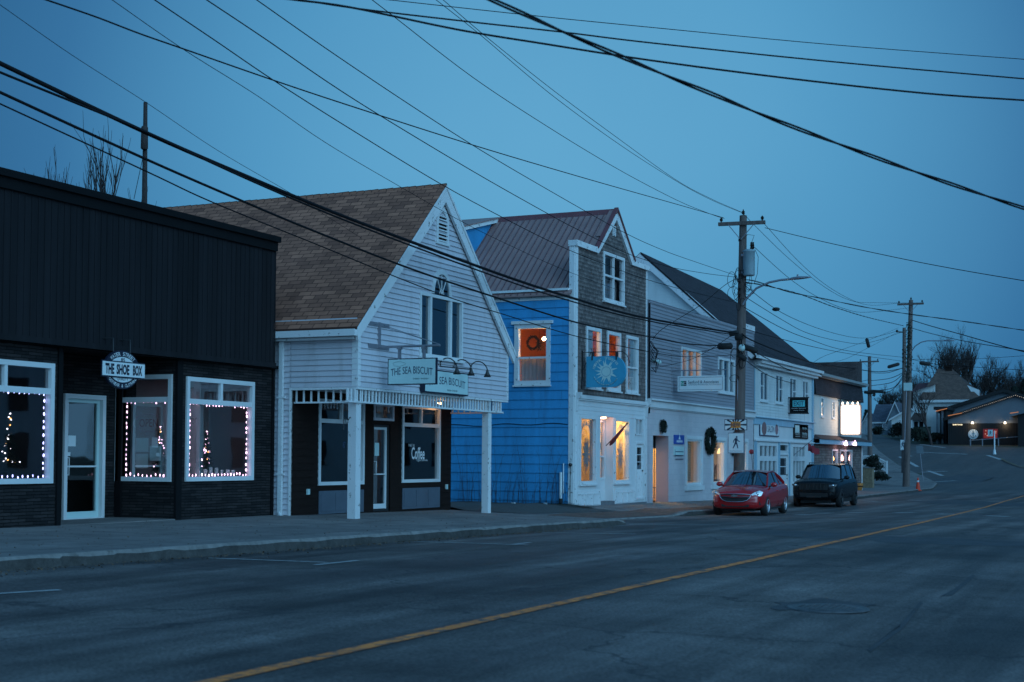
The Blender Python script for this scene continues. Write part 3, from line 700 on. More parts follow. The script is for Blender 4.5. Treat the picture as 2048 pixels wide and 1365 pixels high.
    def light_tree(PP, cx, zb_, h, w, m1, m2, lab, seed):
        rr = random.Random(seed); T = thing('lit_tree', lab, 'christmas tree', PP.pt(cx, zb_, -.45), 'small lit trees in the shoe shop windows')
        mb = MB(); mb.tube([PP.pt(cx, zb_, -.45), PP.pt(cx, zb_+h, -.45)], [.02, .006], 6)
        for i in range(260):
            k = rr.random(); a = rr.uniform(0, 6.28); ww = w*(1-k)*.5; base = PP.pt(cx, zb_+.08+h*k*.9, -.45); tip = base+Vector((math.cos(a)*ww, math.sin(a)*ww*.8, -.04-.04*rr.random()))
            mb.tube([base, tip], [.006, .002], 3, False)
            for q in range(5):
                b = base.lerp(tip, .3+.14*q); d = Vector((rr.uniform(-1, 1), rr.uniform(-1, 1), rr.uniform(-.3, .8))).normalized()*.05
                mb.face([b, b+d+Vector((.006, 0, 0)), b+d-Vector((0, 0, .008))])
        mb.obj('branches', M['wreath'], T)
        pm = MB(); pm.ball((0, 0, 0), .0125, 6, 4); data = {}
        for i in range(26):
            k = rr.random()**.8; a = rr.uniform(0, 6.28); ww = w*(1-k)*.5*rr.uniform(.3, 1); p = PP.pt(cx, zb_+.1+h*k*.92, -.45)+Vector((math.cos(a)*ww, math.sin(a)*ww*.6, 0)); m = m2 if rr.random() < .2 else m1
            if m.name not in data: o = pm.obj('bulb', m, T); data[m.name] = o.data
            else: o = bpy.data.objects.new('bulb', data[m.name]); COL.objects.link(o); adopt(o, T)
            o.location = p
    def inner(r, pr=True): return (r[0]+.205, r[1]+.12, r[2]-.145, r[1]+(r[3]-r[1])*.79-.09)
    i1, i2, i3 = inner(w1), inner(w2), inner(w3); i2 = (w2[0]+.125, i2[1], w2[2]-.215, i2[3])
    string('a', P, i1, blue_w, 'cool blue-white string lights around the leftmost shoe shop window', .11, 0, 0, 1)
    string('b', PS, i2, pinkw, 'pinkish string lights around the narrow window right of the shop door', .095, 0, 0, 2)
    string('c', P, i3, pinkw, 'pinkish string lights around the wide window beside the pale gabled cafe', .10, 0, 0, 3)
    light_tree(P, P.uz(60, 900)[0], i1[1]+.02, 1.05, .5, emit('white_bulb', (.9, .85, 1), 6), warm, 'small lit tree inside the leftmost shoe shop window', 5)
    light_tree(PS, PS.uz(290, 900)[0], i2[1]+.02, .9, .4, pinkw, warm, 'small lit tree inside the narrow shop window with paper notices', 6)
    light_tree(P, P.uz(450, 900)[0], i3[1]+.02, .85, .42, pinkw, warm, 'small lit tree inside the wide shop window beside the cafe', 7)
    # window notices + faint oval open sign in the narrow window
    T = thing('window_notices', 'paper notices taped inside the narrow shoe shop window', 'notice', PS.pt(i2[0], i2[1], -.1))
    for (x0, y0, x1, y1) in ((263, 876, 288, 904), (263, 908, 287, 937), (291, 892, 313, 922)):
        r = PS.rect(x0, y0, x1, y1); mb = MB(); mb.pbox(PS, *r, -.13, -.126); mb.obj('notice', M['sign_blue'], T)
    T = thing('unlit_open_sign', 'unlit oval OPEN neon sign in the narrow shoe shop window', 'sign', PS.pt(i2[0], i2[3], -.12))
    c = PS.uz(286, 846); mb = MB(); mb.tube([PS.pt(c[0]+.36*math.cos(a*math.pi/18), c[1]+.17*math.sin(a*math.pi/18), -.16) for a in range(37)], .009, 5, False); mb.obj('outer_tube', M['steel'], T)
    mb = MB(); put_text(mb, 'OPEN', PS.pt(c[0], c[1], -.16), PS.right(), U, U, w=.44, h=.15); mb.obj('lettering', mat('unlit_red_tube', (.2, .06, .05), .3, .05), T)
    # shoe boxes / display along the sills
    r5 = random.Random(12)
    T = thing('sill_display', 'row of pale cut-out lettering standing on the wide window sill', 'display', P.pt(i3[0], i3[1], -.2))
    mb = MB()
    for k, s in enumerate(('N', 'W', 'M')): pass
    for k in range(9):
        u = i3[0]+.1+k*(i3[2]-i3[0]-.2)/9; h = r5.uniform(.08, .18); mb.box(P.pt(u, i3[1]-.02, -.20), P.pt(u+r5.uniform(.05, .12), i3[1]+h, -.22))
    mb.obj('cut_out', M['sign_blue'], T)
# ================================================================ 2. pale gabled cafe
def cafe():
    D = 15.2; P = PL('Y', D); t0 = P.uz(714, 800)[0]; t1 = P.uz(1015, 760)[0]; PX = PL('X', t0)
    D2 = 16.77; DBK = 27; zc = P.uz(715, 774)[1]; zs = P.uz(712, 640)[1]; zr = P.uz(884, 376)[1]; tm = P.uz(884, 376)[0]
    zsr = P.uz(1018, 697)[1]; zg = gz(28, 16)
    B = thing('gabled_cafe', 'pale vinyl-sided gabled cafe with brown shingle roof and open corner porch', 'cafe', (tm, D, zg))
    kL = (zr-zs)/(tm-t0); kR = (zr-zs)/(t1-tm)
    Lf = lambda z: t0 if z <= zs else t0+(z-zs)/kL
    Rf = lambda z: t1 if z <= zs else t1-(z-zs)/kR
    zw1 = P.uz(838, 583)[1]; zw0 = P.uz(838, 712)[1]; u0 = P.uz(838, 600)[0]; u1 = P.uz(924, 600)[0]; uc = P.uz(881, 600)[0]
    W = (u0, zw0, u1, zw1)
    arc = (uc-.44, zw1, uc+.44, zw1+.62)
    vt = P.uz(883, 447)
    mb = MB(); wall(mb, P, Lf, Rf, zc, zr-.02, [W, (arc[0]+.06, zw1-.02, arc[2]-.06, zw1+.36)], lap=.115, breaks=[zs], th=.028)
    wall(mb, PX, D, D2+.02, zc, zs+.05, [], lap=.115, th=.028)
    wall(mb, PX, D2+.05, DBK, zg-.05, zs+.05, [], lap=.115, th=.028)
    # the bit of siding just above the side opening, between the two
    wall(mb, PX, D2+.02, D2+.05, zc, zs+.05, [], lap=.115)
    mb.obj('siding', M['vinyl'], B)
    mb = MB(); mb.box((t1-.01, D, zc), (t1, DBK, zs)); mb.box((t0, DBK-.05, zg-.2), (t1, DBK, zs)); mb.obj('hidden_side_wall', M['vinyl'], B)
    # corner boards, skirt under siding
    mb = MB(); mb.pbox(P, t0-.02, zc, t0+.10, zs+.02, .0, .024); mb.pbox(PX, D+.002, zc, D+.12, zs+.02, .0, .024); mb.pbox(P, t1-.09, zc, t1+.015, zs, 0, .024)
    mb.pbox(P, t0-.02, zc-.05, t1+.01, zc-.002, -.1, .02); mb.pbox(PX, D+.1, zc-.05, D2+.06, zc-.002, -.1, .02)
    mb.pbox(PX, D2+.02, zg-.1, D2+.06, zc, -.05, .034)
    mb.obj('corner_board', M['worn_white'], B)
    # porch ceiling
    mb = MB(); mb.box((t0+.1, D+.1, zc-.03), (t1, D2+.3, zc+.02)); mb.obj('porch_ceiling', M['white'], B)
    # roof
    oh = .22; od = .12; mb = MB(); ct = .05
    def slope(sx, tx):
        k = kL if sx < 0 else kR; ex = (t0-oh) if sx < 0 else (t1+oh); ze = zr-k*abs(tm-ex)
        L = math.hypot(abs(tm-ex), zr-ze)
        a = (ex, D-od, ze+.05); b = (tm, D-od, zr+.06); c = (tm, DBK, zr+.06); d = (ex, DBK, ze+.05)
        mb.face([a, d, c, b], [(0, 0), (DBK-D+od, 0), (DBK-D+od, L), (0, L)])
        e = Vector((0, 0, -.07)); mb.face([Vector(a)+e, Vector(b)+e, Vector(c)+e, Vector(d)+e])
        mb.face([a, b, Vector(b)+e, Vector(a)+e]); mb.face([a, Vector(a)+e, Vector(d)+e, d])
        return ex, ze
    exl, zel = slope(-1, 0); exr, zer = slope(1, 0)
    # ridge cap shingles
    for i in range(int((DBK-D)/.2)):
        y = D-od+i*.2; j = rnd.uniform(0, .01)
        mb.face([(tm-.12, y, zr-.10), (tm-.12, y+.21, zr-.10), (tm, y+.21, zr+.085+j), (tm, y, zr+.095+j)], [(0, 0), (.2, 0), (.2, .15), (0, .15)])
        mb.face([(tm, y, zr+.095+j), (tm, y+.21, zr+.085+j), (tm+.12, y+.21, zr-.10), (tm+.12, y, zr-.10)])
    mb.obj('roof', M['shingle_roof'], B)
    # rake boards
    mb = MB()
    for s, ex, ze in ((-1, exl, zel), (1, exr, zer)):
        w = .26; k = kL if s < 0 else kR
        dz = w*math.hypot(1, k)
        mb.prism([(ex, ze), (tm, zr+.02), (tm, zr+.02-dz), (ex+(-s)*.06, ze-dz*.62)], P, .055, .115)
        mb.prism([(ex, ze+.03), (tm, zr+.05), (tm, zr-.03), (ex, ze-.05)], P, .115, .135)
    mb.obj('rake_board', M['worn_white'], B)
    # gutter and downspout on the side
    mb = MB(); gz0 = zel-.02
    mb.box((exl-.10, D-od, gz0-.10), (exl-.085, DBK, gz0+.02)); mb.box((exl-.10, D-od, gz0-.115), (exl+.02, DBK, gz0-.10)); mb.box((exl+.0, D-od, gz0-.11), (exl+.015, DBK, gz0-.03)); mb.box((exl-.085, D-od, gz0-.10), (exl, D-od+.01, gz0+.01))
    mb.box((exl+.016, D-od+.1, gz0-.17), (t0-.001, DBK, gz0-.125))
    mb.obj('gutter', M['worn_white'], B)
    yd = onX(563, 800, t0-.05).y; mb = MB()
    mb.box((t0-.10, yd-.045, zg+.03), (t0-.03, yd+.045, gz0-.14))
    for z in (zg+.9, zg+2.5): mb.box((t0-.107, yd-.09, z), (t0-.015, yd+.09, z+.03))
    mb.tube([(t0-.065, yd, zg+.12), (t0-.09, yd-.02, zg+.05), (t0-.14, yd-.10, zg+.02)], .05, 6)
    mb.obj('downspout', M['white'], B)
    # posts
    for (px, o, wd) in ((684, 0, .19), (981, 0, .17)):
        u = P.uz(px, 900)[0]; u = max(u, t0+.10) if px == 684 else u; z0 = gz(u, D+.15)
        mb = MB(); mb.box((u-wd/2, D+.02, z0-.02), (u+wd/2, D+.02+wd, zc-.05)); mb.obj('post', M['worn_white'], B)
    # slatted frieze
    fr = MB(); zl = P.uz(720, 803)[1]; ub = P.uz(1003, 826)[0]; ua = P.uz(694, 800)[0]+.05
    fr.pbox(P, ua, zl-.035, ub+.06, zl, -.08, .02); n = 52
    for i in range(n): u = ua+.02+(ub-ua)*i/(n-1); fr.pbox(P, u-.026, zl+.001, u+.026, zc-.051, -.05, -.02)
    for i in range(52): u = ua+.02+(ub-ua)*i/51
    PX2 = PL('X', t0+.06); n = 8
    fr.pbox(PX2, D+.2, zl-.034, D2+.02, zl-.001, -.08, .02)
    for i in range(n): y = D+.26+(D2-D-.3)*i/(n-1); fr.pbox(PX2, y-.016, zl, y+.016, zc-.051, -.05, -.02)
    PX3 = PL('X', t1-.06); fr.pbox(PX3, D+.1, zl-.034, D2, zl-.001, -.06, .0)
    for i in range(9): y = D+.2+(D2-D-.25)*i/8; fr.pbox(PX3, y-.016, zl, y+.016, zc-.051, -.05, -.02)
    fr.obj('slatted_frieze', M['worn_white'], B)
    # recessed dark wall
    Q = PL('Y', D2); tb = t1-.03
    q1 = (Q.uz(636, 900)[0], Q.uz(727, 969)[1], Q.uz(727, 900)[0], zl+.12); q2 = (Q.uz(803, 900)[0], Q.uz(803, 966)[1], Q.uz(879, 900)[0], Q.uz(879, 817)[1]+.02)
    qt = (Q.uz(746, 900)[0], Q.uz(746, 841)[1], Q.uz(786, 900)[0], Q.uz(786, 809)[1]); PD = Q
    qd = (Q.uz(747, 900)[0], gz(30, D2)+.04, Q.uz(780, 900)[0], Q.uz(780, 851)[1])
    q1 = (q1[0], q1[1], q1[2], q2[3])
    mb = MB(); wall(mb, Q, t0, tb, zg-.2, zc, [q1, q2, qt, qd], lap=.15, th=.012)
    mb.box((t1-.035, D2, zg-.2), (t1, D2+3, zc)); mb.obj('dark_cladding', M['brown_board'], B)
    for q in (q1, q2): window(B, Q, q, .075, mv=[(.5, .78, 1, .06)], mh=[(.77, 0, 1, .09)], frm='white', glass='glass', sill=False, o=(-.08, .035))
    window(B, Q, qt, .06, frm='vinyl', sill=False, o=(-.06, .03), glass='glass')
    mb = MB(); frame(mb, Q, qd, .05, -.12, -.02); dr = mb.obj('door', M['black_metal'], B)
    lf = (qd[0]+.05, qd[1], qd[2]-.05, qd[3]-.05); mb = MB(); frame(mb, Q, lf, .06, -.11, -.06); mb.pbox(Q, lf[0]+.06, lf[1], lf[2]-.06, lf[1]+.17, -.11, -.062); mb.obj('leaf', M['white'], dr)
    mb = MB(); mb.face([Q.pt(lf[0], lf[1], -.09), Q.pt(lf[2], lf[1], -.09), Q.pt(lf[2], lf[3], -.09), Q.pt(lf[0], lf[3], -.09)]); mb.obj('pane', M['glass_dim'], dr)
    mb = MB(); hx = lf[0]+.08; zz = qd[1]+1.0; mb.tube([Q.pt(hx, zz-.15, -.06), Q.pt(hx, zz-.15, 0), Q.pt(hx, zz+.15, 0), Q.pt(hx, zz+.15, -.06)], .012, 6); mb.pbox(Q, hx, zz-.16, lf[2]-.05, zz-.13, -.06, -.03); mb.obj('handle', M['white'], dr)
    mb = MB(); mb.pbox(Q, lf[0]+.14, qd[1]+1.28, lf[0]+.34, qd[1]+1.58, -.086, -.083); mb.obj('notice', M['sign_blue'], dr)
    # panels below the windows
    for (a, b) in ((q1[0], q1[2]), (q2[0], q2[2])):
        mb = MB(); zt = q2[1]-.13; mb.pbox(Q, a+.02, zt-.5, b-.02, zt, .012, .035)
        for k in range(3):
            c0 = a+.06+(b-a-.12)*k/3; mb.pbox(Q, c0+.02, zt-.44, c0+(b-a-.12)/3-.02, zt-.05, .035, .045)
        mb.obj('apron_panel', mat('blue_grey_panel', (.09, .11, .14), .6, .1), B)
    room(B, Q, t0+.02, zg-.05, tb-.02, zc-.02, 4.5, 'room_dark', -.03)
    for (px, py) in ((614, 984), (891, 974)):
        u, z = Q.uz(px, py); mb = MB(); mb.pbox(Q, u-.045, z-.06, u+.045, z+.06, .012, .05); mb.obj('outlet_box', M['sign_blue'], B)
    # porch lamp: two small bulbs under the ceiling
    u, z = Q.uz(894, 797); T = thing('porch_lamp', 'small twin-bulb lamp under the cafe porch ceiling glowing warm', 'lamp', (t1-1.6, D2-.25, zc-.03))
    lx = Q.uz(862, 820)[0]; mb = MB(); mb.box((lx-.12, D2-.30, zc-.07), (lx+.12, D2-.2, zc-.032)); mb.obj('lamp_base', M['black_metal'], T)
    for dx in (-.06, .06):
        mb = MB(); mb.ball((lx+dx, D2-.25, zc-.10), .03, 10, 8); mb.obj('bulb', emit('warm_bulb', (1, .55, .22), 25), T)
    lamp((lx, D2-.27, zc-.16), 3.0, (1, .50, .20), .04, T)
    # Coffee lettering on the right window
    T = thing('window_lettering', 'white lettering reading Coffee on the right cafe window', 'lettering', Q.pt(q2[0], q2[1], -.02))
    c = Q.uz(838, 907); mb = MB(); put_text(mb, 'Coffee', Q.pt(c[0], c[1], -.025), Q.right(), Z0, 0, w=.66, h=.30, bold=.02)
    c = Q.uz(826, 891); put_text(mb, 'fresh, hot', Q.pt(c[0]-.02, c[1], -.025), Q.right(), Z0, 0, w=.30, h=.09)
    c = Q.uz(846, 921); put_text(mb, 'organic, fairtrade', Q.pt(c[0], c[1], -.025), Q.right(), Z0, 0, w=.55, h=.08)
    mb.obj('letters', M['sign_white'], T)
    # gable window: three lights with a fanlight above
    w = window(B, P, W, .07, mv=[(.235, 0, 1, .09), (.735, 0, 1, .09)], frm='white', glass='glass_dim', sill=True, o=(-.08, .04), sillmat='white')
    mb = MB(); n = 20; ro, ri = .46, .37
    def ap(r, i): a = math.pi*i/n; return (uc+r*math.cos(a), zw1+.02+r*1.28*math.sin(a))
    for i in range(n): mb.prism([ap(ri, i), ap(ro, i), ap(ro, i+1), ap(ri, i+1)], P, -.02, .05)
    for a in (52, 90, 128):
        a = math.radians(a); d = Vector((math.cos(a), 0, 1.28*math.sin(a))); mb.tube([P.pt(uc, zw1+.02, .03), P.pt(uc, zw1+.02, .03)+d*ri], .012, 4)
    mb.tube([P.pt(uc+.10*math.cos(math.pi*i/8), zw1+.02+.12*math.sin(math.pi*i/8), .03) for i in range(9)], .011, 4)
    fl = mb.obj('fanlight', M['white'], B)
    mb = MB(); mb.face([P.pt(*ap(ri, i), .021) for i in range(n+1)]); mb.obj('pane', M['glass_dim'], fl)
    room(B, P, W[0]-.1, W[1]-.1, W[2]+.1, W[3]+.5, 2, 'room_dark', -.06)
    # gable vent
    mb = MB(); ri, ro = .21, .29; vz = vt[1]-.12
    def vp(r, i): a = math.pi*i/16; return (vt[0]+r*math.cos(a), vz+.10+r*1.3*math.sin(a))
    for i in range(16): mb.prism([vp(ri, i), vp(ro, i), vp(ro, i+1), vp(ri, i+1)], P, 0, .045)
    mb.pbox(P, vt[0]-ro, vz-.32, vt[0]-ri, vz+.10, 0, .045); mb.pbox(P, vt[0]+ri, vz-.32, vt[0]+ro, vz+.10, 0, .045); mb.pbox(P, vt[0]-ro-.03, vz-.38, vt[0]+ro+.03, vz-.32, 0, .06)
    for k in range(8):
        z = vz-.28+k*.08; hw = ri if z < vz+.1 else ri*math.sqrt(max(.05, 1-((z-vz-.1)/(ri*1.3))**2)); mb.obox(P.pt(vt[0], z, .03), (hw, 0, 0), (0, -.022, -.02), (0, .0, .006))
    vn = mb.obj('gable_vent', M['white'], B)
    mb = MB(); mb.pbox(P, vt[0]-.2, vz-.3, vt[0]+.2, vz+.30, -.0, .019); mb.obj('vent_back', M['dark_trim'], vn)
    # house number on the post
    mb = MB(); u = P.uz(688, 890); put_text(mb, '87', P.pt(u[0]+.03, u[1], -.015), P.right(), Z0, 0, w=.1, h=.12); tag(mb.obj('house_number', M['ink']), 'small dark house number 87 on the left porch post', 'number')
    # scroll bracket on the post
    u = P.uz(695, 840); mb = MB(); x = u[0]+.02; mb.tube([P.pt(x, u[1]-.2, -.1), P.pt(x, u[1]+.05, -.1)], .012, 5)
    mb.tube([P.pt(x, u[1], -.1)]+[P.pt(x+.05+.22*k/10, u[1]+.03+.03*math.sin(k*.9), -.1) for k in range(11)], .009, 5)
    mb.tube([P.pt(x+.12+.05*math.cos(k*.6), u[1]-.02+.05*math.sin(k*.6), -.1) for k in range(11)], .007, 5)
    tag(mb.obj('scroll_bracket', M['black_metal']), 'small black wrought scroll bracket on the left porch post', 'bracket')
    # ---- hanging sign on a steel bracket
    tx = P.uz(753, 690)[0]+.05; S = PL('X', tx); arm = onX(752, 695, tx).z
    T = thing('hanging_sign', 'pale board reading THE SEA BISCUIT hung from a steel arm over the pavement', 'sign', (tx, D, arm))
    ye = onX(880, 697, tx).y; mb = MB(); mb.tube([(tx, D, arm), (tx, ye, arm)], .025, 8)
    zu = onX(757, 650, tx).z; mb.box((tx-.03, D-.06, arm-.02), (tx+.03, D-.0, zu+.05))
    for z in (arm, zu): mb.box((tx-.42, D-.035, z-.045), (tx+.42, D-.018, z+.045))
    mb.tube([(tx-.2, D-.03, zu), (tx, ye, arm+.02)], .007, 4); mb.tube([(tx+.2, D-.03, zu), (tx, ye, arm+.02)], .007, 4)
    mb.obj('bracket', M['steel'], T)
    r = (onX(874, 740, tx).y, onX(824, 770, tx).z, onX(777, 740, tx).y, onX(824, 717, tx).z)
    mb = MB(); mb.pbox(S, r[0], r[1], r[2], r[3], -.03, .03); mb.obj('board', M['navy'], T)
    mb = MB(); e = .022; mb.pbox(S, r[0]+e, r[1]+e, r[2]-e, r[3]-e, .031, .036); mb.obj('face', M['sign_blue'], T)
    cy, cz = (r[0]+r[2])/2, (r[1]+r[3])/2; mb = MB()
    put_text(mb, 'THE SEA BISCUIT', S.pt(cy, cz-.0, .040), S.right(), Z0, 0, w=(r[2]-r[0])*.86, h=.15, warp=lambda x: .05*(1-x*x)-.02)
    mb.obj('lettering', M['ink'], T)
    mb = MB(); scribble(mb, S.pt(cy-.22, cz-.15, .040), S.right(), Z0, .36, .05)
    cc = (cy+.30, cz+.16)
    mb.tube([S.pt(cc[0]+.13*math.cos(a*.35)*(1+.25*math.sin(a*.9)), cc[1]+.05*math.sin(a*.35), .040) for a in range(19)], .003, 4)
    mb.obj('small_lettering', mat('faint_grey_ink', (.22, .33, .33), .6, .05), T)
    for px in (799, 848):
        y = onX(px, 700, tx).y; mb = MB(); mb.box((tx-.035, y-.02, r[3]-.16), (tx+.045, y+.02, arm+.0)); mb.box((tx-.04, y-.045, arm-.06), (tx+.05, y+.045, arm-.01)); mb.obj('strap', M['steel'], T)
    # ---- wall sign behind it
    a = P.rect(838, 735, 926, 790); zt = P.uz(926, 748)[1]; zb = P.uz(926, 793)[1]; ul = P.uz(838, 760)[0]; ur = P.uz(926, 760)[0]
    T = thing('wall_sign', 'pale board reading THE SEA BISCUIT fixed flat on the cafe siding', 'sign', P.pt((ul+ur)/2, zb))
    mb = MB(); mb.pbox(P, ul, zb, ur, zt, .016, .14); mb.obj('board', M['navy'], T)
    mb = MB(); mb.pbox(P, ul+.028, zb+.028, ur-.028, zt-.028, .141, .146); mb.obj('face', M['sign_blue'], T)
    mb = MB(); put_text(mb, 'THE SEA BISCUIT', P.pt((ul+ur)/2, (zt+zb)/2, .149), P.right(), Z0, 0, w=(ur-ul)*.84, h=.17, warp=lambda x: .07*(1-x*x)-.03); mb.obj('lettering', M['ink'], T)
    mb = MB(); scribble(mb, P.pt((ul+ur)/2+.25, (zt+zb)/2-.17, .149), P.right(), Z0, .5, .06); mb.obj('small_lettering', mat('faint_grey_ink', (.22, .33, .33), .6, .05), T)
    # ---- gooseneck lamps
    for i, px in enumerate((878, 907, 940)):
        u, z = P.uz(px, 729+(px-878)*.10); T = thing('gooseneck_lamp', ['unlit black gooseneck lamp over the cafe wall sign, nearest the hanging sign', 'unlit black gooseneck lamp over the cafe wall sign, middle of three', 'unlit black gooseneck lamp over the cafe wall sign, rightmost of three'][i], 'lamp', P.pt(u, z), 'gooseneck lamps over the cafe wall sign')
        c = P.pt(u, z); mb = MB(); pts = [c+Vector((.05*0+.05*math.sin(a*.3), -.02-.46*(1-math.cos(a*math.pi/14))/2, .14*math.sin(a*math.pi/14*1.25))) for a in range(15)]
        mb.tube(pts, .014, 7); mb.lathe(c, [(.05, 0), (.05, -.03)], 10, 'y'); mb.obj('arm', M['black_metal'], T)
        mb = MB(); e = pts[-1]; mb.lathe(e, [(.02, .03), (.03, 0), (.045, -.05), (.09, -.14), (.085, -.14), (.03, -.04)], 14); mb.obj('shade', M['black_metal'], T)
    mb = MB(); a = P.uz(878, 733); b = P.uz(940, 739)
    mb.tube([P.pt(a[0], a[1], .02), P.pt(b[0], b[1], .02)], .012, 6); tag(mb.obj('conduit', M['black_metal']), 'thin black conduit joining the gooseneck lamps on the cafe siding', 'conduit')
def paper_mat():
    m, nt, b, o = newmat('white_paper'); b.inputs['Base Color'].default_value = (.88, .84, .86, 1); b.inputs['Roughness'].default_value = .9
    t = N(nt, 'ShaderNodeBsdfTranslucent'); t.inputs[0].default_value = (.85, .80, .82, 1); x = N(nt, 'ShaderNodeMixShader'); x.inputs[0].default_value = .35
    nt.links.new(b.outputs[0], x.inputs[1]); nt.links.new(t.outputs[0], x.inputs[2]); nt.links.new(x.outputs[0], o.inputs[0]); return m
# ================================================================ 3. blue shop with the shingled false front
def blue_shop():
    D = 17.0; P = PL('Y', D); t0 = P.uz(1148, 800)[0]; t1 = P.uz(1292.5, 800)[0]; PX = PL('X', t0); PR = PL('X', t1)
    z0 = min(gz(t0, D), gz(t1, D))-.05; tm, zap = P.uz(1229, 424)
    B = thing('blue_shop', 'bright blue clapboard shop with a weathered shingle false front and brown metal roof', 'shop', (tm, D, z0))
    zsh = P.uz(1160, 790)[1]                                  # foot of the shingles
    uL, zL = P.uz(1190, 505); zl0 = P.uz(1147, 490)[1]; uR, zR = P.uz(1263, 530); zR1 = P.uz(1291, 541)[1]
    zL = (zL+zl0)/2
    zR = (zR+zR1)/2
    def Lf(z): return t0+.12 if z <= zL else uL+(tm-uL)*(z-zL)/(zap-zL)
    def Rf(z): return t1-.10 if z <= zR else uR-(uR-tm)*(z-zR)/(zap-zR)
    wa = (P.uz(1205, 560)[0], P.uz(1205, 601)[1], P.uz(1247, 560)[0], P.uz(1205, 502)[1])
    wl = []
    for (x0, ya, yb, x1) in ((1171, 652, 786, 1201), (1213, 661, 786, 1240), (1251, 671, 786, 1275)):
        wl.append((P.uz(x0, ya)[0], P.uz(1262, 787)[1], P.uz(x1, ya)[0], P.uz(x0, ya)[1]))
    zt_ = wl[0][3]; wl = [(a, b, c, zt_) for a, b, c, d in wl]
    mb = MB(); wall(mb, P, Lf, Rf, zsh-.1, zap-.05, [wa]+wl, lap=.125, breaks=[zL, zR], th=.014); mb.obj('shingle_front', M['cedar'], B)
    # peeling trims
    mb = MB(); mb.pbox(P, t0, z0, t0+.20, zL+.02, -.05, .035); mb.pbox(PX, D+.0, z0, D+.17, zL+.02, -.0, .03)
    mb.obj('corner_board', M['peel'], B)
    mb = MB(); mb.pbox(P, t1-.12, z0, t1, zR, -.05, .03); mb.obj('corner_board', M['worn_white'], B)
    mb = MB(); mb.pbox(P, t0-.06, zL-.02, uL+.02, zL+.16, -.2, .10); mb.prism([(uL-.05, zL-.02), (uL+.12, zL-.02), (tm, zap-.27), (tm, zap+.06), (uL-.05, zL+.14)], P, -.0, .09)
    mb.prism([(uR+.05, zR-.02), (uR-.12, zR-.02), (tm+.002, zap-.27), (tm+.002, zap+.06), (uR+.05, zR+.14)], P, -.0, .09); mb.pbox(P, uR-.02, zR-.02, t1+.06, zR+.15, -.2, .10)
    mb.obj('stepped_trim', M['peel'], B)
    # parapet back and the slim return of the false front above the roof
    mb = MB(); mb.box((t0, D+.01, z0), (t0+.02, D+.17, zL+.14)); mb.box((t0+.03, D+.06, zsh), (uL, D+.17, zL+.1)); mb.box((uR, D+.06, zsh), (t1-.02, D+.17, zR+.1)); mb.obj('parapet_back', M['peel'], B)
    # roof: ridge runs back from the gable
    ze = PX.uz(1143, 578)[1]; zrd = zap+.0; DB = 30
    k = (zrd-ze)/(tm-t0); mb = MB(); ov = .18; L = math.hypot(tm-t0+ov, zrd-ze+k*ov)
    a = Vector((t0-ov, D+.17, ze-k*ov)); b = Vector((tm, D+.0, zrd+.02)); a.y = D+.06; b2 = Vector((tm, DB, zrd+.02)); a2 = Vector((t0-ov, DB, ze-k*ov))
    mb.face([a, a2, b2, Vector((tm, D+.06, zrd+.02))]); e = Vector((0, 0, -.05)); mb.face([a+e, a2+e, b2+e, Vector((tm, D+.17, zrd+.02))+e]); mb.face([a, a2, a2+e, a+e])
    fr = .32                                                   # the roof verge shows above the stepped front
    for s in (-1, 1):
        f = lambda q: Vector((tm+s*(tm-t0)*q, 0, zrd+.02-(zrd-ze)*q))
        for y0, y1 in ((D-.14, D+.17),):
            p, q = f(0), f(fr+.04)
            mb.face([(p.x, y0, p.z+.06), (p.x, y1, p.z+.06), (q.x, y1, q.z+.06), (q.x, y0, q.z+.06)]); 
    a = Vector((t1+ov, D+.17, ze-k*ov)); a2 = Vector((t1+ov, DB, ze-k*ov)); mb.face([a, a2, b2, Vector((tm, D+.17, zrd+.02))]); mb.face([(t0, DB, z0), (t1, DB, z0), (t1, DB, ze), (tm, DB, zrd), (t0, DB, ze)])
    mb.obj('metal_roof', M['metal_roof'], B)
    mb = MB(); y = D+.30
    while y < DB:
        p = Vector((t0-ov, y, ze-k*ov)); q = Vector((tm, y, zrd+.02)); n = Vector((-(q.z-p.z), 0, q.x-p.x)).normalized()
        mb.obox((p+q)/2+n*.014, (q-p)/2, (0, .012, 0), n*.014); y += .225
    mb.obj('roof_ribs', M['metal_rib'], B)
    mb = MB(); mb.prism([(tm-.14, zrd-.10), (tm, zrd+.10), (tm+.14, zrd-.10), (tm, zrd+.04)], PL('Y', D-.14), -(DB-D), 0)
    for s in (-1, 1):
        mb.prism([(tm, zap+.14), (tm, zap+.07), (tm+s*(tm-uL), zL+.12), (tm+s*(tm-uL), zL+.19)], P, .0, .135)
    mb.obj('ridge_cap', M['rake_red'], B)
    # shed dormer on the far part of the roof
    yd = onX(990, 438, tm).y; pd = PL('Y', yd); zd = zrd-.95; xl = t0-.05
    mb = MB(); wall(mb, pd, lambda z: max(xl, tm-(zrd-z)/k), lambda z: tm-(zrd-z)/((zrd-zd)/(tm-xl)) if z > zd else tm, ze, zrd-.08, [], lap=.27, breaks=[zd]); 
    mb = MB(); 
    n = 10
    for i in range(n):
        xa = xl+(tm-xl)*i/n; xb = xl+(tm-xl)*(i+1)/n; top = lambda x: zd+(zrd-zd)*(x-xl)/(tm-xl); bot = lambda x: max(ze, zrd-k*(tm-x))
        mb.face([(xa, yd, bot(xa)), (xb, yd, bot(xb)), (xb, yd, top(xb)), (xa, yd, top(xa))])
    mb.box((xl-.0, yd, ze-.1), (xl+.03, DB, zd)); mb.obj('dormer_wall', M['blue'], B)
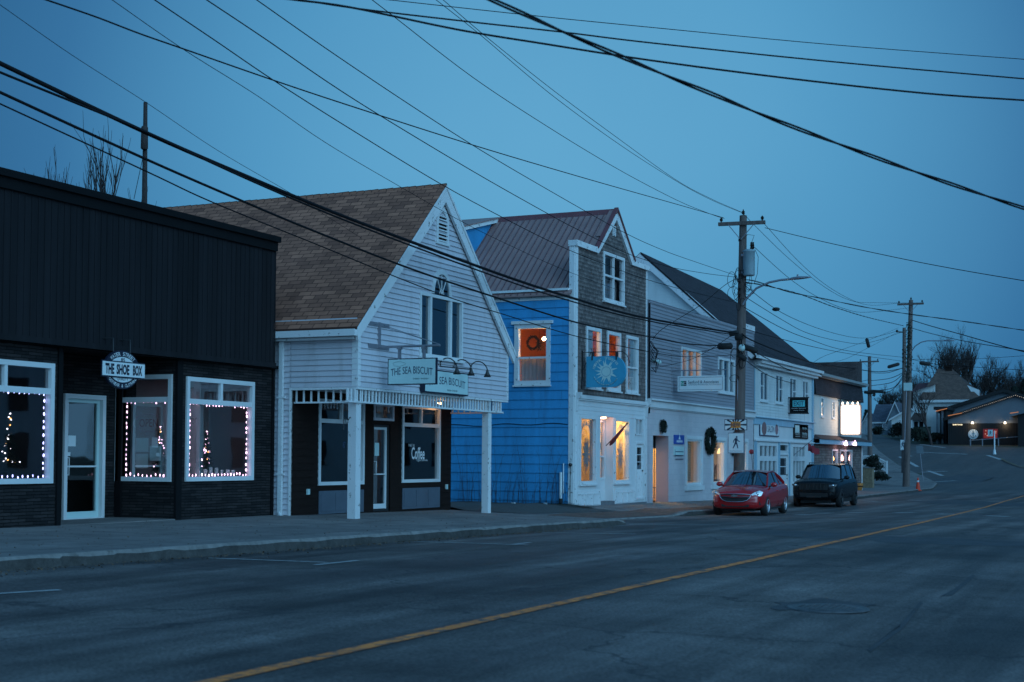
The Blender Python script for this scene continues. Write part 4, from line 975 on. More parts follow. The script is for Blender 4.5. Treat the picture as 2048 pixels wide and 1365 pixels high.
    mb = MB(); mb.prism([(xl-.25, zd-.08+.02), (tm, zrd-.08), (tm, zrd+.05), (xl-.25, zd+.05)], pd, -.01, .16); mb.obj('dormer_trim', M['peel'], B)
    mb = MB(); mb.prism([(xl-.27, zd+.055), (tm, zrd+.055), (tm, zrd+.09), (xl-.27, zd+.09)], pd, -(DB-yd), .2); mb.obj('dormer_roof', M['metal_roof'], B)
    # blue side wall
    ws = PX.rect(1025, 642, 1105, 772); wi = PX.rect(1030, 650, 1101, 770)
    mb = MB(); wall(mb, PX, D+.17, DB, z0-.3, ze-.32, [wi], lap=.287, th=.028); mb.obj('side_wall', M['blue'], B); mb = MB(); rj = random.Random(5)
    for i in range(21):
        for _ in range(2): y = rj.uniform(D+.4, D+6); za = z0-.3+i*.287; mb.face([PX.pt(y, za+.01, .030), PX.pt(y+.006, za+.01, .030), PX.pt(y+.006, za+.28, .006), PX.pt(y, za+.28, .006)]) if not (wi[0] < y < wi[2] and wi[1]-.3 < za < wi[3]) else None
    mb.obj('board_joints', M['ink'], B)
    mb = MB(); mb.box((t1-.02, D+.1, z0), (t1, DB, ze)); mb.box((t0, D+.02, z0-.3), (t0+.12, D+.17, z0+.1)); mb.obj('hidden_side_wall', M['peel'], B)
    mb = MB(); mb.pbox(PX, D+.17, ze-.32, DB, ze-.03, -.02, .03); mb.pbox(PX, D+.17, ze-.05, DB, ze+.02, .0, .14); mb.obj('eave_board', M['peel'], B)
    w = window(B, PX, wi, .14, mh=[(.44, 0, 1, .06)], frm='worn_white', glass='glass', o=(-.10, .05), sill=True)
    mb = MB(); mb.pbox(PX, wi[0]-.09, wi[3]-.0, wi[2]+.09, wi[3]+.10, -.0, .10); mb.obj('head_board', M['worn_white'], w)
    mb = MB(); iu0, iu1 = wi[0]+.14, wi[2]-.14; zz = wi[1]+.14; H = wi[3]-wi[1]-.28; n = 26
    pts = [(iu0+(iu1-iu0)*i/n, -.17-.015*math.sin(i*1.7)) for i in range(n+1)]
    for p, q in zip(pts, pts[1:]): mb.face([PX.pt(p[0], zz, p[1]), PX.pt(q[0], zz, q[1]), PX.pt(q[0], zz+H*.44, q[1]), PX.pt(p[0], zz+H*.44, p[1])], sm=True)
    mb.obj('curtain', M['curtain'], w)
    mb = MB(); x0, x1, y0, y1, za, zb_ = t0+.14, t1-.2, D+.12, D+3.6, wl[0][1]-.3, wl[0][3]+.3
    for q in ([(x1,y0,za),(x1,y1,za),(x1,y1,zb_),(x1,y0,zb_)], [(x0,y1,za),(x1,y1,za),(x1,y1,zb_),(x0,y1,zb_)], [(x0,y0,zb_),(x1,y0,zb_),(x1,y1,zb_),(x0,y1,zb_)], [(x0,y0,za),(x1,y0,za),(x1,y1,za),(x0,y1,za)]): mb.face(q)
    mb.obj('room_interior', M['orange_wall'], B)
    cy = (wi[0]+wi[2])/2
    T = thing('ceiling_bulb', 'bare glowing bulb hanging in the orange upstairs room of the blue shop', 'lamp', (t0+1.2, cy-.20, wi[3]))
    c = onX(1088, 678, t0+.9); mb = MB(); mb.tube([(c.x, c.y, wi[3]+.1), (c.x, c.y, c.z+.05)], .006, 5); mb.obj('cord', M['black_metal'], T)
    mb = MB(); mb.ball(c, .065, 14, 10); mb.obj('bulb', emit('bare_bulb', (1, .66, .34), 30), T); lamp(c+Vector((0, 0, -.1)), 85, (1, .55, .20), .07, T)
    T = thing('indoor_wreath', 'small green wreath hanging behind the lit side window of the blue shop', 'wreath', onX(1067, 686, t0+.35))
    wreath_mesh(T, onX(1066, 686, t0+.30), 'X', .19, .05, 5)
    mb = MB(); c = onX(1079, 690, t0+.4); r6 = random.Random(3)
    for i in range(160):
        p = c+Vector((r6.gauss(0, .03), r6.gauss(0, .06), r6.uniform(-.16, .12))); d = Vector((r6.uniform(-1, 1), r6.uniform(-1, 1), r6.uniform(-1, .4))).normalized()*.07
        mb.tube([p, p+d], [.006, .002], 3, False)
    mb.tube([c+Vector((0, 0, .1)), (c.x, c.y, wi[3])], .004, 4); tag(mb.obj('hanging_greenery', M['wreath']), 'dark bunch of greenery hanging beside the indoor wreath', 'greenery')
    # front windows
    window(B, P, wa, .10, mv=[(.5, 0, 1, .045)], mh=[(.53, 0, 1, .06)], frm='worn_white', glass='glass', o=(-.08, .05), curtain=[(0, 1, (0, .5))])
    for i, q in enumerate(wl): window(B, P, q, .11, mh=[(.44, 0, 1, .06)], frm='worn_white', glass='glass', o=(-.08, .05), curtain=[(0, .42, (.44, 1)), (0, 1, (0, .42))])
    room(B, P, wa[0]-.1, wa[1]-.1, wa[2]+.1, wa[3]+.1, 1.5, 'room_dark', -.3)
    mb = MB(); u, z = P.uz(1227, 463); mb.pbox(P, u-.13, z-.17, u+.13, z+.17, .0, .04)
    for k_ in range(5): mb.obox(P.pt(u, z-.12+k_*.06, .05), (.10, 0, 0), (0, -.012, -.014), (0, 0, .005))
    mb.obj('gable_vent', M['worn_white'], B)
    # shop front --------------------------------------------------------
    zc = zsh; zf = P.uz(1160, 829)[1]; zsill = P.uz(1170, 969)[1]; zk = P.uz(1150, 975)[1]
    mb = MB(); wall(mb, P, t0+.2, t1-.12, zf, zc-.1, [], lap=.135, th=.012)
    mb.pbox(P, t0+.16, zc-.12, t1-.02, zc+.0, -.0, .10); mb.pbox(P, t0+.18, zc-.17, t1-.04, zc-.121, 0, .06)
    mb.obj('sign_band', M['white'], B)
    for u in (t0+.05, t1-.16):
        mb = MB(); mb.prism([(0, zf+.02), (.0, zc+.06), (-.24, zc+.06), (-.22, zc-.12), (-.10, zc-.2), (-.08, zf+.12), (-.03, zf+.02)], PL('X', u), -.09, 0) if False else None
        a = [(0.0, zf+.02), (0.0, zc+.06), (.22, zc+.06), (.20, zc-.08), (.10, zc-.16), (.07, zf+.10)]
        A = [Vector((u, D-o, z)) for o, z in a]; Bv = [Vector((u+.11, D-o, z)) for o, z in a]; mb.face(A); mb.face(Bv[::-1])
        for i in range(len(a)): j = (i+1) % len(a); mb.face([A[i], Bv[i], Bv[j], A[j]])
        mb.obj('bracket', M['white'], B)
    g1 = (P.uz(1158, 900)[0], zsill, P.uz(1192, 900)[0], zf-.03); g2 = (P.uz(1228, 900)[0], zsill, P.uz(1258, 900)[0], zf-.03)
    e0 = P.uz(1201, 900)[0]; e1 = P.uz(1228, 900)[0]-.06                   # the recessed entrance
    dd = (P.uz(1271, 900)[0], gz(46, D)+.12, P.uz(1288, 900)[0], P.uz(1272, 884)[1])
    tw = (P.uz(1270, 900)[0], P.uz(1270, 871)[1], P.uz(1284, 900)[0], P.uz(1270, 836)[1])
    mb = MB(); wall(mb, P, t0+.2, t1-.12, z0-.2, zf, [g1, g2, dd, tw, (e0, z0-.2, e1, zf-.02)]); mb.obj('front_wall', M['white'], B)
    for q in (g1, g2): window(B, P, q, .10, frm='worn_white', glass='glass', o=(-.12, .04), sill=True)
    for (a, b) in ((t0+.24, e0-.02), (e1+.08, dd[0]-.12)):
        mb = MB(); zz0, zz1 = z0+.05, zk-.12; mb.pbox(P, a, zz0, b, zz1, 0, .03)
        for i in range(3):
            c0 = a+.06+(b-a-.08)*i/3; c1 = a+.04+(b-a-.08)*(i+1)/3
            mb.pbox(P, c0, zz0+.08, c1-.03, zz0+.10, .03, .05); mb.pbox(P, c0, zz1-.12, c1-.03, zz1-.09, .03, .05); mb.pbox(P, c0, zz0+.1, c0+.02, zz1-.12, .03, .05); mb.pbox(P, c1-.05, zz0+.1, c1-.03, zz1-.12, .03, .05)
        mb.obj('kick_panel', M['worn_white'], B)
    rdp = .30; Q = PL('Y', D+rdp); ed = (e0+.03, z0+.15, e1-.03, zf-.2)
    mb = MB()
    mb.face([(e0, D, z0), (e0, D+rdp, z0), (e0, D+rdp, zf), (e0, D, zf)]); mb.face([(e1, D, z0), (e1, D+rdp, z0), (e1, D+rdp, zf), (e1, D, zf)]); mb.face([(e0, D, zf-.02), (e1, D, zf-.02), (e1, D+rdp, zf-.02), (e0, D+rdp, zf-.02)])
    wall(mb, Q, e0, e1, z0, zf, [(ed[0], z0+.9, ed[2], zf-.12)]); mb.obj('entrance_wall', M['white'], B)
    mb = MB(); mb.box((e0, D-.06, z0-.1), (e1, D+rdp, gz(44, D)+.12)); mb.box((t0+.02, D-.035, z0-.3), (t1, D-.001, z0+.10)); mb.obj('step', mat('grey_stone_step', (.16, .16, .17), .85, .3), B)
    w = window(B, Q, (ed[0], z0+.9, ed[2], zf-.12), .07, frm='white', glass='glass', sill=False, mh=[(.38, 0, 1, .05)])
    # interior
    room(B, P, t0+.15, z0+.2, dd[0]-.05, zf-.02, 4.5, 'warm_wall', -.16, fm='wood_floor')
    c = onX(1208, 843, e0+.05); T = thing('shop_lamp', 'glowing warm lamp inside the blue shop above the entrance', 'lamp', (44, D+1.6, zf))
    c = onY(1207, 844, D+.85); mb = MB(); mb.tube([(c.x, c.y, zf), (c.x, c.y, c.z+.1)], .008, 5); mb.lathe(c, [(.02, .14), (.10, .06), (.12, .02)], 12); mb.obj('shade', M['black_metal'], T)
    mb = MB(); mb.ball(c, .08, 12, 10); mb.obj('bulb', emit('shop_bulb', (1, .72, .30), 30), T); lamp(c+Vector((0, 0, -.15)), 120, (1, .62, .26), .1, T)
    u, z = P.uz(1210, 833); T = thing('entrance_light', 'small flush ceiling light over the blue shop entrance', 'lamp', ((e0+e1)/2, D+.3, zf-.02))
    mb = MB(); mb.lathe(((e0+e1)/2, D+.14, zf-.03), [(.10, 0), (.09, -.04), (.0, -.05)], 14); mb.obj('diffuser', emit('entrance_diffuser', (1, .62, .35), 14), T); lamp(((e0+e1)/2, D+.12, zf-.2), 6, (1, .42, .30), .06, T)
    # displays
    for (lab, cx, cy_, rr) in (('large white paper star in the left shop window of the blue shop', 1173, 909, 0), ('large white paper star in the right shop window of the blue shop', 1241, 912, 1)):
        T0 = onY(cx, cy_, D+.11); mb = MB(); pts = []
        for i in range(28):
            a = 2*math.pi*i/28; r = (.30 if i % 2 else .62)*(1+.12*math.sin(i*2.3)); pts.append((T0.x+r*.55*math.cos(a), T0.z+r*math.sin(a)*.95))
        mb.prism(pts, PL('Y', T0.y), -.02, .0)
        for i in range(10):
            a = 2*math.pi*i/10; mb.prism([(T0.x+.06*math.cos(a-.3), T0.z+.09*math.sin(a-.3)), (T0.x+.30*math.cos(a), T0.z+.5*math.sin(a)), (T0.x+.06*math.cos(a+.3), T0.z+.09*math.sin(a+.3))], PL('Y', T0.y-.012), -.01, .0)
        tag(mb.obj('paper_star', paper_mat()), lab, 'paper star')
    for lab, cx, cy_ in (('white arched lace decoration hung in the left window of the blue shop', 1172, 863), ('white arched lace decoration hung in the right window of the blue shop', 1243, 868)):
        c = onY(cx, cy_, D+.10); mb = MB(); r7 = random.Random(int(cx))
        for i in range(26):
            a = math.radians(-10+200*i/25); p = c+Vector((.36*math.cos(a), 0, -.1+.30*math.sin(a))); q = p+Vector((.09*math.cos(a), 0, .11*math.sin(a))); mb.prism([(p.x-.03, p.z), (q.x, q.z+.03), (p.x+.03, p.z-.02)], PL('Y', c.y+r7.uniform(-.01, .01)), -.006, 0)
        tag(mb.obj('lace_garland', M['sign_white']), lab, 'garland')
    # potted twigs behind the entrance glass
    c = onY(1210, 890, D+.6); mb = MB(); r8 = random.Random(8)
    T = thing('potted_twigs', 'dark pot of bare twigs inside the blue shop doorway', 'plant', c+Vector((0, 0, -.25)))
    mb.lathe(c+Vector((0, 0, -.25)), [(.10, 0), (.16, .1), (.17, .32), (.13, .34)], 14); mb.obj('pot', M['black_metal'], T)
    mb = MB()
    for i in range(30):
        a = r8.uniform(0, 6.28); p = c+Vector((0, 0, .05)); q = p+Vector((math.cos(a)*.12, math.sin(a)*.12, .25)); e = q+Vector((math.cos(a)*.15, math.sin(a)*.15, r8.uniform(.1, .3)))
        mb.tube([p, q, e], [.006, .004, .002], 3, False)
    mb.obj('twigs', M['bark'], T)
    # shelves and goods
    r9 = random.Random(21); mb = MB()
    for k_, yy in enumerate((D+.7, D+2.2)):
        pass
    S = thing('display_shelf', 'dark wooden display shelf with goods inside the blue shop', 'shelf', (t0+1.5, D+1.8, z0+.2))
    mb = MB(); x0, x1 = t0+1.0, t0+2.0
    for h in (.25, .75, 1.2): mb.box((x0, D+1.7, z0+.2+h), (x1, D+2.0, z0+.23+h))
    for x in (x0, x1-.04): mb.box((x, D+1.7, z0+.2), (x+.04, D+2.0, z0+1.7))
    mb.obj('frame', M['wood_floor'], S)
    mb = MB()
    for h in (.23, .73, 1.18):
        x = x0+.08
        while x < x1-.15: w_ = r9.uniform(.06, .14); mb.box((x, D+1.75, z0+.232+h), (x+w_, D+1.9, z0+.232+h+r9.uniform(.1, .3))); x += w_+.04
    g = mb.obj('goods', mat('mixed_goods', (.35, .2, .15), .7, .6, 6), S)
    # doors
    mb = MB(); frame(mb, P, dd, .07, -.08, .03); dr = mb.obj('door', M['worn_white'], B)
    l = (dd[0]+.07, dd[1], dd[2]-.07, dd[3]-.07); um = (l[0]+l[2])/2; mb = MB(); hole = (l[0]+.10, l[1]+1.05, l[2]-.10, l[3]-.12); wall(mb, P, l[0], l[2], l[1], l[3], [hole], base=-.04)
    for z in (1, 2): zz = hole[1]+(hole[3]-hole[1])*z/3; mb.pbox(P, hole[0], zz-.012, hole[2], zz+.012, -.05, -.03)
    mb.pbox(P, l[0]+.10, l[1]+.15, l[2]-.10, l[1]+.85, -.04, -.03); mb.obj('leaf', M['peel'], dr)
    mb = MB(); mb.face([P.pt(hole[0], hole[1], -.05), P.pt(hole[2], hole[1], -.05), P.pt(hole[2], hole[3], -.05), P.pt(hole[0], hole[3], -.05)]); mb.obj('pane', M['glass_dim'], dr)
    mb = MB(); mb.ball(P.pt(l[2]-.07, l[1]+1.0, .0), .03); mb.obj('handle', M['black_metal'], dr)
    window(B, P, tw, .05, mv=[(.5, 0, 1, .08)], frm='worn_white', glass='glass_dim', sill=False)
    room(B, P, dd[0], z0+.1, t1-.13, zf, 1.5, 'room_dark', -.1)
    # furled flag
    a = onY(1212, 892, D-.05); b = onY(1254, 848, D-.75); T = thing('furled_flag', 'furled dark red flag on a slanting pole in front of the blue shop', 'flag', a)
    mb = MB(); mb.tube([a, b], .016, 7); mb.ball(b, .03); mb.obj('flagpole', M['black_metal'], T)
    mb = MB(); d = b-a; pts = [a+d*f for f in (.18, .25, .35, .48, .62, .78, .95)]; mb.tube([p+Vector((0, 0, -.02*i)) for i, p in enumerate(pts[::-1])][::-1], [.02, .055, .075, .06, .05, .035, .02], 8)
    mb.obj('cloth', mat('dark_red_flag', (.16, .02, .025), .8, .3, 8), T)
    # hanging star sign ------------------------------------------------
    tx = P.uz(1164, 704)[0]+.02; S = PL('X', tx); zA = onX(1180, 705, tx).z
    T = thing('star_sign', 'blue rounded hanging sign with a pale sun star on the shingled front', 'sign', (tx, D, zA))
    rr = (onX(1252, 740, tx).y, onX(1210, 775, tx).z, onX(1174, 740, tx).y, onX(1210, 713, tx).z); hh = (rr[3]-rr[1])/2; zc_ = (rr[1]+rr[3])/2
    ends = rr[0]+hh*.85; poly = [(rr[2], rr[1]), (rr[2], rr[3]), (ends, rr[3])]+[(ends-hh*.85*math.sin(math.pi*i/16), zc_+hh*math.cos(math.pi*i/16)) for i in range(1, 16)]+[(ends, rr[1])]
    mb = MB(); mb.prism(poly, S, -.06, .06); mb.obj('board', mat('sea_blue_board', (.045, .33, .50), .5, .08), T)
    mb = MB(); mb.box((tx-.08, D-.05, zA-.9), (tx-.04, D-.01, zA+.05)); mb.tube([(tx-.0, D-.03, zA), (tx, rr[0]+.1, zA)], .014, 6)
    mb.tube([(tx, rr[0]+.2, zA)]+[(tx, rr[0]+.2-.32*math.sin(i*.16), zA-.42+.42*math.cos(i*.16)) for i in range(10)], .012, 6); mb.tube([(tx, D-.03, zA-.55), (tx, D-.3, zA)], .01, 6)
    mb.box((tx-.1, D-.04, zA-1.15), (tx-.06, D-.0, zA-.85))
    for px in (1186, 1234): y = onX(px, 710, tx).y; mb.box((tx-.075, y-.02, rr[3]-.12), (tx+.075, y+.02, zA))
    mb.obj('bracket', M['black_metal'], T)
    sc = (onX(1214, 740, tx).y, zc_); st = []
    for i in range(32):
        a = 2*math.pi*i/32+.1; r = [.21, .16, .32, .16][i % 4]*hh/.42; st.append((sc[0]+r*math.cos(a), sc[1]+r*math.sin(a)))
    mb = MB(); mb.prism(st, S, .061, .066)
    for i in range(9):
        a = 2*math.pi*i/9; r = .31*hh/.42; mb.prism([(sc[0]+.15*math.cos(a-.25), sc[1]+.15*math.sin(a-.25)), (sc[0]+r*1.1*math.cos(a+.1), sc[1]+r*1.1*math.sin(a+.1)), (sc[0]+.15*math.cos(a+.25), sc[1]+.15*math.sin(a+.25))], S, .061, .065)
    mb.obj('sun_star', M['sign_blue'], T)
    mb = MB(); c = S.pt(sc[0], sc[1], .067)
    mb.tube([c+Vector((-.001, .13*math.cos(a*.3)*hh/.42, .13*math.sin(a*.3)*hh/.42)) for a in range(22)], .006, 4, False); mb.obj('star_ring', mat('star_ring', (.05, .25, .38), .5, .05), T)
    mb = MB(); arc_text(mb, 'Atlantic', c, S.right(), Z0, hh*.90, hh*.86, 168, 112, hh*.16, 0)
    arc_text(mb, 'Treasures', c, S.right(), Z0, hh*.90, hh*.86, 98, 30, hh*.16, 0); [scribble(mb, S.pt(sc[0]-hh*.88*math.cos(math.radians(q_)), sc[1]+hh*.86*math.sin(math.radians(q_)), .067), S.right()*-math.sin(math.radians(q_))+Z0*math.cos(math.radians(q_)), S.right()*math.cos(math.radians(q_))+Z0*math.sin(math.radians(q_)), hh*.26, hh*.12, 3, .008) for q_ in range(210, 335, 22)]
    mb.obj('lettering', M['sign_blue'], T)
    # cable along the side, plastic vent pipe, tap
    z = PX.uz(1000, 850)[1]; mb = MB(); mb.tube([PX.pt(D+.2+i*.25, z+.03*math.sin(i*.9)+.02*math.sin(i*.35), .03) for i in range(19)], .012, 5); tag(mb.obj('wall_cable', M['cable']), 'black cable sagging along the blue side wall', 'cable')
    a = onX(1121, 1000, t0-.1); T = thing('standpipe', 'pale plastic pipe with black elbow at the foot of the blue wall', 'pipe', (a.x, a.y, gz(t0, a.y)))
    zt = onX(1121, 945, t0-.1).z; mb = MB(); mb.tube([(t0-.09, a.y, a.z), (t0-.09, a.y, zt)], .045, 10); mb.tube([(t0-.07, a.y-.08, a.z+.2), (t0-.07, a.y-.08, zt+.28)], .02, 8); mb.obj('pipe', M['sign_white'], T)
    mb = MB(); mb.tube([(t0-.09, a.y, a.z+.04), (t0-.09, a.y, a.z-.10), (t0-.2, a.y-.03, a.z-.13)], .055, 10); mb.obj('elbow', M['rubber'], T)
    a = onX(1151, 930, t0-.04); mb = MB(); mb.lathe((t0-.02, D+.08, a.z), [(.05, 0), (.05, -.08), (.02, -.09)], 10, 'x'); mb.tube([(t0-.03, D+.08, a.z), (t0-.05, D+.09, a.z-.5), (t0-.03, D+.1, a.z-1.4)], .008, 5); tag(mb.obj('corner_tap', M['black_metal']), 'small black tap and hose on the peeling corner board', 'tap')
def wreath_mesh(T, c, k, R, r, seed, deep=.05, name='boughs', bow=True, dens=1):
    rr = random.Random(seed); mb = MB()
    for i in range(int(420*dens)):
        a = rr.uniform(0, 6.283); b = rr.uniform(0, 6.283); q = R+r*math.cos(b)*rr.uniform(.3, 1); o = r*math.sin(b)*rr.uniform(.3, 1)
        ex = (Vector((1, 0, 0)) if k == 'Y' else Vector((0, -1, 0))); ou = (Vector((0, -1, 0)) if k == 'Y' else Vector((-1, 0, 0)))
        p = c+ex*(q*math.cos(a))+Z0*(q*math.sin(a))+ou*o
        d = (ex*math.cos(a+1.2+rr.uniform(-.6, .6))+Z0*math.sin(a+1.2+rr.uniform(-.6, .6))+ou*rr.uniform(-.5, .8)).normalized()*r*.9
        n = d.cross(ou).normalized()*r*.16
        mb.face([p-n, p+n, p+d+n*.2, p+d-n*.2]); n2 = d.cross(n).normalized()*r*.16; mb.face([p-n2, p+n2, p+d])
    mb.obj(name, M['wreath'], T)
    mb = MB(); ex = (Vector((1, 0, 0)) if k == 'Y' else Vector((0, -1, 0)))
    mb.tube([c+ex*(R*math.cos(i*.314))+Z0*(R*math.sin(i*.314)) for i in range(21)], r*.45, 6, False); mb.obj('ring', M['wreath'], T)
# ================================================================ 4. grey office
def office():
    D = 17.0; P = PL('Y', D); t0 = P.uz(1293.5, 800)[0]; t1 = P.uz(1507, 800)[0]; z0 = gz(54, D)-.25
    B = thing('grey_office', 'two-storey office with grey siding above and pale painted brick below', 'office', ((t0+t1)/2, D, z0))
    zt = P.uz(1304, 607)[1]; zb = (P.uz(1296, 810)[1]+P.uz(1507, 838)[1])/2; PX = PL('X', t0+.02)
    w1 = (P.uz(1361, 720)[0], P.uz(1401, 760)[1]-.35, P.uz(1401, 720)[0], P.uz(1361, 693)[1]); w2 = (P.uz(1435, 740)[0], P.uz(1468, 790)[1], P.uz(1468, 740)[0], P.uz(1435, 714)[1])
    w1 = (w1[0], w2[1], w1[2], w1[3])
    mb = MB(); wall(mb, P, t0+.2, t1, zb+.28, zt, [w1, w2], lap=.125, th=.024); mb.obj('grey_siding', M['grey_siding'], B)
    mb = MB(); mb.pbox(P, t0+.2, zt, t1+.03, zt+.10, -.25, .04); mb.pbox(P, t0+.15, zb+.27, t0+.30, zt, -.0, .03); mb.pbox(P, t1-.1, zb+.28, t1, zt, 0, .028); mb.obj('grey_trim', M['grey_siding'], B)
    mb = MB(); mb.pbox(P, t1-1.6, zt+.101, t1+.05, zt+.32, -.25, .05); mb.obj('parapet_flashing', M['worn_white'], B)
    mb = MB(); mb.box((t0+.2, D+.0, z0), (t0+.22, D+.6, zt)); mb.box((t0, D+.55, z0), (t0+.2, D+.6, zt-.2)); mb.box((t1-.02, D+.02, z0), (t1, D+14, zt)); mb.box((t0+.2, D+.25, zt-.15), (t1, D+14, zt-.02)); mb.box((t0, D+.6, z0), (t0+.02, D+14, zt-.2)); mb.box((t0, D+13.9, z0), (t1, D+14, zt-.1)); mb.obj('flat_roof', M['grey_siding'], B)
    window(B, P, w1, .10, mv=[(.30, 0, 1, .12), (.70, 0, 1, .12)], frm='white', glass='glass', o=(-.08, .05)); window(B, P, w2, .10, mv=[(.30, 0, 1, .12), (.70, 0, 1, .12)], frm='white', glass='glass_dim', o=(-.08, .05), curtain=[(0, 1, (0, .5))])
    mb = MB(); r = (w1[0]+(w1[2]-w1[0])*.34, w1[1]+.1, w1[0]+(w1[2]-w1[0])*.66, w1[3]-.1); mb.pbox(P, *r, -.16, -.15); mb.obj('lit_blind', mat('tan_blind', (.6, .42, .25), .9, .1, 8), B)
    room(B, P, w1[0]-.1, w1[1]-.1, w1[2]+.1, w1[3]+.1, 1.8, 'warm_wall', -.1); room(B, P, w2[0]-.1, w2[1]-.1, w2[2]+.1, w2[3]+.1, 1.8, 'room_dark', -.1)
    T = thing('upstairs_lamp', 'warm lamp behind the blind of the left upper office window', 'lamp', (w1[0]+.5, D+1, w1[3])); c = Vector(((w1[0]+w1[2])/2, D+.10, w1[3]-.25))
    mb = MB(); mb.ball((c.x, D+.9, w1[3]+.0), .08, 10, 8); mb.obj('bulb', emit('office_bulb', (1, .7, .4), 10), T); lamp((c.x, D+.9, w1[3]-.25), 14, (1, .60, .32), .1, T); lamp((c.x, D+.125, (w1[1]+w1[3])/2+.2), .9, (1, .60, .32), .02, T)
    # cornice and brick
    mb = MB(); mb.pbox(P, t0, zb-.02, t1, zb+.22, 0, .10); mb.pbox(P, t0, zb+.221, t1+.02, zb+.28, 0, .20); mb.pbox(P, t0, zb-.06, t1, zb-.021, 0, .05); mb.obj('cornice', M['white'], B)
    en = (P.uz(1306, 900)[0], z0-.1, P.uz(1337, 900)[0], P.uz(1306, 871)[1]); sh = [(P.uz(1373, 900)[0], P.uz(1373, 970)[1], P.uz(1402, 900)[0], P.uz(1373, 879)[1]), (P.uz(1425, 900)[0], 0, P.uz(1449, 900)[0], 0), (P.uz(1472, 900)[0], 0, P.uz(1493, 900)[0], 0)]
    sh = [(a, sh[0][1], b, sh[0][3]) for a, _, b, _ in sh]
    mb = MB(); wall(mb, P, t0, t1, z0-.1, zb, [en]+sh); mb.obj('brick_wall', M['painted_brick'], B)
    for q in sh:
        window(B, P, q, .07, frm='white', glass='glass', o=(-.18, .0), sill=True)
    for q in sh:
        mb = MB(); mb.pbox(P, q[0]-.14, q[3]+.0, q[2]+.14, q[3]+.14, 0, .05); mb.pbox(P, q[0]-.14, q[1]-.0, q[0]-.002, q[3]-.001, 0, .045); mb.pbox(P, q[2]+.002, q[1], q[2]+.14, q[3]-.001, 0, .045); mb.pbox(P, q[0]-.2, q[1]-.22, q[2]+.2, q[1]-.055, 0, .09)
        mb.obj('window_surround', M['white'], B)
    # entrance recess, lit hall behind
    rd = .5; Q = PL('Y', D+rd)
    mb = MB(); mb.face([(en[2], D, z0), (en[2], D+rd, z0), (en[2], D+rd, en[3]), (en[2], D, en[3])]); mb.face([(en[0], D, z0), (en[0], D+rd, z0), (en[0], D+rd, en[3]), (en[0], D, en[3])]); mb.face([(en[0], D, en[3]), (en[2], D, en[3]), (en[2], D+rd, en[3]), (en[0], D+rd, en[3])]); mb.obj('recess_wall', mat('mauve_paint', (.36, .31, .34), .8, .05), B)  # entrance recess painted plain mauve
    dz = gz(49, D)+.03; w = window(B, Q, (en[0]+.01, dz, en[2]-.005, en[3]-.45), .025, frm='black_metal', glass='glass', sill=False, o=(-.06, -.02)); mb = MB(); mb.pbox(Q, en[0], en[3]-.45, en[2], en[3], -.03, .0); mb.obj('door_head', M['dark_trim'], B)
    room(B, Q, en[0]-.1, dz-.02, sh[0][0]-.25, en[3]-.1, 4, 'warm_wall', -.12, fm='wood_floor'); lamp((en[0]+1.9, D+rd+.6, en[3]-.6), 190, (1, .60, .12), .15, None and B or thing('hall_lamp', 'warm ceiling lamp in the office entrance hall', 'lamp', (en[0]+1.0, D+rd+1.5, en[3]-.2)))
    T = bpy.data.objects['hall_lamp']; mb = MB(); mb.lathe((en[0]+1.0, D+rd+1.5, en[3]-.2), [(.15, .08), (.18, 0), (.1, -.06), (0, -.07)], 12); mb.obj('diffuser', emit('hall_diffuser', (1, .7, .3), 12), T)
    # chair in the hall
    c = onY(1311, 985, D+rd+.35); cz = dz; T = thing('hall_chair', 'dark round-backed chair standing in the lit office hall', 'chair', (c.x, c.y, cz)); x, y = c.x+.1, c.y
    mb = MB(); mb.lathe((x, y, cz+.44), [(0, .05), (.2, .05), (.22, .02), (.2, 0), (0, 0)], 16); mb.obj('seat', M['black_metal'], T)
    mb = MB(); mb.prism([(x+.22*math.cos(i*.314), cz+.72+.20*math.sin(i*.314)) for i in range(20)], PL('Y', y-.18), -.02, .02); mb.obj('backrest', M['black_metal'], T)
    for sx in (-.15, .15):
        for sy in (-.15, .15): mb = MB(); mb.tube([(x+sx*.8, y+sy*.8, cz+.45), (x+sx*1.2, y+sy*1.2, cz)], .014, 6); mb.obj('leg', M['steel'], T)
    u, z = Q.uz(1333, 920); mb = MB(); p = onY(1310, 918, D+rd+.8); mb.box((p.x-.10, p.y, p.z-.28), (p.x+.14, p.y+.02, p.z+.28)); tag(mb.obj('hall_picture', M['brown_board']), 'small dark framed picture in the lit office hall', 'picture')
    # lit shop windows: rooms with furnishings
    room(B, P, sh[0][0]-.15, z0+.3, t1-.08, sh[0][3]+.2, 3.0, 'warm_wall', -.2, fm='wood_floor')
    T = thing('office_lamp', 'bright yellow lamp inside the middle ground-floor office window', 'lamp', (sh[1][0], D+1, sh[1][3])); c = onY(1442, 903, D+.6)
    mb = MB(); mb.lathe(c, [(.10, .12), (.18, -.10), (.17, -.10), (.09, .11)], 14); mb.obj('shade', emit('yellow_shade', (1, .62, .22), 3.5), T); lamp(c, 110, (1, .62, .28), .12, T); lamp((sh[0][2]+1.2, D+1.6, sh[0][3]), 120, (1, .68, .40), .2, T)
    mb = MB(); mb.tube([c+Vector((0, 0, .12)), (c.x, c.y, sh[0][3]+.2)], .01, 5); mb.obj('cord', M['black_metal'], T)
    T = thing('office_blind', 'pale translucent blind drawn down in the left office window', 'blind', P.pt(sh[0][0], sh[0][3], -.3)); mb = MB()
    n = 16
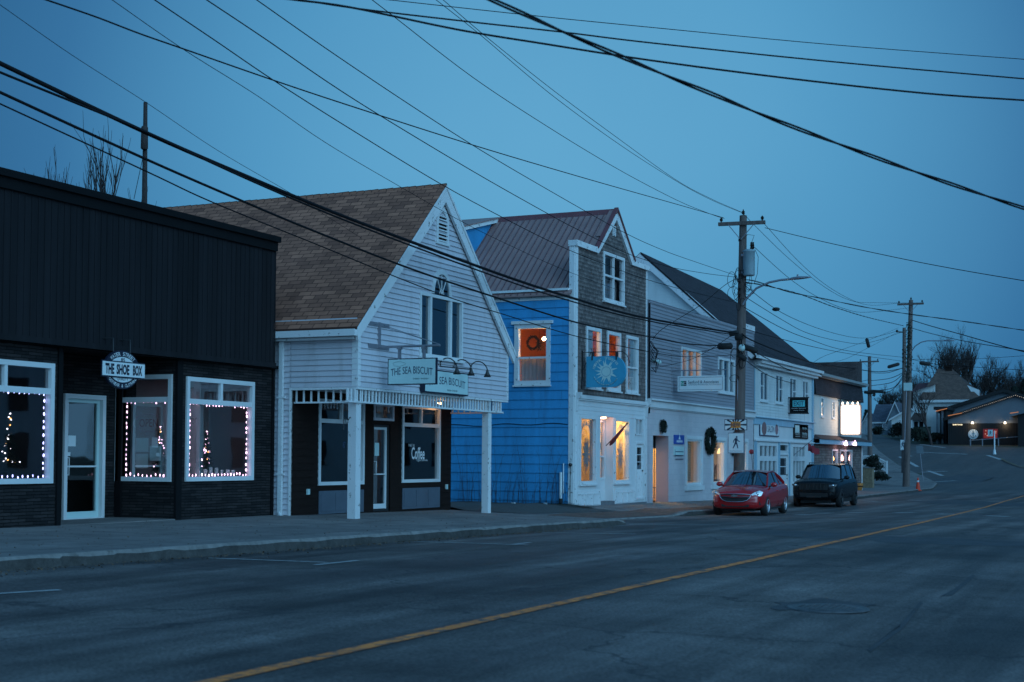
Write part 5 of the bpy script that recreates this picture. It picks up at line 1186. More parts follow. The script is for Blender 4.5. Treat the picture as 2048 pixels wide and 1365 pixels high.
    for i in range(n): z = sh[0][1]+.1+(sh[0][3]-sh[0][1]-.15)*i/n; mb.obox(P.pt((sh[0][0]+sh[0][2])/2-.08, z+.05, -.32), ((sh[0][2]-sh[0][0])/2-.2, 0, 0), (0, .004, .0), (0, .02, .045))
    mb.obj('slats', mat('sage_blind', (.26, .30, .26), .8, .1), T)
    mb = MB(); c = onY(1432, 955, D+.5); r4 = random.Random(2)
    T = thing('model_ship', 'old wooden model ship with rigging displayed in the middle office window', 'model ship', c)
    mb.prism([(c.x-.5, c.z-.1), (c.x-.42, c.z-.3), (c.x+.4, c.z-.3), (c.x+.55, c.z-.08)], PL('Y', c.y), -.1, .1); mb.obj('hull', M['brown_board'], T)
    mb = MB()
    for dx in (-.25, .05, .3): mb.tube([(c.x+dx, c.y, c.z-.2), (c.x+dx, c.y, c.z+.55)], .012, 5)
    for i in range(9): mb.tube([(c.x-.5+i*.05, c.y, c.z-.1), (c.x-.1+.02*i, c.y, c.z+.5)], .004, 3)
    mb.obj('masts', M['brown_board'], T)
    # wreaths
    for i, (px, py, R, r, lab) in enumerate(((1327, 853, .16, .085, 'small round green wreath above the office entrance'), (1421, 882, .42, .12, 'large green wreath between the two lit office windows'), (1470, 888, .40, .11, 'large green wreath mostly hidden behind the utility pole'))):
        c = onY(px, py, D-.10); T = thing('wreath', lab, 'wreath', c, 'wreaths on the office front'); wreath_mesh(T, c, 'Y', R, r, 30+i, dens=2 if R > .2 else 1)
        T.scale = (1, 1, 1)
    # plaques
    r = P.rect(1347, 870, 1366, 890); T = thing('blue_plaque', 'blue plaque with small figures above a white plaque by the office door', 'sign', P.pt(r[0], r[1]))
    mb = MB(); mb.pbox(P, r[0], r[1]+.02, r[2], r[3], 0, .05); mb.obj('board', mat('royal_blue_board', (.02, .08, .35), .5, .05), T)
    mb = MB(); uc = (r[0]+r[2])/2
    for k in range(5): mb.prism([(uc-.28+k*.14+.05*math.cos(a*.9), r[1]+.12+.05*math.sin(a*.9)) for a in range(7)], P, .05, .055)
    mb.prism([(uc+.05*math.cos(a*.9), r[1]+.38+.05*math.sin(a*.9)) for a in range(7)], P, .05, .055); mb.prism([(uc-.12, r[1]+.19), (uc+.12, r[1]+.19), (uc, r[1]+.34)], P, .05, .054); mb.obj('emblem', M['sign_white'], T)
    r2 = P.rect(1347, 891, 1366, 911); T = thing('white_plaque', 'white notice plaque under the blue plaque by the office door', 'sign', P.pt(r2[0], r2[1]))
    mb = MB(); mb.pbox(P, r2[0], r2[1], r2[2], r2[3]-.04, 0, .04); mb.obj('board', M['sign_blue'], T); mb = MB()
    for k in range(3): mb.pbox(P, r2[0]+.12, r2[3]-.25-k*.14, r2[2]-.08, r2[3]-.22-k*.14, .04, .044)
    mb.pbox(P, r2[0]+.05, r2[3]-.45, r2[0]+.08, r2[3]-.15, .04, .044); mb.obj('text_lines', M['ink'], T)
    # hanging office sign
    tx = P.uz(1343, 742)[0]; S = PL('X', tx); za = onX(1343, 742, tx).z; ye = onX(1456, 741, tx).y
    T = thing('office_sign', 'long white hanging sign reading Sanford & Associates in front of the grey siding', 'sign', (tx, D, za))
    r = (onX(1448.5, 770, tx).y, onX(1400, 783, tx).z, onX(1356, 770, tx).y, onX(1400, 752, tx).z)
    mb = MB(); mb.pbox(S, r[0], r[1], r[2], r[3], -.04, .04); mb.obj('board', M['sign_white'], T)
    mb = MB(); frame(mb, S, (r[0]+.05, r[1]+.05, r[2]-.05, r[3]-.05), .012, .0405, .044); mb.obj('border', M['ink'], T)
    W = r[2]-r[0]; H = r[3]-r[1]; mb = MB(); put_text(mb, 'Sanford & Associates', S.pt(r[2]-W*.56, r[1]+H*.60, .045), S.right(), Z0, 0, w=W*.66, h=H*.20, bold=.01); put_text(mb, 'CHARTERED PROFESSIONAL ACCOUNTANTS', S.pt(r[2]-W*.59, r[1]+H*.42, .045), S.right(), Z0, 0, w=W*.70, h=H*.08); mb.obj('lettering', mat('grey_ink', (.10, .13, .16), .6, .05), T)
    mb = MB(); a = r[2]-W*.07; mb.pbox(S, a-W*.06, r[1]+H*.36, a, r[1]+H*.68, .041, .045); mb.obj('green_square', mat('logo_green', (.02, .30, .22), .5, .05), T)
    mb = MB(); mb.pbox(S, a-W*.12, r[1]+H*.36, a-W*.061, r[1]+H*.68, .041, .045); mb.obj('navy_square', M['navy'], T)
    mb = MB(); put_text(mb, 'NC', S.pt(a-W*.06, r[1]+H*.52, .047), S.right(), Z0, 0, w=W*.1, h=H*.2); mb.obj('logo_letters', M['sign_white'], T)
    mb = MB(); mb.tube([(tx, D, za), (tx, ye, za)], .022, 6); mb.tube([(tx, D-.02, za-.9), (tx, D-.02, za+.9)], .015, 5); mb.tube([(tx, D, za+.8), (tx, D-1.4, za)], .006, 4)
    for px in (1367, 1438): y = onX(px, 745, tx).y; mb.box((tx-.02, y-.03, r[3]-.0), (tx+.02, y+.03, za+.02))
    mb.obj('bracket', M['steel'], T)
    # power entry at the corner with loops of cable
    u, z = t0+.28, P.uz(1308, 716)[1]; T = thing('service_entrance', 'tangle of black service cables with a small pale lamp at the office corner', 'service cables', P.pt(u, z))
    mb = MB(); r8 = random.Random(6)
    for k in range(7):
        a = P.pt(u-.1+r8.uniform(-.1, .1), z+r8.uniform(-.1, .7), .08); mb.tube([a, a+Vector((.08, -.08, -.2)), a+Vector((.22+.06*k, -.12, -.30)), a+Vector((.2, -.1, -.6-.03*k)), a+Vector((0, -.02, -.6))], .012, 5)
    mb.tube([P.pt(u-.15, z-2, .05), P.pt(u-.15, z+1.9, .05)], .03, 6); mb.obj('cables', M['cable'], T)
    mb = MB(); c = P.uz(1308, 722); mb.pbox(P, c[0]-.3, c[1]-.03, c[0]+.2, c[1]+.03, .02, .1); mb.lathe(P.pt(c[0]+.2, c[1], .12), [(.03, .05), (.09, -.03), (.08, -.1), (0, -.12)], 10); mb.obj('corner_lamp', M['sign_blue'], T)
# ================================================================ 5. white salon building with the big dark roof
def salon():
    D = 17.0; P = PL('Y', D); t0 = P.uz(1508, 800)[0]; t1 = P.uz(1626, 800)[0]; z0 = gz(66, D)-.15
    B = thing('white_salon', 'white clapboard two-storey shop with a big dark gable roof', 'shop', ((t0+t1)/2, D, z0))
    za = onX(1285, 506, t0-.8).z; ya = onX(1285, 506, t0-.8).y; tg = t0-.8
    ze = PL('Y', D-.3).uz(1637, 746)[1]+.12
    ye = D-.35; yb = 2*ya-ye
    k = (za-ze)/(ya-ye); mb = MB()
    G = PL('X', tg); t2 = t1+.35; sag = .35
    f1 = [(tg-.25, ye, ze), (t2, ye, ze), (t2, ya, za-sag), (tg-.25, ya, za)]; L = math.hypot(ya-ye, za-ze)
    mb.face(f1, [(0, 0), (t2-tg, 0), (t2-tg, L), (0, L)]); mb.face([(x, y, z-.10) for x, y, z in f1]); mb.face([f1[0], f1[3], (tg-.25, ya, za-.1), (tg-.25, ye, ze-.1)])
    mb.face([(tg-.25, yb, ze), (t2, yb, ze), (t2, ya, za-sag), (tg-.25, ya, za)], [(0, 0), (t2-tg, 0), (t2-tg, L), (0, L)]); mb.obj('roof', M['dark_roof'], B)
    mb = MB(); wall(mb, G, lambda z: D+.05 if z < ze else ye+(z-ze)/k+.05, lambda z: yb-.1 if z < ze else yb-(z-ze)/k-.05, z0, za-.12, [], lap=.13, breaks=[ze], th=.012); mb.obj('gable_wall', M['white_lap'], B)
    mb = MB(); w = .34
    mb.prism([(ye-.02, ze-.0), (ya, za-.02), (ya, za-.02-w*1.3), (ye+.2, ze-.18)], G, .02, .24); mb.prism([(yb+.02, ze), (ya, za-.02), (ya, za-.02-w*1.3), (yb-.2, ze-.18)], G, .02, .24); mb.obj('rake_board', M['worn_white'], B)
    mb = MB(); v = G.uz(1289, 532); mb.pbox(G, v[0]-.22, v[1]-.2, v[0]+.22, v[1]+.2, 0, .05)
    for i in range(5): mb.pbox(G, v[0]-.18, v[1]-.16+i*.07, v[0]+.18, v[1]-.13+i*.07, .05, .07)
    mb.obj('gable_vent', M['grey_siding'], B)
    zl = (P.uz(1508, 831)[1]+P.uz(1626, 849)[1])/2; zq = zl-.55
    ws = []
    for (a, b, yt, yb_) in ((1519, 1535, 741, 802), (1550, 1565, 748, 806), (1578, 1592, 756, 810), (1604, 1616, 762, 812)):
        ws.append((P.uz(a, 770)[0], 0, P.uz(b, 770)[0], 0))
    zt = P.uz(1519, 741)[1]; zb = P.uz(1519, 802)[1]; ws = [(a, zb, b, zt) for a, _, b, _ in ws]
    mb = MB(); wall(mb, P, t0, t1, zl, ze, ws, lap=.13, th=.02); mb.obj('clapboard', M['white_lap'], B)
    for i, q in enumerate(ws): window(B, P, q, .09, mv=[(.5, 0, 1, .10)], mh=[(.5, (0, .5)[i > 0 and 1 or 0], (.5, 1)[i > 0 and 1 or 0], .05)], frm='white', glass='glass_dim', o=(-.06, .04), curtain=[((.5, 1) if i == 0 else (0, .5))+((0, 1),)])
    room(B, P, t0+.1, zb-.1, t1-.1, zt+.1, 1.5, 'room_dark', -.25)
    mb = MB(); mb.box((t0, ye-.02, ze-.30), (t1+.3, D, ze-.16)); mb.box((tg-.2, ye-.14, ze-.16), (t2, ye-.02, ze-.03)); mb.box((t0, ye+.1, ze-.42), (t1+.1, D-.03, ze-.302)); mb.obj('cornice', M['worn_white'], B)
    mb = MB(); mb.pbox(P, t1-.12, z0, t1, ze-.4, 0, .05); mb.pbox(P, t1-.32, z0, t1-.24, ze-.4, 0, .08); mb.pbox(P, t0, zl, t0+.1, ze-.4, 0, .03); mb.obj('corner_board', M['blue_trim'], B)
    mb = MB(); mb.box((t1-.02, D+.02, z0), (t1, yb, ze)); mb.face([(t1, D, ze), (t1, ya, za-sag-.1), (t1, yb, ze)]); mb.box((t0, yb-.1, z0), (t1, yb, ze)); mb.obj('hidden_side_wall', M['white_lap'], B)
    mb = MB(); mb.pbox(P, t0-.1, zl-.32, t1+.02, zl-.02, 0, .06); mb.pbox(P, t0-.1, zl-.02, t1+.02, zl+.02, 0, .14); mb.obj('pale_blue_band', M['blue_trim'], B)
    # shop front: sign board zone, pilasters, slatted windows, door
    zs = (P.uz(1508, 880)[1]+P.uz(1626, 890)[1])/2
    d = (P.uz(1558, 930)[0], gz(67, D)+.05, P.uz(1576, 930)[0], P.uz(1558, 907)[1]); tr = (d[0], d[3]+.08, d[2], zs-.08)
    gl = (P.uz(1517, 930)[0], gz(63, D)+.55, P.uz(1552, 930)[0], zs-.12); gr = (P.uz(1584, 930)[0], gl[1], P.uz(1609, 930)[0], gl[3])
    mb = MB(); wall(mb, P, t0, t1, z0-.1, zl-.3, [d, tr, gl, gr]); mb.pbox(P, t0, zs-.0, t1, zs+.07, 0, .10); mb.obj('shop_front', M['white'], B)
    for q in (gl, gr): window(B, P, q, .08, mv=[(.25, 0, 1, .14), (.5, 0, 1, .14), (.75, 0, 1, .14)], mh=[(.66, 0, 1, .22)], frm='white', glass='glass_dim', o=(-.08, .05), sill=True)
    window(B, P, tr, .05, frm='white', glass='glass_dim', sill=False)
    mb = MB(); frame(mb, P, d, .08, -.08, .04); dr = mb.obj('door', M['white'], B); l = (d[0]+.08, d[1], d[2]-.08, d[3]-.08); h = (l[0]+.14, l[1]+.95, l[2]-.14, l[3]-.15)
    mb = MB(); wall(mb, P, l[0], l[2], l[1], l[3], [h], base=-.04); mb.pbox(P, h[0], (h[1]+h[3])/2-.02, h[2], (h[1]+h[3])/2+.02, -.04, -.025); mb.obj('leaf', M['white'], dr)
    mb = MB(); mb.face([P.pt(h[0], h[1], -.05), P.pt(h[2], h[1], -.05), P.pt(h[2], h[3], -.05), P.pt(h[0], h[3], -.05)]); mb.obj('pane', M['glass_dim'], dr)
    mb = MB(); mb.ball(P.pt(l[2]-.09, l[1]+.95, .0), .035); mb.ball(P.pt(l[2]-.09, l[1]+.78, .0), .028); mb.obj('handle', M['black_metal'], dr)
    mb = MB(); mb.pbox(P, d[2]+.06, z0, d[2]+.18, zs, 0, .07); mb.pbox(P, d[0]-.16, z0, d[0]-.04, zs, 0, .07); mb.pbox(P, t0+.05, z0, t0+.3, zs, 0, .06); mb.obj('pilaster', M['blue_trim'], B)
    room(B, P, t0+.1, z0+.1, t1-.1, zl-.35, 3, 'room_dark', -.14)
    # signs
    r = (P.uz(1518, 860)[0], P.uz(1518, 872)[1], P.uz(1556, 860)[0], P.uz(1518, 842)[1]); T = thing('salon_sign', 'white framed sign reading SALON with a round emblem at each end', 'sign', P.pt(r[0], r[1]))
    mb = MB(); mb.pbox(P, *r, 0, .05); mb.obj('frame', M['ink'], T); mb = MB(); mb.pbox(P, r[0]+.05, r[1]+.05, r[2]-.05, r[3]-.05, .051, .056); mb.obj('board', M['sign_white'], T)
    cz = (r[1]+r[3])/2; W = r[2]-r[0]; mb = MB(); mb.prism([(r[0]+W*.2+.42*math.cos(a*.3), cz+.30*math.sin(a*.3)) for a in range(21)], P, .057, .061); mb.obj('brown_oval', mat('brown_oval', (.22, .12, .12), .6, .2, 8), T)
    mb = MB(); mb.prism([(r[0]+W*.86+.28*math.cos(a*.3), cz+.24*math.sin(a*.3)) for a in range(21)], P, .057, .060); mb.obj('pink_oval', mat('pink_oval', (.30, .16, .18), .6, .3, 12), T)
    mb = MB(); put_text(mb, 'SALON', P.pt(r[0]+W*.55, cz, .06), P.right(), Z0, 0, w=W*.36, h=.30, bold=.01); mb.obj('lettering', M['ink'], T)
    r = (P.uz(1586, 860)[0], P.uz(1586, 877)[1], P.uz(1614, 860)[0], P.uz(1586, 848)[1]); T = thing('dark_notice_board', 'dark notice board with a pale panel above the salon window', 'sign', P.pt(r[0], r[1]))
    mb = MB(); mb.pbox(P, *r, 0, .06); mb.obj('board', M['dark_trim'], T); mb = MB(); W = r[2]-r[0]; H = r[3]-r[1]; mb.pbox(P, r[0]+W*.06, r[1]+H*.35, r[0]+W*.36, r[3]-.06, .061, .065); mb.obj('pale_panel', M['sign_blue'], T)
    mb = MB(); 
    for k_ in range(3): mb.pbox(P, r[0]+W*.08, r[1]+.08+k_*.09, r[0]+W*.4, r[1]+.11+k_*.09, .061, .065); mb.pbox(P, r[0]+W*.55, r[1]+.08+k_*.09, r[0]+W*.92, r[1]+.11+k_*.09, .061, .065)
    scribble(mb, P.pt(r[0]+W*.74, r[3]-.20, .066), P.right(), Z0, W*.34, .2, 3, .02); scribble(mb, P.pt(r[0]+W*.74, r[3]-.46, .066), P.right(), Z0, W*.34, .2, 3, .02)
    mb.obj('pale_text', mat('grey_text', (.3, .34, .33), .6, .05), T)
    # hanging EXIT sign
    tx = P.uz(1576, 800)[0]; S = PL('X', tx); r = (onX(1616, 810, tx).y, onX(1600, 826, tx).z, onX(1580, 810, tx).y, onX(1600, 797, tx).z)
    T = thing('exit_sign', 'black hanging sign reading EXIT in pale blue on the white clapboard', 'sign', (tx, D, r[3])); mb = MB(); mb.pbox(S, *r, -.05, .05); mb.obj('board', M['dark_trim'], T)
    mb = MB(); mb.box((tx-.04, r[0]-.05, r[3]+.0), (tx+.04, D, r[3]+.06)); mb.box((tx-.03, r[0]-.04, r[1]-.06), (tx+.03, D, r[1]-.0)); mb.obj('bracket', M['black_metal'], T)
    W = r[2]-r[0]; H = r[3]-r[1]; cy = (r[0]+r[2])/2; mb = MB(); mb.pbox(S, r[0]+W*.16, r[1]+H*.42, r[2]-W*.16, r[1]+H*.85, .051, .055); mb.obj('pale_panel', mat('aqua_panel', (.10, .50, .52), .5, .05), T)
    mb = MB(); put_text(mb, 'EXIT', S.pt(cy, r[1]+H*.64, .057), S.right(), Z0, 0, w=W*.56, h=H*.30, bold=.02); mb.obj('lettering', M['ink'], T)
    mb = MB(); scribble(mb, S.pt(cy, r[1]+H*.30, .053), S.right(), Z0, W*.8, H*.10, 8, .012); scribble(mb, S.pt(cy, r[1]+H*.16, .053), S.right(), Z0, W*.6, H*.06, 8, .008); mb.obj('small_lettering', M['sign_white'], T)
    # flags on the front
    a = onY(1586, 912, D-.03); b = onY(1625, 880, D-1.0); T = thing('salon_flag', 'two small dark red flags on a slanting pole at the salon corner', 'flag', a)
    mb = MB(); mb.tube([a, b], .016, 6); mb.obj('flagpole', M['steel'], T)
    for (t_, dz) in ((.78, 0), (.98, -.25)):
        c = a.lerp(b, t_); mb = MB(); n = 8
        pts = [[c+Vector((.09*i, -.03*i, dz+(-.03*i)+.03*math.sin(i*1.3)+(-.38 if j else 0)*(1-.05*i))) for i in range(n)] for j in (0, 1)]
        for i in range(n-1): mb.face([pts[0][i], pts[0][i+1], pts[1][i+1], pts[1][i]], sm=True); mb.face([q+Vector((0, .01, 0)) for q in (pts[0][i], pts[0][i+1], pts[1][i+1], pts[1][i])], sm=True)
        mb.obj('cloth', M['red'], T)
# ================================================================ 6. tavern with the glowing sign
def tavern():
    D = 17.0; P = PL('Y', D); t0 = P.uz(1628, 800)[0]; t1 = P.uz(1722, 800)[0]; z0 = gz(80, D)-.2
    B = thing('tavern', 'tavern with lamp-lit siding, brown upper roof and stone ground floor', 'tavern', ((t0+t1)/2, D, z0))
    PU = PL('Y', D+.0); zeL = PL('Y', D-.25).uz(1722, 766)[1]; zlow = P.uz(1722, 806)[1]; zr = atd(1660, 723, 92).z
    ye = D-.25; yr = D+3.0; mb = MB(); L = math.hypot(yr-ye, zr-zeL)
    zr = zeL+1.0; tB = t1+.3
    mb.face([(t0-.3, ye, zeL), (tB, ye, zeL), (tB-.6, yr, zr), (t0-.3, yr, zr)], [(0, 0), (tB-t0, 0), (tB-t0, L), (0, L)]); mb.face([(t0-.3, ye, zeL-.08), (tB, ye, zeL-.08), (tB-.6, yr, zr-.08), (t0-.3, yr, zr-.08)])
    mb.face([(t0-.3, 2*yr-ye, zeL), (tB, 2*yr-ye, zeL), (tB-.6, yr, zr), (t0-.3, yr, zr)]); mb.face([(tB, ye, zeL), (tB, 2*yr-ye, zeL), (tB-.6, yr, zr)], [(0, 0), (12, 0), (6, 5)]); mb.face([(t0-.3, ye, zeL), (t0-.3, 2*yr-ye, zeL), (t0-.3, yr, zr)])
    xS = t1-.6; yF = D+.35; zT = onX(1717, 723.5, xS).z; yF = onX(1717, 740, xS).y
    mb.face([(xS-.5, yF, zeL), (xS-.5, yF+12, zeL), (xS, yF+12, zT), (xS, yF, zT)], [(0, 0), (12, 0), (12, 3), (0, 3)]); mb.face([(xS-.5, yF, zeL), (xS+1.0, yF, zeL), (xS+1.0, yF, zT), (xS, yF, zT)], [(0, 0), (8, 0), (8, 3), (0, 3)]); mb.face([(xS, yF, zT), (xS+1.0, yF, zT), (xS+1.0, yF+12, zT), (xS, yF+12, zT)])
    mb.obj('roof', brickmat('brown_shingle', (.10, .075, .07), (.06, .045, .045), (.03, .02, .02), .31, .15), B)
    mb = MB(); mb.box((t0-.3, ye-.12, zeL-.14), (tB+.1, ye, zeL-.0)); mb.box((t0, ye, zeL-.2), (tB, D, zeL-.141)); mb.obj('eave_board', mat('grey_eave', (.25, .27, .27), .7, .1), B)
    mb = MB(); mb.face([(t0, D-.02, zeL-.15), (t1+.2, D-.02, zeL-.15), (t1+.2, D-.12, zlow), (t0, D-.12, zlow)], [(0, 1.5), (12, 1.5), (12, 0), (0, 0)]); mb.face([(t0, D, zlow), (t1+.2, D, zlow), (t1+.2, D-.12, zlow), (t0, D-.12, zlow)]); mb.face([(t1+.2, D-.02, zeL-.15), (t1+.2, D-.12, zlow), (t1+.2, D, zlow)]); mb.face([(t0, D-.02, zeL-.15), (t0, D-.12, zlow), (t0, D, zlow)])
    mb.obj('shingled_skirt', M['dark_roof'], B)
    zc = P.uz(1650, 872)[1]; ws = [(P.uz(a, 820)[0], P.uz(a, yb)[1], P.uz(b, 820)[0], P.uz(a, yt)[1]) for a, b, yt, yb in ((1641, 1646.5, 794, 834), (1663, 1668.5, 802, 837))]
    mb = MB(); wall(mb, P, t0, t1, zc-.1, zlow, ws, lap=.14, th=.014); mb.obj('siding', mat('cream_siding', (.62, .60, .55), .65, .06), B)
    for q in ws: window(B, P, q, .08, mh=[(.5, 0, 1, .06)], frm='white', glass='glass_dim', o=(-.05, .04))
    # ground floor
    g = [(P.uz(1664, 920)[0], z0+.8, P.uz(1675, 920)[0], zc-.7), (P.uz(1680, 920)[0], z0+.8, P.uz(1704, 920)[0], zc-.7)]
    mb = MB(); wall(mb, P, t0, t1, z0-.2, zc-.1, g); mb.obj('stone_wall', brickmat('rubble_stone', (.26, .20, .18), (.13, .10, .10), (.08, .07, .06), .35, .14, .9, .8, .012, .05), B)
    mb = MB(); mb.box((t1-.05, D+.02, z0-.2), (t1, D+12, zeL)); mb.box((t0, D+11.9, z0), (t1, D+12, zeL)); mb.obj('end_wall', mat('blue_grey_wall', (.2, .26, .28), .8, .1), B)
    for q in g:
        window(B, P, q, .09, frm='white', glass='glass', mv=[(.5, 0, 1, .06)] if q is g[1] else [], sill=True, curtain=[(0, .25, (0, 1)), (.75, 1, (0, 1))])
    room(B, P, t0+.1, z0, t1-.1, zc-.2, 3, mat('rose_wall', (.5, .22, .16), .8, .1).name and 'warm_wall', -.3)
    T = thing('window_candles', 'pair of glowing pinkish lamps inside the tavern window', 'lamp', (g[1][0], D+.3, z0+1.2))
    for px in (1684, 1700.5):
        c = onY(px, 917, D+.25); mb = MB(); mb.lathe(c, [(.03, -.16), (.09, -.12), (.11, 0), (.07, .12), (.02, .22)], 12); mb.obj('lamp_globe', emit('rose_globe', (1, .50, .45), 6), T); lamp(c+Vector((0, -.05, 0)), 7, (1, .45, .32), .1, T)
    c = onY(1667, 918, D+.25); T = thing('candle_lamp', 'small orange candle lamp in the narrow tavern window', 'lamp', c); mb = MB(); mb.lathe(c, [(.02, -.1), (.04, 0), (.01, .12)], 8); mb.obj('flame', emit('orange_flame', (1, .4, .15), 14), T); lamp(c, 4, (1, .40, .2), .05, T)
    # pent canopy
    Dc = D-.42; zf0 = PL('Y', Dc).uz(1744, 885)[1]; zf1 = PL('Y', Dc).uz(1744, 893)[1]; ta, tb = t0-.4, PL('Y', Dc).uz(1744, 890)[0]
    za_ = P.uz(1655, 871)[1]; mb = MB(); mb.face([(ta, Dc-.05, zf0), (tb, Dc-.05, zf0), (tb-1.5, D, za_), (ta+.6, D, za_)], [(0, 0), (tb-ta, 0), (tb-ta, 1.2), (0, 1.2)]); mb.face([(tb, Dc-.05, zf0), (tb, D, zf0), (tb-1.5, D, za_)]); mb.face([(ta, Dc-.05, zf0), (ta, D, zf0), (ta+.6, D, za_)])
    mb.obj('canopy_roof', mat('dark_brown_canopy', (.075, .045, .042), .9, .2), B)
    mb = MB(); mb.box((ta, Dc, zf1), (tb, Dc+.04, zf0-.01)); mb.box((ta, Dc+.04, zf1), (tb, D, zf1+.03)); mb.box((tb-.04, Dc+.04, zf1+.03), (tb, D, zf0-.01)); mb.obj('canopy_fascia', M['blue_trim'], B)
    # flood lamps under the canopy
    for i, px in enumerate((1692, 1710)):
        c = onY(px, 889, Dc-.12); T = thing('canopy_lamp', ['glowing pink lamp on the canopy edge below the left of the bright sign', 'glowing pink lamp on the canopy edge below the right of the bright sign'][i], 'lamp', c, 'canopy lamps of the tavern')
        mb = MB(); mb.lathe(c, [(.03, .20), (.06, .12), (.10, -.0), (.08, -.07), (0, -.08)], 14); mb.obj('globe', emit('pink_globe', (1, .60, .80), 5), T); mb = MB(); mb.tube([c+Vector((0, 0, .24)), c+Vector((0, .12, .3))], .02, 6); mb.obj('stem', M['black_metal'], T); lamp(c+Vector((0, -.0, -.25)), 10, (1, .55, .55), .1, T)
    # bright sign
    tx = P.uz(1676.5, 830)[0]; S = PL('X', tx); r = (onX(1723, 840, tx).y, onX(1700, 871, tx).z, onX(1681, 840, tx).y, onX(1700, 809, tx).z); 
    T = thing('glowing_sign', 'tall rounded white sign glowing overexposed on the tavern corner', 'sign', (tx, D, r[3])); W = r[2]-r[0]; e = .12
    poly = []
    for (cx, cz, a0) in ((r[0]+e, r[3]-e, 90), (r[0]+e, r[1]+e, 180), (r[2]-e, r[1]+e, 270), (r[2]-e, r[3]-e, 0)):
        for i in range(5): a = math.radians(a0+i*22.5); poly.append((cx+e*math.cos(a), cz+e*math.sin(a)))
    mb = MB(); mb.prism(poly, S, -.12, .12); mb.obj('cabinet', mat('pale_cabinet', (.35, .3, .3), .5, .05), T)
    cx, cz = (r[0]+r[2])/2, (r[1]+r[3])/2; ins = [(cx+(a-cx)*.90, cz+(b-cz)*.94) for a, b in poly]
    mb = MB(); mb.prism(ins, S, .121, .135); mb.obj('lit_face', emit('lit_sign_face', (1, .85, .68), 2.2), T)
    mb = MB(); put_text(mb, 'TAVERN', S.pt(cx, r[1]+.24, .137), S.right(), Z0, 0, w=W*.62, h=.12) if False else mb.box(S.pt(r[0]+W*.30, r[1]+.2, .136), S.pt(r[2]-W*.12, r[1]+.212, .139)); mb.obj('faint_line', emit('faint_sign_line', (.8, .75, .8), 1.2), T)
    mb = MB(); zt = r[3]+.18; mb.tube([(tx, D, zt), (tx, r[0]-.0, zt)], .03, 6); mb.tube([(tx, D-.12, zt+.1), (tx, D-.12, r[1])], .03, 6)
    for y in (r[0]+.25, r[2]-.25): mb.tube([(tx, y, zt), (tx, y, r[3])], .025, 6)
    mb.obj('bracket', M['black_metal'], T)
    # lamps along the top of the sign pointing down
    for i in range(4):
        y = r[0]+W*(.14+.24*i); mb = MB(); mb.lathe((tx-.22, y, r[3]+.02), [(.02, .1), (.05, 0), (.045, -.03), (0, -.02)], 8); mb.obj('spot_lamp', emit('spot', (1, .85, .65), 5), T)
    lamp((tx-.9, D-1.0, r[1]+.9), 38, (1, .62, .38), .4, T)
    # white corner drain and post
    mb = MB(); mb.tube([(t1-.1, D-.06, z0), (t1-.1, D-.06, zc-.3)], .05, 8); mb.obj('downspout', M['white'], B)
# ================================================================ poles and cables
def catmull(pts, n=8):
    P = [pts[0]]+list(pts)+[pts[-1]]; out = []
    for i in range(1, len(P)-2):
        for k in range(n):
            t = k/n; out.append(tuple(.5*((2*P[i][j])+(-P[i-1][j]+P[i+1][j])*t+(2*P[i-1][j]-5*P[i][j]+4*P[i+1][j]-P[i+2][j])*t*t+(-P[i-1][j]+3*P[i][j]-3*P[i+1][j]+P[i+2][j])*t**3) for j in range(2)))
    out.append(tuple(pts[-1])); return out
def cable(label, pts, d0, d1, r, twist=0, group='overhead cables', name='overhead_cable', extend=(0, 0)):
    pts = list(pts); r *= .82
    if extend[0]: a, b = pts[0], pts[1]; pts = [(a[0]-(b[0]-a[0])*extend[0], a[1]-(b[1]-a[1])*extend[0])]+pts
    if extend[1]: a, b = pts[-1], pts[-2]; pts = pts+[(a[0]+(a[0]-b[0])*extend[1], a[1]+(a[1]-b[1])*extend[1])]
    S = catmull(pts, 6); L = [0]
    for a, b in zip(S, S[1:]): L.append(L[-1]+math.hypot(b[0]-a[0], b[1]-a[1]))
    W = []
    for (x, y), l in zip(S, L):
        k = l/L[-1]; W.append(atd(x, y, 1/((1-k)/d0+k/d1)))
    mb = MB()
    if twist:
        # resample evenly and wind three conductors round each other
        D = []; tot = sum((b-a).length for a, b in zip(W, W[1:])); n = int(tot/(twist/8)); 
        seg = 0; acc = 0; cum = [0]
        for a, b in zip(W, W[1:]): cum.append(cum[-1]+(b-a).length)
        for i in range(n+1):
            s = tot*i/n
            while seg < len(cum)-2 and cum[seg+1] < s: seg += 1
            f = (s-cum[seg])/max(1e-6, cum[seg+1]-cum[seg]); D.append(W[seg].lerp(W[seg+1], min(1, f)))
        for ph in (0, 3.14):
            q = []
            for i, p in enumerate(D):
                d = (D[min(i+1, n)]-D[max(i-1, 0)]).normalized(); a = d.cross(Z0).normalized(); b = a.cross(d); th = 2*math.pi*i/8/1.0*.5+ph
                q.append(p+a*(r*math.cos(th))+b*(r*math.sin(th)))
            mb.tube(q, r*.85, 5, True)
    else: mb.tube(W, r, 6)
    return tag(mb.obj(name, M['cable']), label, 'cable', group)
def insulator(mb, c, h=.16): mb.lathe(c, [(.02, -.06), (.025, 0), (.07, .02), (.04, .06), (.07, .08), (.03, .12), (.0, h)], 8)
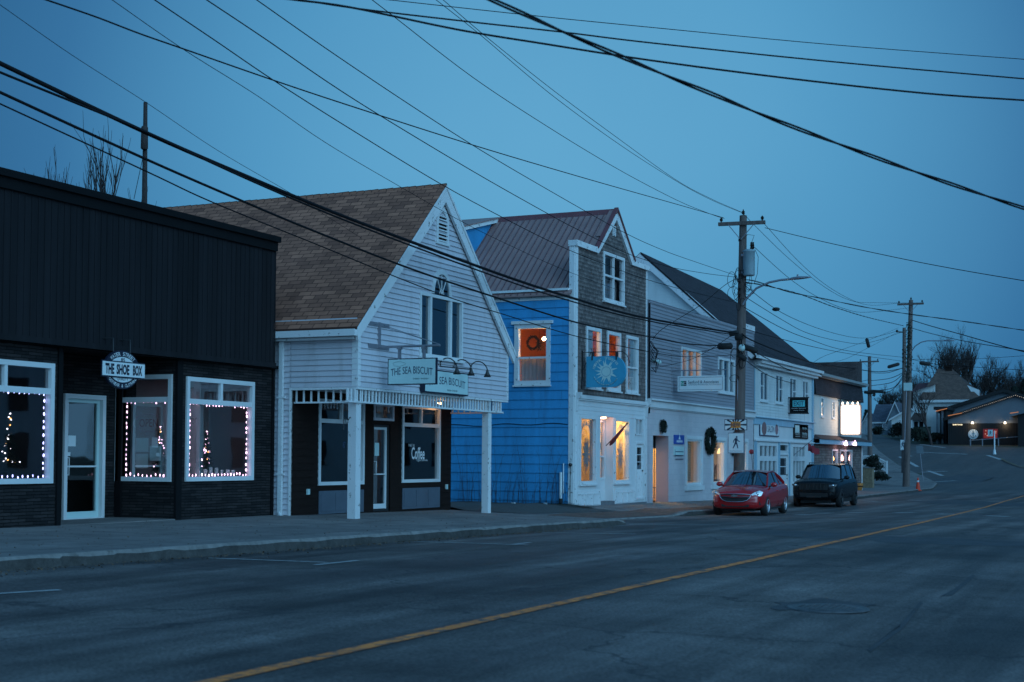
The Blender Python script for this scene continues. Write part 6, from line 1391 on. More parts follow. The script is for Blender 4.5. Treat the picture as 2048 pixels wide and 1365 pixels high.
def crossarm(root, c, half, y_dir=Vector((0, 1, 0)), tilt=0):
    mb = MB(); d = (y_dir+Vector((0, 0, tilt))).normalized(); mb.obox(c, d*half, Vector((.055, 0, 0)), Vector((0, 0, .065)))
    mb.obj('crossarm', M['pole'], root)
    mb = MB()
    for s in (-1, 1): mb.tube([c+d*(s*half*.55)+Vector((-.06, 0, -.05)), c+Vector((-.13, 0, -.62))], .016, 5)
    mb.obj('arm_brace', M['steel'], root)
    for s in (-.88, .88):
        mb = MB(); insulator(mb, c+d*(s*half)+Vector((0, 0, .10))); mb.obj('insulator', M['brown_board'], root)
def pole_shaft(root, base, top, r0, r1, name='shaft'):
    mb = MB(); mb.tube([base.lerp(top, i/10) for i in range(11)], [r0+(r1-r0)*i/10 for i in range(11)], 14); mb.obj(name, M['pole'], root)
def street_lamp(T, pts, r=.035):
    mb = MB(); mb.tube(pts, [r]*(len(pts)), 8); a = mb.obj('lamp_arm', M['steel'], T)
    e = pts[-1]; d = (pts[-1]-pts[-2]).normalized(); mb = MB(); n = 9
    up = Vector((0, 0, 1)); sd = d.cross(up).normalized()
    prof = [(0, .05, .05), (.12, .09, .07), (.35, .13, .07), (.60, .12, .045), (.72, .05, .02)]; rings = []
    for (s, w, h) in prof: rings.append([e+d*s+sd*(w*math.cos(2*math.pi*k/10))+up*(h*math.sin(2*math.pi*k/10)*(.6 if math.sin(2*math.pi*k/10) < 0 else 1)) for k in range(10)])
    v = [q for R_ in rings for q in R_]; mb.mesh(v, [(i*10+k, i*10+(k+1) % 10, (i+1)*10+(k+1) % 10, (i+1)*10+k) for i in range(len(prof)-1) for k in range(10)], True)
    mb.mesh(rings[0], [tuple(range(10))]); mb.mesh(rings[-1], [tuple(range(10))])
    mb.lathe(e+d*.25+up*.07, [(.035, 0), (.035, .07), (0, .08)], 8); mb.obj('lamp_head', M['steel'], T)
def ped_figure(mb, c, right, up, h):
    def pt(x, y): return Vector(c)+Vector(right)*(x*h)+Vector(up)*(y*h)
    def limb(pts, w):
        for (a, b), (wa, wb) in zip(zip(pts, pts[1:]), zip(w, w[1:])):
            d = Vector((b[0]-a[0], b[1]-a[1])); d = d/d.length; n = Vector((-d.y, d.x)); mb.face([pt(a[0]+n.x*wa, a[1]+n.y*wa), pt(a[0]-n.x*wa, a[1]-n.y*wa), pt(b[0]-n.x*wb, b[1]-n.y*wb), pt(b[0]+n.x*wb, b[1]+n.y*wb)])
    mb.face([pt(.06+.075*math.cos(i*.628), .43+.075*math.sin(i*.628)) for i in range(10)])
    limb([(.02, .34), (.0, .02)], [.11, .07]); limb([(.0, .05), (.10, -.20), (.16, -.46)], [.065, .05, .035]); limb([(.0, .05), (-.10, -.20), (-.24, -.46)], [.065, .05, .035])
    limb([(.05, .30), (.18, .12), (.34, .06)], [.04, .035, .025]); limb([(-.02, .30), (-.17, .16), (-.22, -.02)], [.04, .035, .025])
def build_poles():
    # ---- pole 1, with the transformer
    Dp = 14.55; b = onY(1477, 950, Dp); top = onY(1486.5, 432, Dp); base = Vector((b.x, Dp, gz(b.x, Dp)-.05))
    T = thing('utility_pole', 'tall wooden utility pole with grey transformer behind the red car', 'utility pole', base, 'utility poles along the street')
    pole_shaft(T, base, top, .215, .135)
    ca = onY(1486, 448.5, Dp)+Vector((-.18, 0, 0)); crossarm(T, ca, .88, tilt=.02)
    mb = MB(); insulator(mb, top+Vector((0, 0, .06)), .2); mb.obj('insulator', M['brown_board'], T)
    P1 = lambda y, dx=0, dy=0: (lambda p: p+Vector((dx, dy, 0)))(onY(1481, y, Dp))
    c = P1(527, .05, -.30); mb = MB(); mb.lathe(c, [(0, -.48), (.20, -.47), (.215, -.42), (.215, .40), (.225, .41), (.225, .45), (.12, .50), (0, .51)], 20); mb.obj('transformer', mat('transformer_grey', (.25, .33, .36), .5, .1, 4), T)
    mb = MB()
    for dy in (-.06, -.13): mb.lathe(c+Vector((.03, dy-.02, .5)), [(.03, 0), (.05, .05), (.03, .10), (.05, .14), (.03, .20), (.04, .25), (0, .27)], 8)
    mb.tube([c+Vector((0, -.1, .75)), c+Vector((0, -.2, 1.0)), c+Vector((0, .05, 1.05)), c+Vector((0, .2, .9))], .010, 5); mb.tube([c+Vector((0, -.22, .5)), c+Vector((0, -.35, .2)), c+Vector((0, -.32, -.4)), c+Vector((0, -.2, -.75))], .009, 5); mb.obj('bushing', M['brown_board'], T)
    mb = MB()
    for z in (-.35, .3): mb.obox(c+Vector((0, .16, z)), (.05, 0, 0), (0, .12, 0), (0, 0, .04))
    mb.obj('mounting_bracket', M['steel'], T)
    # lamp arm over the road
    q = [onY(1486, 610, Dp), onY(1497, 592, Dp-.2), onY(1515, 575, Dp-.6), onY(1540, 564, Dp-1.1), onY(1562, 560, Dp-1.55), onY(1580, 558.5, Dp-1.9)]
    street_lamp(T, [(lambda p, i: Vector((base.x+.02*i, p.y, p.z)))(onX(x, y, base.x), i) for i, (x, y) in enumerate(((1486, 610), (1494, 596), (1512, 577), (1537, 565), (1560, 560), (1580, 558)))], .04)
    # rack of spool insulators and tangles
    mb = MB()
    for y in (482, 552, 566, 580, 592): mb.lathe(P1(y, -.2, -.02), [(.04, -.05), (.055, -.03), (.03, 0), (.055, .03), (.04, .05)], 8)
    mb.obj('spool', M['brown_board'], T)
    rr = random.Random(11); mb = MB()
    for i in range(16):
        y0 = rr.uniform(548, 610); a = P1(y0, -.1, rr.uniform(-.25, .25)); s = rr.choice((-1, 1)); w = rr.uniform(.12, .42); h = rr.uniform(.08, .35)
        mb.tube([a+Vector((0, s*w*(1-math.cos(t*.314))/2, -h*math.sin(t*.314))) for t in range(21)], .009, 5)
    for i in range(10):
        y0 = rr.uniform(662, 760); a = P1(y0, -.2, 0); s = rr.choice((-1, 1)); w = rr.uniform(.1, .35); h = rr.uniform(.12, .45)
        mb.tube([a+Vector((0, s*w*(1-math.cos(t*.314))/2, -h*math.sin(t*.314))) for t in range(21)], .010, 5)
    mb.obj('jumper_wires', M['cable'], T)
    mb = MB()
    for (x, y, L, r, dz) in ((1468, 667, .18, .10, .02), (1450, 693, .28, .12, .0), (1500, 698, .28, .11, -.10), (1478, 675, .15, .12, 0), (1484, 715, .15, .10, -.1)):
        p = onX(x, y, base.x-.25); mb.tube([p+Vector((0, L, -dz)), p+Vector((0, L*.8, -dz*.8)), p-Vector((0, L*.8, -dz*.8)), p-Vector((0, L, -dz))], [r*.5, r, r, r*.5], 10)
    mb.obj('splice_closure', M['rubber'], T)
    p = onX(1484, 696, base.x-.32); mb = MB(); mb.ball(p, .13, 12, 8); mb.obj('pale_cap', M['sign_blue'], T)
    mb = MB(); mb.tube([P1(760, -.2, .05), P1(900, -.2, .05)], .02, 5); mb.obj('ground_wire', M['steel'], T)
    # NEW sign and walking-man sign on the pole
    fx = base.x-.34; S = PL('X', fx); U = Z0; R = S.right()
    r = (onX(1494, 850, fx).y, onX(1470, 861, fx).z, onX(1449, 850, fx).y, onX(1470, 839, fx).z); cy, cz = (r[0]+r[2])/2, (r[1]+r[3])/2; W, H = r[2]-r[0], r[3]-r[1]
    T2 = thing('new_sign', 'white sign with dark rays around an orange panel reading NEW on the pole', 'traffic sign', (fx, cy, r[1]))
    mb = MB(); mb.pbox(S, r[0], r[1], r[2], r[3], -.04, .0); mb.obj('edge', M['navy'], T2); mb = MB(); mb.pbox(S, r[0]+.02, r[1]+.02, r[2]-.02, r[3]-.02, .001, .006); mb.obj('board', M['sign_white'], T2)
    mb = MB()
    for i in range(12):
        a = math.radians(i*30+0.01); x, y = math.cos(a), math.sin(a); k = min(W*.47/max(1e-6, abs(x)), H*.46/max(1e-6, abs(y))); n = Vector((-y, x))*.035
        mb.face([S.pt(cy+x*.1-n.x*.5, cz+y*.1-n.y*.5, .009), S.pt(cy+x*.1+n.x*.5, cz+y*.1+n.y*.5, .009), S.pt(cy+x*k+n.x, cz+y*k+n.y, .009), S.pt(cy+x*k-n.x, cz+y*k-n.y, .009)])
    mb.obj('rays', M['navy'], T2)
    mb = MB(); mb.pbox(S, cy-W*.22, cz-H*.28, cy+W*.22, cz+H*.28, .010, .016); mb.obj('orange_panel', mat('sign_orange', (.80, .26, .03), .5, .05), T2)
    mb = MB(); put_text(mb, 'NEW', S.pt(cy, cz, .018), R, U, 0, w=W*.40, h=H*.40, bold=.02); mb.obj('lettering', M['ink'], T2)
    r = (onX(1488, 885, fx).y, onX(1472, 907, fx).z, onX(1456, 885, fx).y, onX(1472, 866, fx).z); cy, cz = (r[0]+r[2])/2, (r[1]+r[3])/2
    def pedsign(lab, S, r, fig=.62, mirror=1):
        cy, cz = (r[0]+r[2])/2, (r[1]+r[3])/2; T3 = thing('crosswalk_sign', lab, 'traffic sign', S.pt(cy, r[1]), 'crosswalk signs'); H = r[3]-r[1]
        mb = MB(); mb.pbox(S, r[0], r[1], r[2], r[3], -.07, 0); mb.obj('edge', M['grey_siding'], T3); mb = MB(); mb.pbox(S, r[0]+.025, r[1]+.025, r[2]-.025, r[3]-.025, .001, .006); mb.obj('board', M['sign_white'], T3)
        mb = MB(); ped_figure(mb, S.pt(cy, cz+.02, .010), R*mirror, U, H*fig/.95*.95); mb.pbox(S, cy-(r[2]-r[0])*.38, r[1]+H*.10, cy+(r[2]-r[0])*.38, r[1]+H*.115, .008, .010); mb.obj('walking_figure', M['ink'], T3); return T3
    pedsign('white walking-figure sign on the wooden pole above the red car', S, r)
    # ---- red ball on a thin rod
    c = onY(1503, 904, 15.6); g0 = gz(c.x, 15.6); T = thing('ball_marker', 'red disc on a thin leaning rod between the cars and the salon', 'marker', (c.x+.5, 15.6, g0))
    mb = MB(); mb.tube([(c.x+.55, 15.6, g0), c], .012, 5); mb.obj('rod', M['black_metal'], T); mb = MB(); mb.ball(c, .10, 14, 10, (1, 1, 1)); mb.obj('ball', M['red'], T)
    # ---- pole 2a
    Dp = 16.7; b = onY(1812, 950, Dp); base = Vector((b.x, Dp, gz(b.x, Dp)-.05)); top = onY(1822, 601, Dp); px = base.x
    T = thing('utility_pole', 'far wooden utility pole with crossarm and lamp standing by the orange cone', 'utility pole', base, 'utility poles along the street'); pole_shaft(T, base, top, .24, .14)
    crossarm(T, onY(1822, 609, Dp)+Vector((-.2, 0, 0)), .88); mb = MB(); insulator(mb, top+Vector((0, 0, .05)), .2); mb.obj('insulator', M['brown_board'], T)
    street_lamp(T, [onX(x, y, px) for x, y in ((1823, 703), (1830, 693), (1842, 685), (1855, 682), (1875, 682), (1888, 682))], .035)
    mb = MB(); p = onX(1816, 774, px-.25); mb.box(p-Vector((.15, .26, .26)), p+Vector((.1, .26, .26))); mb.obj('grey_box', M['sign_blue'], T)
    mb = MB(); mb.tube([onX(1813, 782, px-.27), onX(1809, 885, px-.27)], .04, 6); mb.obj('conduit', M['steel'], T)
    mb = MB(); rr = random.Random(3)
    for i in range(420):
        y = rr.uniform(640, 762); p = onX(1818-(y-640)*.02+rr.gauss(0, 2.2 if y < 700 else 3.6), y, px-.1+rr.uniform(-.2, .2)); d = Vector((rr.uniform(-1, 1), rr.uniform(-1, 1), rr.uniform(-1.5, .5))).normalized()*.16; mb.face([p, p+d, p+d+Vector((0, .05, -.06))])
    mb.obj('ivy', M['leaf_dark'], T)
    # ---- pole 2b
    g = onG(1808, 946); base = Vector((g.x, g.y, g.z-.05)); top = onX(1808.5, 656, g.x); T = thing('utility_pole', 'slimmer wooden utility pole just left of the one by the orange cone', 'utility pole', base, 'utility poles along the street'); pole_shaft(T, base, top, .22, .14)
    mb = MB(); mb.tube([onX(1809, 665, g.x-.1), onX(1792, 664, g.x-.1)], .06, 6); mb.obj('crossarm', M['pole'], T)
    mb = MB()
    for y in (662, 700, 708, 716, 724): mb.lathe(onX(1806 if y > 690 else 1794, y, g.x-.3), [(.06, -.08), (.09, 0), (.06, .08)], 8)
    mb.obj('insulator', M['brown_board'], T)
    S2 = PL('X', g.x-.35); r = (onX(1812, 890, g.x).y, onX(1808, 901, g.x).z, onX(1802, 890, g.x).y, onX(1808, 880, g.x).z); pedsign('small walking-figure sign on the slimmer far pole', S2, r)
    # ---- pole 3
    g = onG(1740, 926); base = Vector((g.x, g.y, g.z-.05)); top = onX(1739, 713, g.x); T = thing('utility_pole', 'farthest utility pole rising behind the white stair railing', 'utility pole', base, 'utility poles along the street'); pole_shaft(T, base, top, .24, .15)
    crossarm(T, onX(1739, 724, g.x)+Vector((-.2, 0, 0)), .9)
    mb = MB()
    for (x, y, L) in ((1733, 785, .2), (1743, 785, .35), (1754, 783, .6), (1748, 790, .1)): p = onX(x, y, g.x-.2); mb.tube([p+Vector((0, L, .03)), p-Vector((0, L, .06))], .14, 8)
    mb.obj('splice_closure', M['rubber'], T)
    # ---- mast behind the shoe shop
    top = onY(291, 205, 38); mid = onY(289, 405, 38); b0 = Vector((mid.x-.1, 38, gz(mid.x, 38))); T = thing('utility_pole', 'thin dark bare pole rising behind the shoe shop roof', 'utility pole', b0)
    mb = MB(); mb.tube([b0, mid, top], [.14, .11, .08], 10); mb.obj('shaft', M['bark'], T); mb = MB(); mb.lathe(onY(289, 275, 37.9), [(.10, -.5), (.15, -.45), (.14, .4), (.10, .45)], 10); mb.obj('collar', M['bark'], T)
    mb = MB(); mb.tube([onY(289, 300, 38), onY(268, 398, 36)], .012, 4); mb.obj('guy_wire', M['cable'], T)
def build_cables():
    E_ = (.6, 0)
    cable('thickest black cable bundle sloping across the upper left to the near pole', [(-60, 96), (0, 127), (290, 265), (500, 356), (700, 438), (1000, 549), (1160, 601), (1290, 636), (1474, 667)], 18.5, 51, .040, extend=E_)
    cable('second black cable lashed just below the thickest bundle', [(-60, 118), (0, 145), (200, 226), (290, 264), (500, 361), (700, 445), (1000, 557), (1160, 608), (1290, 641), (1474, 671)], 18.5, 51, .022, extend=E_)
    cable('middle black cable running below the bundle over the gabled roof', [(-60, 157), (0, 185), (290, 318), (495, 407), (622, 460), (816, 536), (1000, 598), (1159, 647), (1289, 672), (1374, 688), (1446, 692)], 18.5, 51, .026, extend=E_)
    cable('lowest thin cable crossing the shoe shop roof and gabled cafe', [(-60, 180), (0, 208), (290, 342), (425, 405), (640, 492), (769, 545), (895, 594), (1000, 627), (1149, 672), (1299, 704), (1374, 714), (1474, 710)], 18.5, 51, .014, extend=E_)
    cable('hair-thin wire crossing the sky past the top of the bare left pole', [(0, 10), (140, 108), (290, 204), (430, 298), (580, 386), (660, 437), (760, 500)], 16, 33, .005, extend=E_)
    cable('thin wire from the top left passing the peak of the brown gable lower down', [(224, 0), (362, 96), (513, 191), (650, 285), (804, 376), (930, 447), (1032, 497), (1140, 545), (1290, 598), (1474, 650)], 17, 51, .006, extend=E_)
    cable('dark wire crossing the others at a shallow angle toward the left crossarm end', [(92, 0), (191, 34), (280, 68), (369, 99), (547, 161), (700, 212), (944, 290), (1163, 355), (1350, 408), (1447, 436)], 15, 51, .012, extend=E_)
    cable('wire ending low on the near pole after grazing the brown gable peak', [(309, 0), (428, 80), (547, 161), (700, 258), (886, 371), (1053, 460), (1137, 500), (1212, 530), (1286, 557), (1374, 582), (1474, 606)], 18, 51, .010, extend=E_)
    cable('wire passing just above the maroon ridge of the blue shop', [(413, 0), (530, 78), (650, 161), (756, 229), (944, 342), (1094, 427), (1156, 460), (1249, 505), (1330, 532), (1409, 547), (1474, 555)], 18, 51, .010, extend=E_)
    cable('wire running just above the peak of the shingled false front', [(513, 0), (650, 96), (800, 197), (944, 290), (1077, 369), (1238, 460), (1324, 500), (1399, 527), (1474, 552)], 18, 51, .009, extend=E_)
    cable('fine wire from the top edge down to the left end of the near crossarm', [(744, 0), (787, 33), (944, 154), (1094, 253), (1231, 336), (1350, 399), (1417, 427), (1449, 438)], 24, 51, .009, extend=E_)
    cable('left of two close fine wires descending to the near pole top', [(872, 0), (958, 68), (1094, 183), (1231, 284), (1350, 361), (1420, 399), (1484, 426)], 26, 51, .008, extend=E_)
    cable('right of two close fine wires descending to the near pole top', [(886, 0), (970, 72), (1105, 180), (1240, 280), (1350, 359), (1420, 397), (1484, 425)], 26, 51, .008, extend=E_)
    cable('heavy twisted cable crossing the top right of the sky', [(983, 0), (1060, 34), (1128, 65), (1231, 109), (1350, 159), (1428, 190), (1549, 240), (1714, 302), (1868, 357), (2048, 417), (2140, 444)], 11, 15, .014, twist=1.05, extend=E_)
    cable('lower of the long wires crossing the top of the sky to the right', [(588, 0), (700, 15), (917, 60), (1094, 89), (1300, 121), (1575, 157), (1849, 187), (2048, 201), (2120, 206)], 14, 16, .013, extend=E_)
    cable('upper dark wire of the long pair crossing the top of the sky', [(600, 0), (718, 18), (930, 43), (1128, 65), (1300, 86), (1666, 124), (2048, 158), (2120, 164)], 15, 18, .011, extend=E_)
    cable('faintest and highest wire across the top right sky', [(740, -4), (1060, 31), (1300, 55), (1666, 90), (2048, 119), (2120, 124)], 22, 26, .008, extend=E_)
    cable('wire from the near crossarm to the right edge of the sky', [(1530, 456), (1647, 484), (1814, 520), (1930, 542), (2048, 562), (2130, 577)], 51, 36, .014)
    G = 'wires between the two nearer poles'
    cable('upper of the wires sagging from near crossarm to far crossarm', [(1527, 446), (1533, 453), (1591, 517), (1647, 567), (1703, 600), (1744, 611), (1801, 606)], 51, 94, .011, group=G)
    cable('second wire sagging from near pole top to far crossarm', [(1487, 428), (1513, 455), (1577, 517), (1647, 573), (1703, 602), (1758, 606), (1843, 606)], 51, 94, .011, group=G)
    cable('wire sagging from the transformer bushing to the far pole', [(1507, 493), (1577, 556), (1636, 595), (1689, 618), (1731, 625), (1820, 616)], 51, 94, .012, group=G)
    cable('long twisted cable passing the far pole to the right edge', [(1489, 560), (1511, 563), (1577, 584), (1647, 598), (1731, 615), (1820, 629), (1925, 643), (2048, 661), (2120, 670)], 51, 60, .016, twist=1.6)
    cable('twisted service cable from the near pole to the slim far pole', [(1489, 566), (1522, 570), (1597, 588), (1661, 612), (1731, 634), (1807, 652)], 51, 108, .018, twist=1.6, group=G)
    for lab, pts, d1, r in (
        ('wire with a small black clamp sagging between the poles', [(1488, 570), (1552, 619), (1619, 651), (1689, 672), (1739, 676), (1797, 662)], 112, .014),
        ('wire sagging below the clamped wire between the poles', [(1490, 594), (1564, 640), (1619, 668), (1703, 687), (1745, 684), (1806, 664)], 112, .014),
        ('wire crossing in front of the dark roof slope, uppermost one', [(1488, 615), (1564, 657), (1619, 679), (1689, 701), (1806, 715)], 112, .016),
        ('wire crossing in front of the dark roof slope, second one', [(1486, 657), (1564, 679), (1675, 704), (1806, 723)], 112, .016),
        ('black telephone cable low between the poles above the salon eave', [(1484, 668), (1510, 684), (1614, 723), (1703, 737), (1758, 744), (1806, 737)], 112, .032),
        ('cable swinging in front of the salon upper windows', [(1484, 690), (1508, 703), (1577, 740), (1640, 762), (1690, 768), (1738, 760)], 128, .022),
        ('lowest cable across the salon clapboard', [(1484, 716), (1536, 751), (1590, 768), (1633, 778), (1690, 786), (1738, 782)], 128, .018),
        ('faint wire rising from salon roof toward the slim far pole', [(1505, 690), (1600, 732), (1650, 712), (1739, 680), (1797, 656)], 110, .010),
        ('faint wire rising over the tavern roof toward the slim far pole', [(1610, 730), (1680, 722), (1740, 694), (1797, 664)], 110, .010)):
        cable(lab, pts, 51 if pts[0][0] < 1600 else 70, d1, r, group='wires toward the far poles')
    for i, (pts, lab) in enumerate((([(1741, 746), (1775, 746), (1806, 736)], 'short cable between the two farthest poles, topmost of the fan'), ([(1742, 762), (1780, 757), (1806, 746)], 'short cable between the two farthest poles, second of the fan'), ([(1742, 772), (1784, 765), (1806, 748)], 'short cable between the two farthest poles, third of the fan'), ([(1744, 782), (1786, 776), (1806, 752)], 'short cable between the two farthest poles, fourth of the fan'), ([(1744, 786), (1780, 783), (1806, 757)], 'short cable between the two farthest poles, lowest of the fan'))):
        cable(lab, pts, 128, 112, .030, group='fan of cables between the farthest poles')
    cable('thick upper cable from the ivy-covered pole to the right edge', [(1822, 640), (1860, 652), (1925, 670), (1995, 690), (2048, 704), (2130, 724)], 95, 60, .030)
    cable('second thick cable from the ivy-covered pole to the right edge', [(1822, 656), (1860, 667), (1925, 682), (1990, 693), (2048, 702), (2130, 716)], 95, 60, .024)
    cable('thin level wire right of the ivy-covered pole, upper one', [(1822, 719), (1890, 719), (1953, 718), (2048, 712), (2100, 708)], 95, 90, .016)
    cable('thin level wire right of the ivy-covered pole, middle one', [(1822, 719), (1860, 727), (1898, 731), (2048, 741), (2100, 744)], 95, 90, .020)
    cable('thin level wire right of the ivy-covered pole, lowest one', [(1822, 741), (1940, 752), (2048, 756), (2100, 757)], 95, 90, .014)
    cable('curved service cable from the near pole down to the office corner', [(1474, 557), (1448, 572), (1399, 612), (1324, 659), (1300, 688)], 51.2, 50.6, .014, group='service cables to the office')
    cable('lower service cable from the near pole to the office corner', [(1466, 669), (1420, 700), (1374, 722), (1299, 738)], 51.2, 50.6, .011, group='service cables to the office')
    cable('slack service cable from the splice closure to the office corner', [(1446, 692), (1399, 704), (1350, 702), (1302, 696)], 51.2, 50.6, .014, group='service cables to the office')
    for lab, (x0, x1, y, d) in (('long black splice closure on the wires right of the ivy-covered pole', (1839, 1860, 727, 94)), ('long black splice closure on the wires left of the two far poles', (1775, 1799, 732, 108)), ('short dark splice closure tilted steeply above the tavern', (1733, 1738, 687, 108))):
        a = atd(x0, y+(3 if x0 == 1775 else -1 if x0 == 1839 else -10), d); b_ = atd(x1, y+(-4 if x0 == 1775 else 2 if x0 == 1839 else 9), d); mb = MB(); mb.tube([a, a.lerp(b_, .1), a.lerp(b_, .9), b_], [.06, .13, .13, .06], 8); tag(mb.obj('splice_closure', M['rubber']), lab, 'cable splice')
    p = atd(1552, 619, 66); mb = MB(); mb.ball(p, .12, 8, 6, (1, 1.6, .8)); tag(mb.obj('cable_clamp', M['rubber']), 'small black clamp on a wire right of the near pole', 'clamp')
# ================================================================ cars
def loft(stations, n_ring):
    """closed skin through rings of equal length"""
    v = [p for r in stations for p in r]; f = []
    for i in range(len(stations)-1):
        for k in range(n_ring): f.append((i*n_ring+k, i*n_ring+(k+1) % n_ring, (i+1)*n_ring+(k+1) % n_ring, (i+1)*n_ring+k))
    f.append(tuple(range(n_ring))[::-1]); f.append(tuple((len(stations)-1)*n_ring+k for k in range(n_ring))); return v, f
def itab(tab, x, j):
    return lerp_tab([(r[0], r[j]) for r in tab], x)
def smooth_mesh(name, v, f, levels, mats, creases=None, cutters=(), cutmat=None):
    me = bpy.data.meshes.new(name); me.from_pydata([tuple(p) for p in v], [], f); me.update()
    for m in mats: me.materials.append(m)
    o = bpy.data.objects.new(name, me); COL.objects.link(o)
    s = o.modifiers.new('s', 'SUBSURF'); s.levels = levels; s.render_levels = levels
    cs = []
    for (vv, ff) in cutters:
        mc = bpy.data.meshes.new('c'); mc.from_pydata([tuple(p) for p in vv], [], ff); mc.update(); mc.materials.append(cutmat)
        co = bpy.data.objects.new('c', mc); COL.objects.link(co); cs.append(co)
        b = o.modifiers.new('b', 'BOOLEAN'); b.operation = 'DIFFERENCE'; b.solver = 'EXACT'; b.object = co; b.material_mode = 'TRANSFER'
    bpy.context.view_layer.update(); dg = bpy.context.evaluated_depsgraph_get(); ev = o.evaluated_get(dg)
    me2 = bpy.data.meshes.new_from_object(ev); bpy.data.objects.remove(o)
    for c in cs: bpy.data.objects.remove(c)
    me2.name = name; me2.polygons.foreach_set('use_smooth', [True]*len(me2.polygons))
    return me2
def car(name, label, loc, yaw, spec):
    """local frame: x = length (front at +x), y = left, z = up; built at the origin and then placed"""
    T = thing(name, label, 'car', (0, 0, 0)); paint = spec['paint']; L = spec['L']; W = spec['W']; H = spec['H']; wb = spec['wb']; wr = spec['wr']
    xf = wb/2; hw = W/2
    body = spec['body']      # x, half width, sill z, belt z(top edge), crown z(centre top)
    st = []
    for (x, w, zs, zbelt, zc) in body:
        zm = zs+(zbelt-zs)*.45; r = []
        half = [(0, zs), (w*.62, zs), (w*.90, zs+.02), (w*.985, zs+(zm-zs)*.6), (w, zm), (w*.985, zbelt-.12*(zbelt-zs)), (w*.93, zbelt), (w*.70, zbelt+(zc-zbelt)*.55), (w*.36, zbelt+(zc-zbelt)*.9), (0, zc)]
        r = [(x, y, z) for y, z in half]+[(x, -y, z) for y, z in half[-2:0:-1]]; st.append(r)
    v, f = loft(st, 18)
    cut = []
    for sx in (-1, 1):
        for sy in (-1, 1):
            cx = sx*xf; n = 28; R_ = wr+.065; y0 = sy*(hw-.30); y1 = sy*(hw+.3); a = []
            for y in (y0, y1):
                for k in range(n): t = 2*math.pi*k/n; a.append((cx+R_*math.cos(t), y, wr+.0+R_*math.sin(t)))
            ff = [(k, (k+1) % n, n+(k+1) % n, n+k) for k in range(n)]+[tuple(range(n))[::-1], tuple(range(n, 2*n))]
            if sy < 0: ff = [q[::-1] for q in ff]
            cut.append((a, ff))
    me = smooth_mesh('body', v, f, 2, [paint], cutters=cut, cutmat=M['rubber'])
    b = bpy.data.objects.new('body', me); COL.objects.link(b); adopt(b, T)
    # greenhouse: rings across the car from beltline up, glass strips and painted pillars
    gh = spec['cabin']       # x_base, x_top pairs : front base, front top, rear top, rear base ; z belt, z roof ; half widths belt, roof
    fb, ft, rt, rb, zb, zr, wbelt, wroof = gh
    # roof shell
    nx, ny = 10, 8; mb = MB(); g = []
    for i in range(nx+1):
        u = i/nx; x = ft+(rt-ft)*u; row = []
        for j in range(ny+1):
            s = -1+2*j/ny; y = wroof*s; z = zr-.045*s*s*abs(s)-.05*(2*u-1)**2; row.append((x, y, z))
        g.append(row)
    vv = [p for r in g for p in r]; mb.mesh(vv, [(i*(ny+1)+j, (i+1)*(ny+1)+j, (i+1)*(ny+1)+j+1, i*(ny+1)+j+1) for i in range(nx) for j in range(ny)], True)
    zt = lambda u: zr-.045-.05*(2*u-1)**2
    mb.obj('roof', paint, T)
    def quadgrid(mb, a, b_, c, d, bulge=(0, 0, 0), n=6):
        a, b_, c, d = map(Vector, (a, b_, c, d)); bl = Vector(bulge); rows = []
        for i in range(n+1):
            for j in range(n+1):
                u, w = i/n, j/n; rows.append(a.lerp(b_, u).lerp(d.lerp(c, u), w)+bl*(4*u*(1-u)*.5+4*w*(1-w)*.5)*(1 if True else 0))
        mb.mesh(rows, [(i*(n+1)+j, (i+1)*(n+1)+j, (i+1)*(n+1)+j+1, i*(n+1)+j+1) for i in range(n) for j in range(n)], True)
    def surf(u, s): # windscreen
        return None
    # windscreen and rear glass
    fzb = itab(body, fb, 4)-.01; rzb = itab(body, rb, 4)-.01; zf_ = zr-.05-.0; 
    def screen(nm, xb, zb_, xt, wb_, wt_, zt_, bul):
        n, m_ = 10, 6; p = []
        for j in range(m_+1):
            w = j/m_
            for i in range(n+1):
                s = -1+2*i/n; y = (wb_+(wt_-wb_)*w)*s; x = xb+(xt-xb)*w-bul*s*s; z = zb_+(zt_-zb_)*w-(.05+.0*w)*s*s*abs(s)*1.0; p.append((x, y, z))
        mb = MB(); mb.mesh(p, [(j*(n+1)+i, j*(n+1)+i+1, (j+1)*(n+1)+i+1, (j+1)*(n+1)+i) for j in range(m_) for i in range(n)], True); mb.obj(nm, M['glass_car'], T)
    screen('windscreen', fb, fzb, ft, wbelt*.93, wroof*.96, zr-.05, .10); screen('rear_window', rb, rzb, rt, wbelt*.93, wroof*.96, zr-.05, -.08)
    # pillars + side glass
    for s in (-1, 1):
        yb, yt = s*wbelt, s*wroof; zl = lambda x: itab(body, x, 3)+.0; ztop = lambda u: zt(u)+.0
        # belt points
        def at(x, k): # k 0 belt, 1 roof
            u = min(1, max(0, (x-ft)/(rt-ft))); 
            return None
        A0 = Vector((fb-.10, s*wbelt*.93, fzb-.05)); A1 = Vector((ft-.10, yt*.96, zr-.095)); C0 = Vector((rb+.08, s*wbelt*.93, rzb-.05)); C1 = Vector((rt+.08, yt*.96, zr-.095))
        mb = MB(); mb.tube([A0, A0.lerp(A1, .5)+Vector((.02, s*.015, .02)), A1, Vector((ft*.5+rt*.5, yt+s*.005, zr-.045)), C1, C0.lerp(C1, .5)+Vector((-.02, s*.015, .02)), C0], [.035, .032, .032, .030, .034, .045, .06], 8); mb.obj('roof_rail_frame', paint, T)
        xs = [fb-.10]+spec['pill']+[rb+.10]
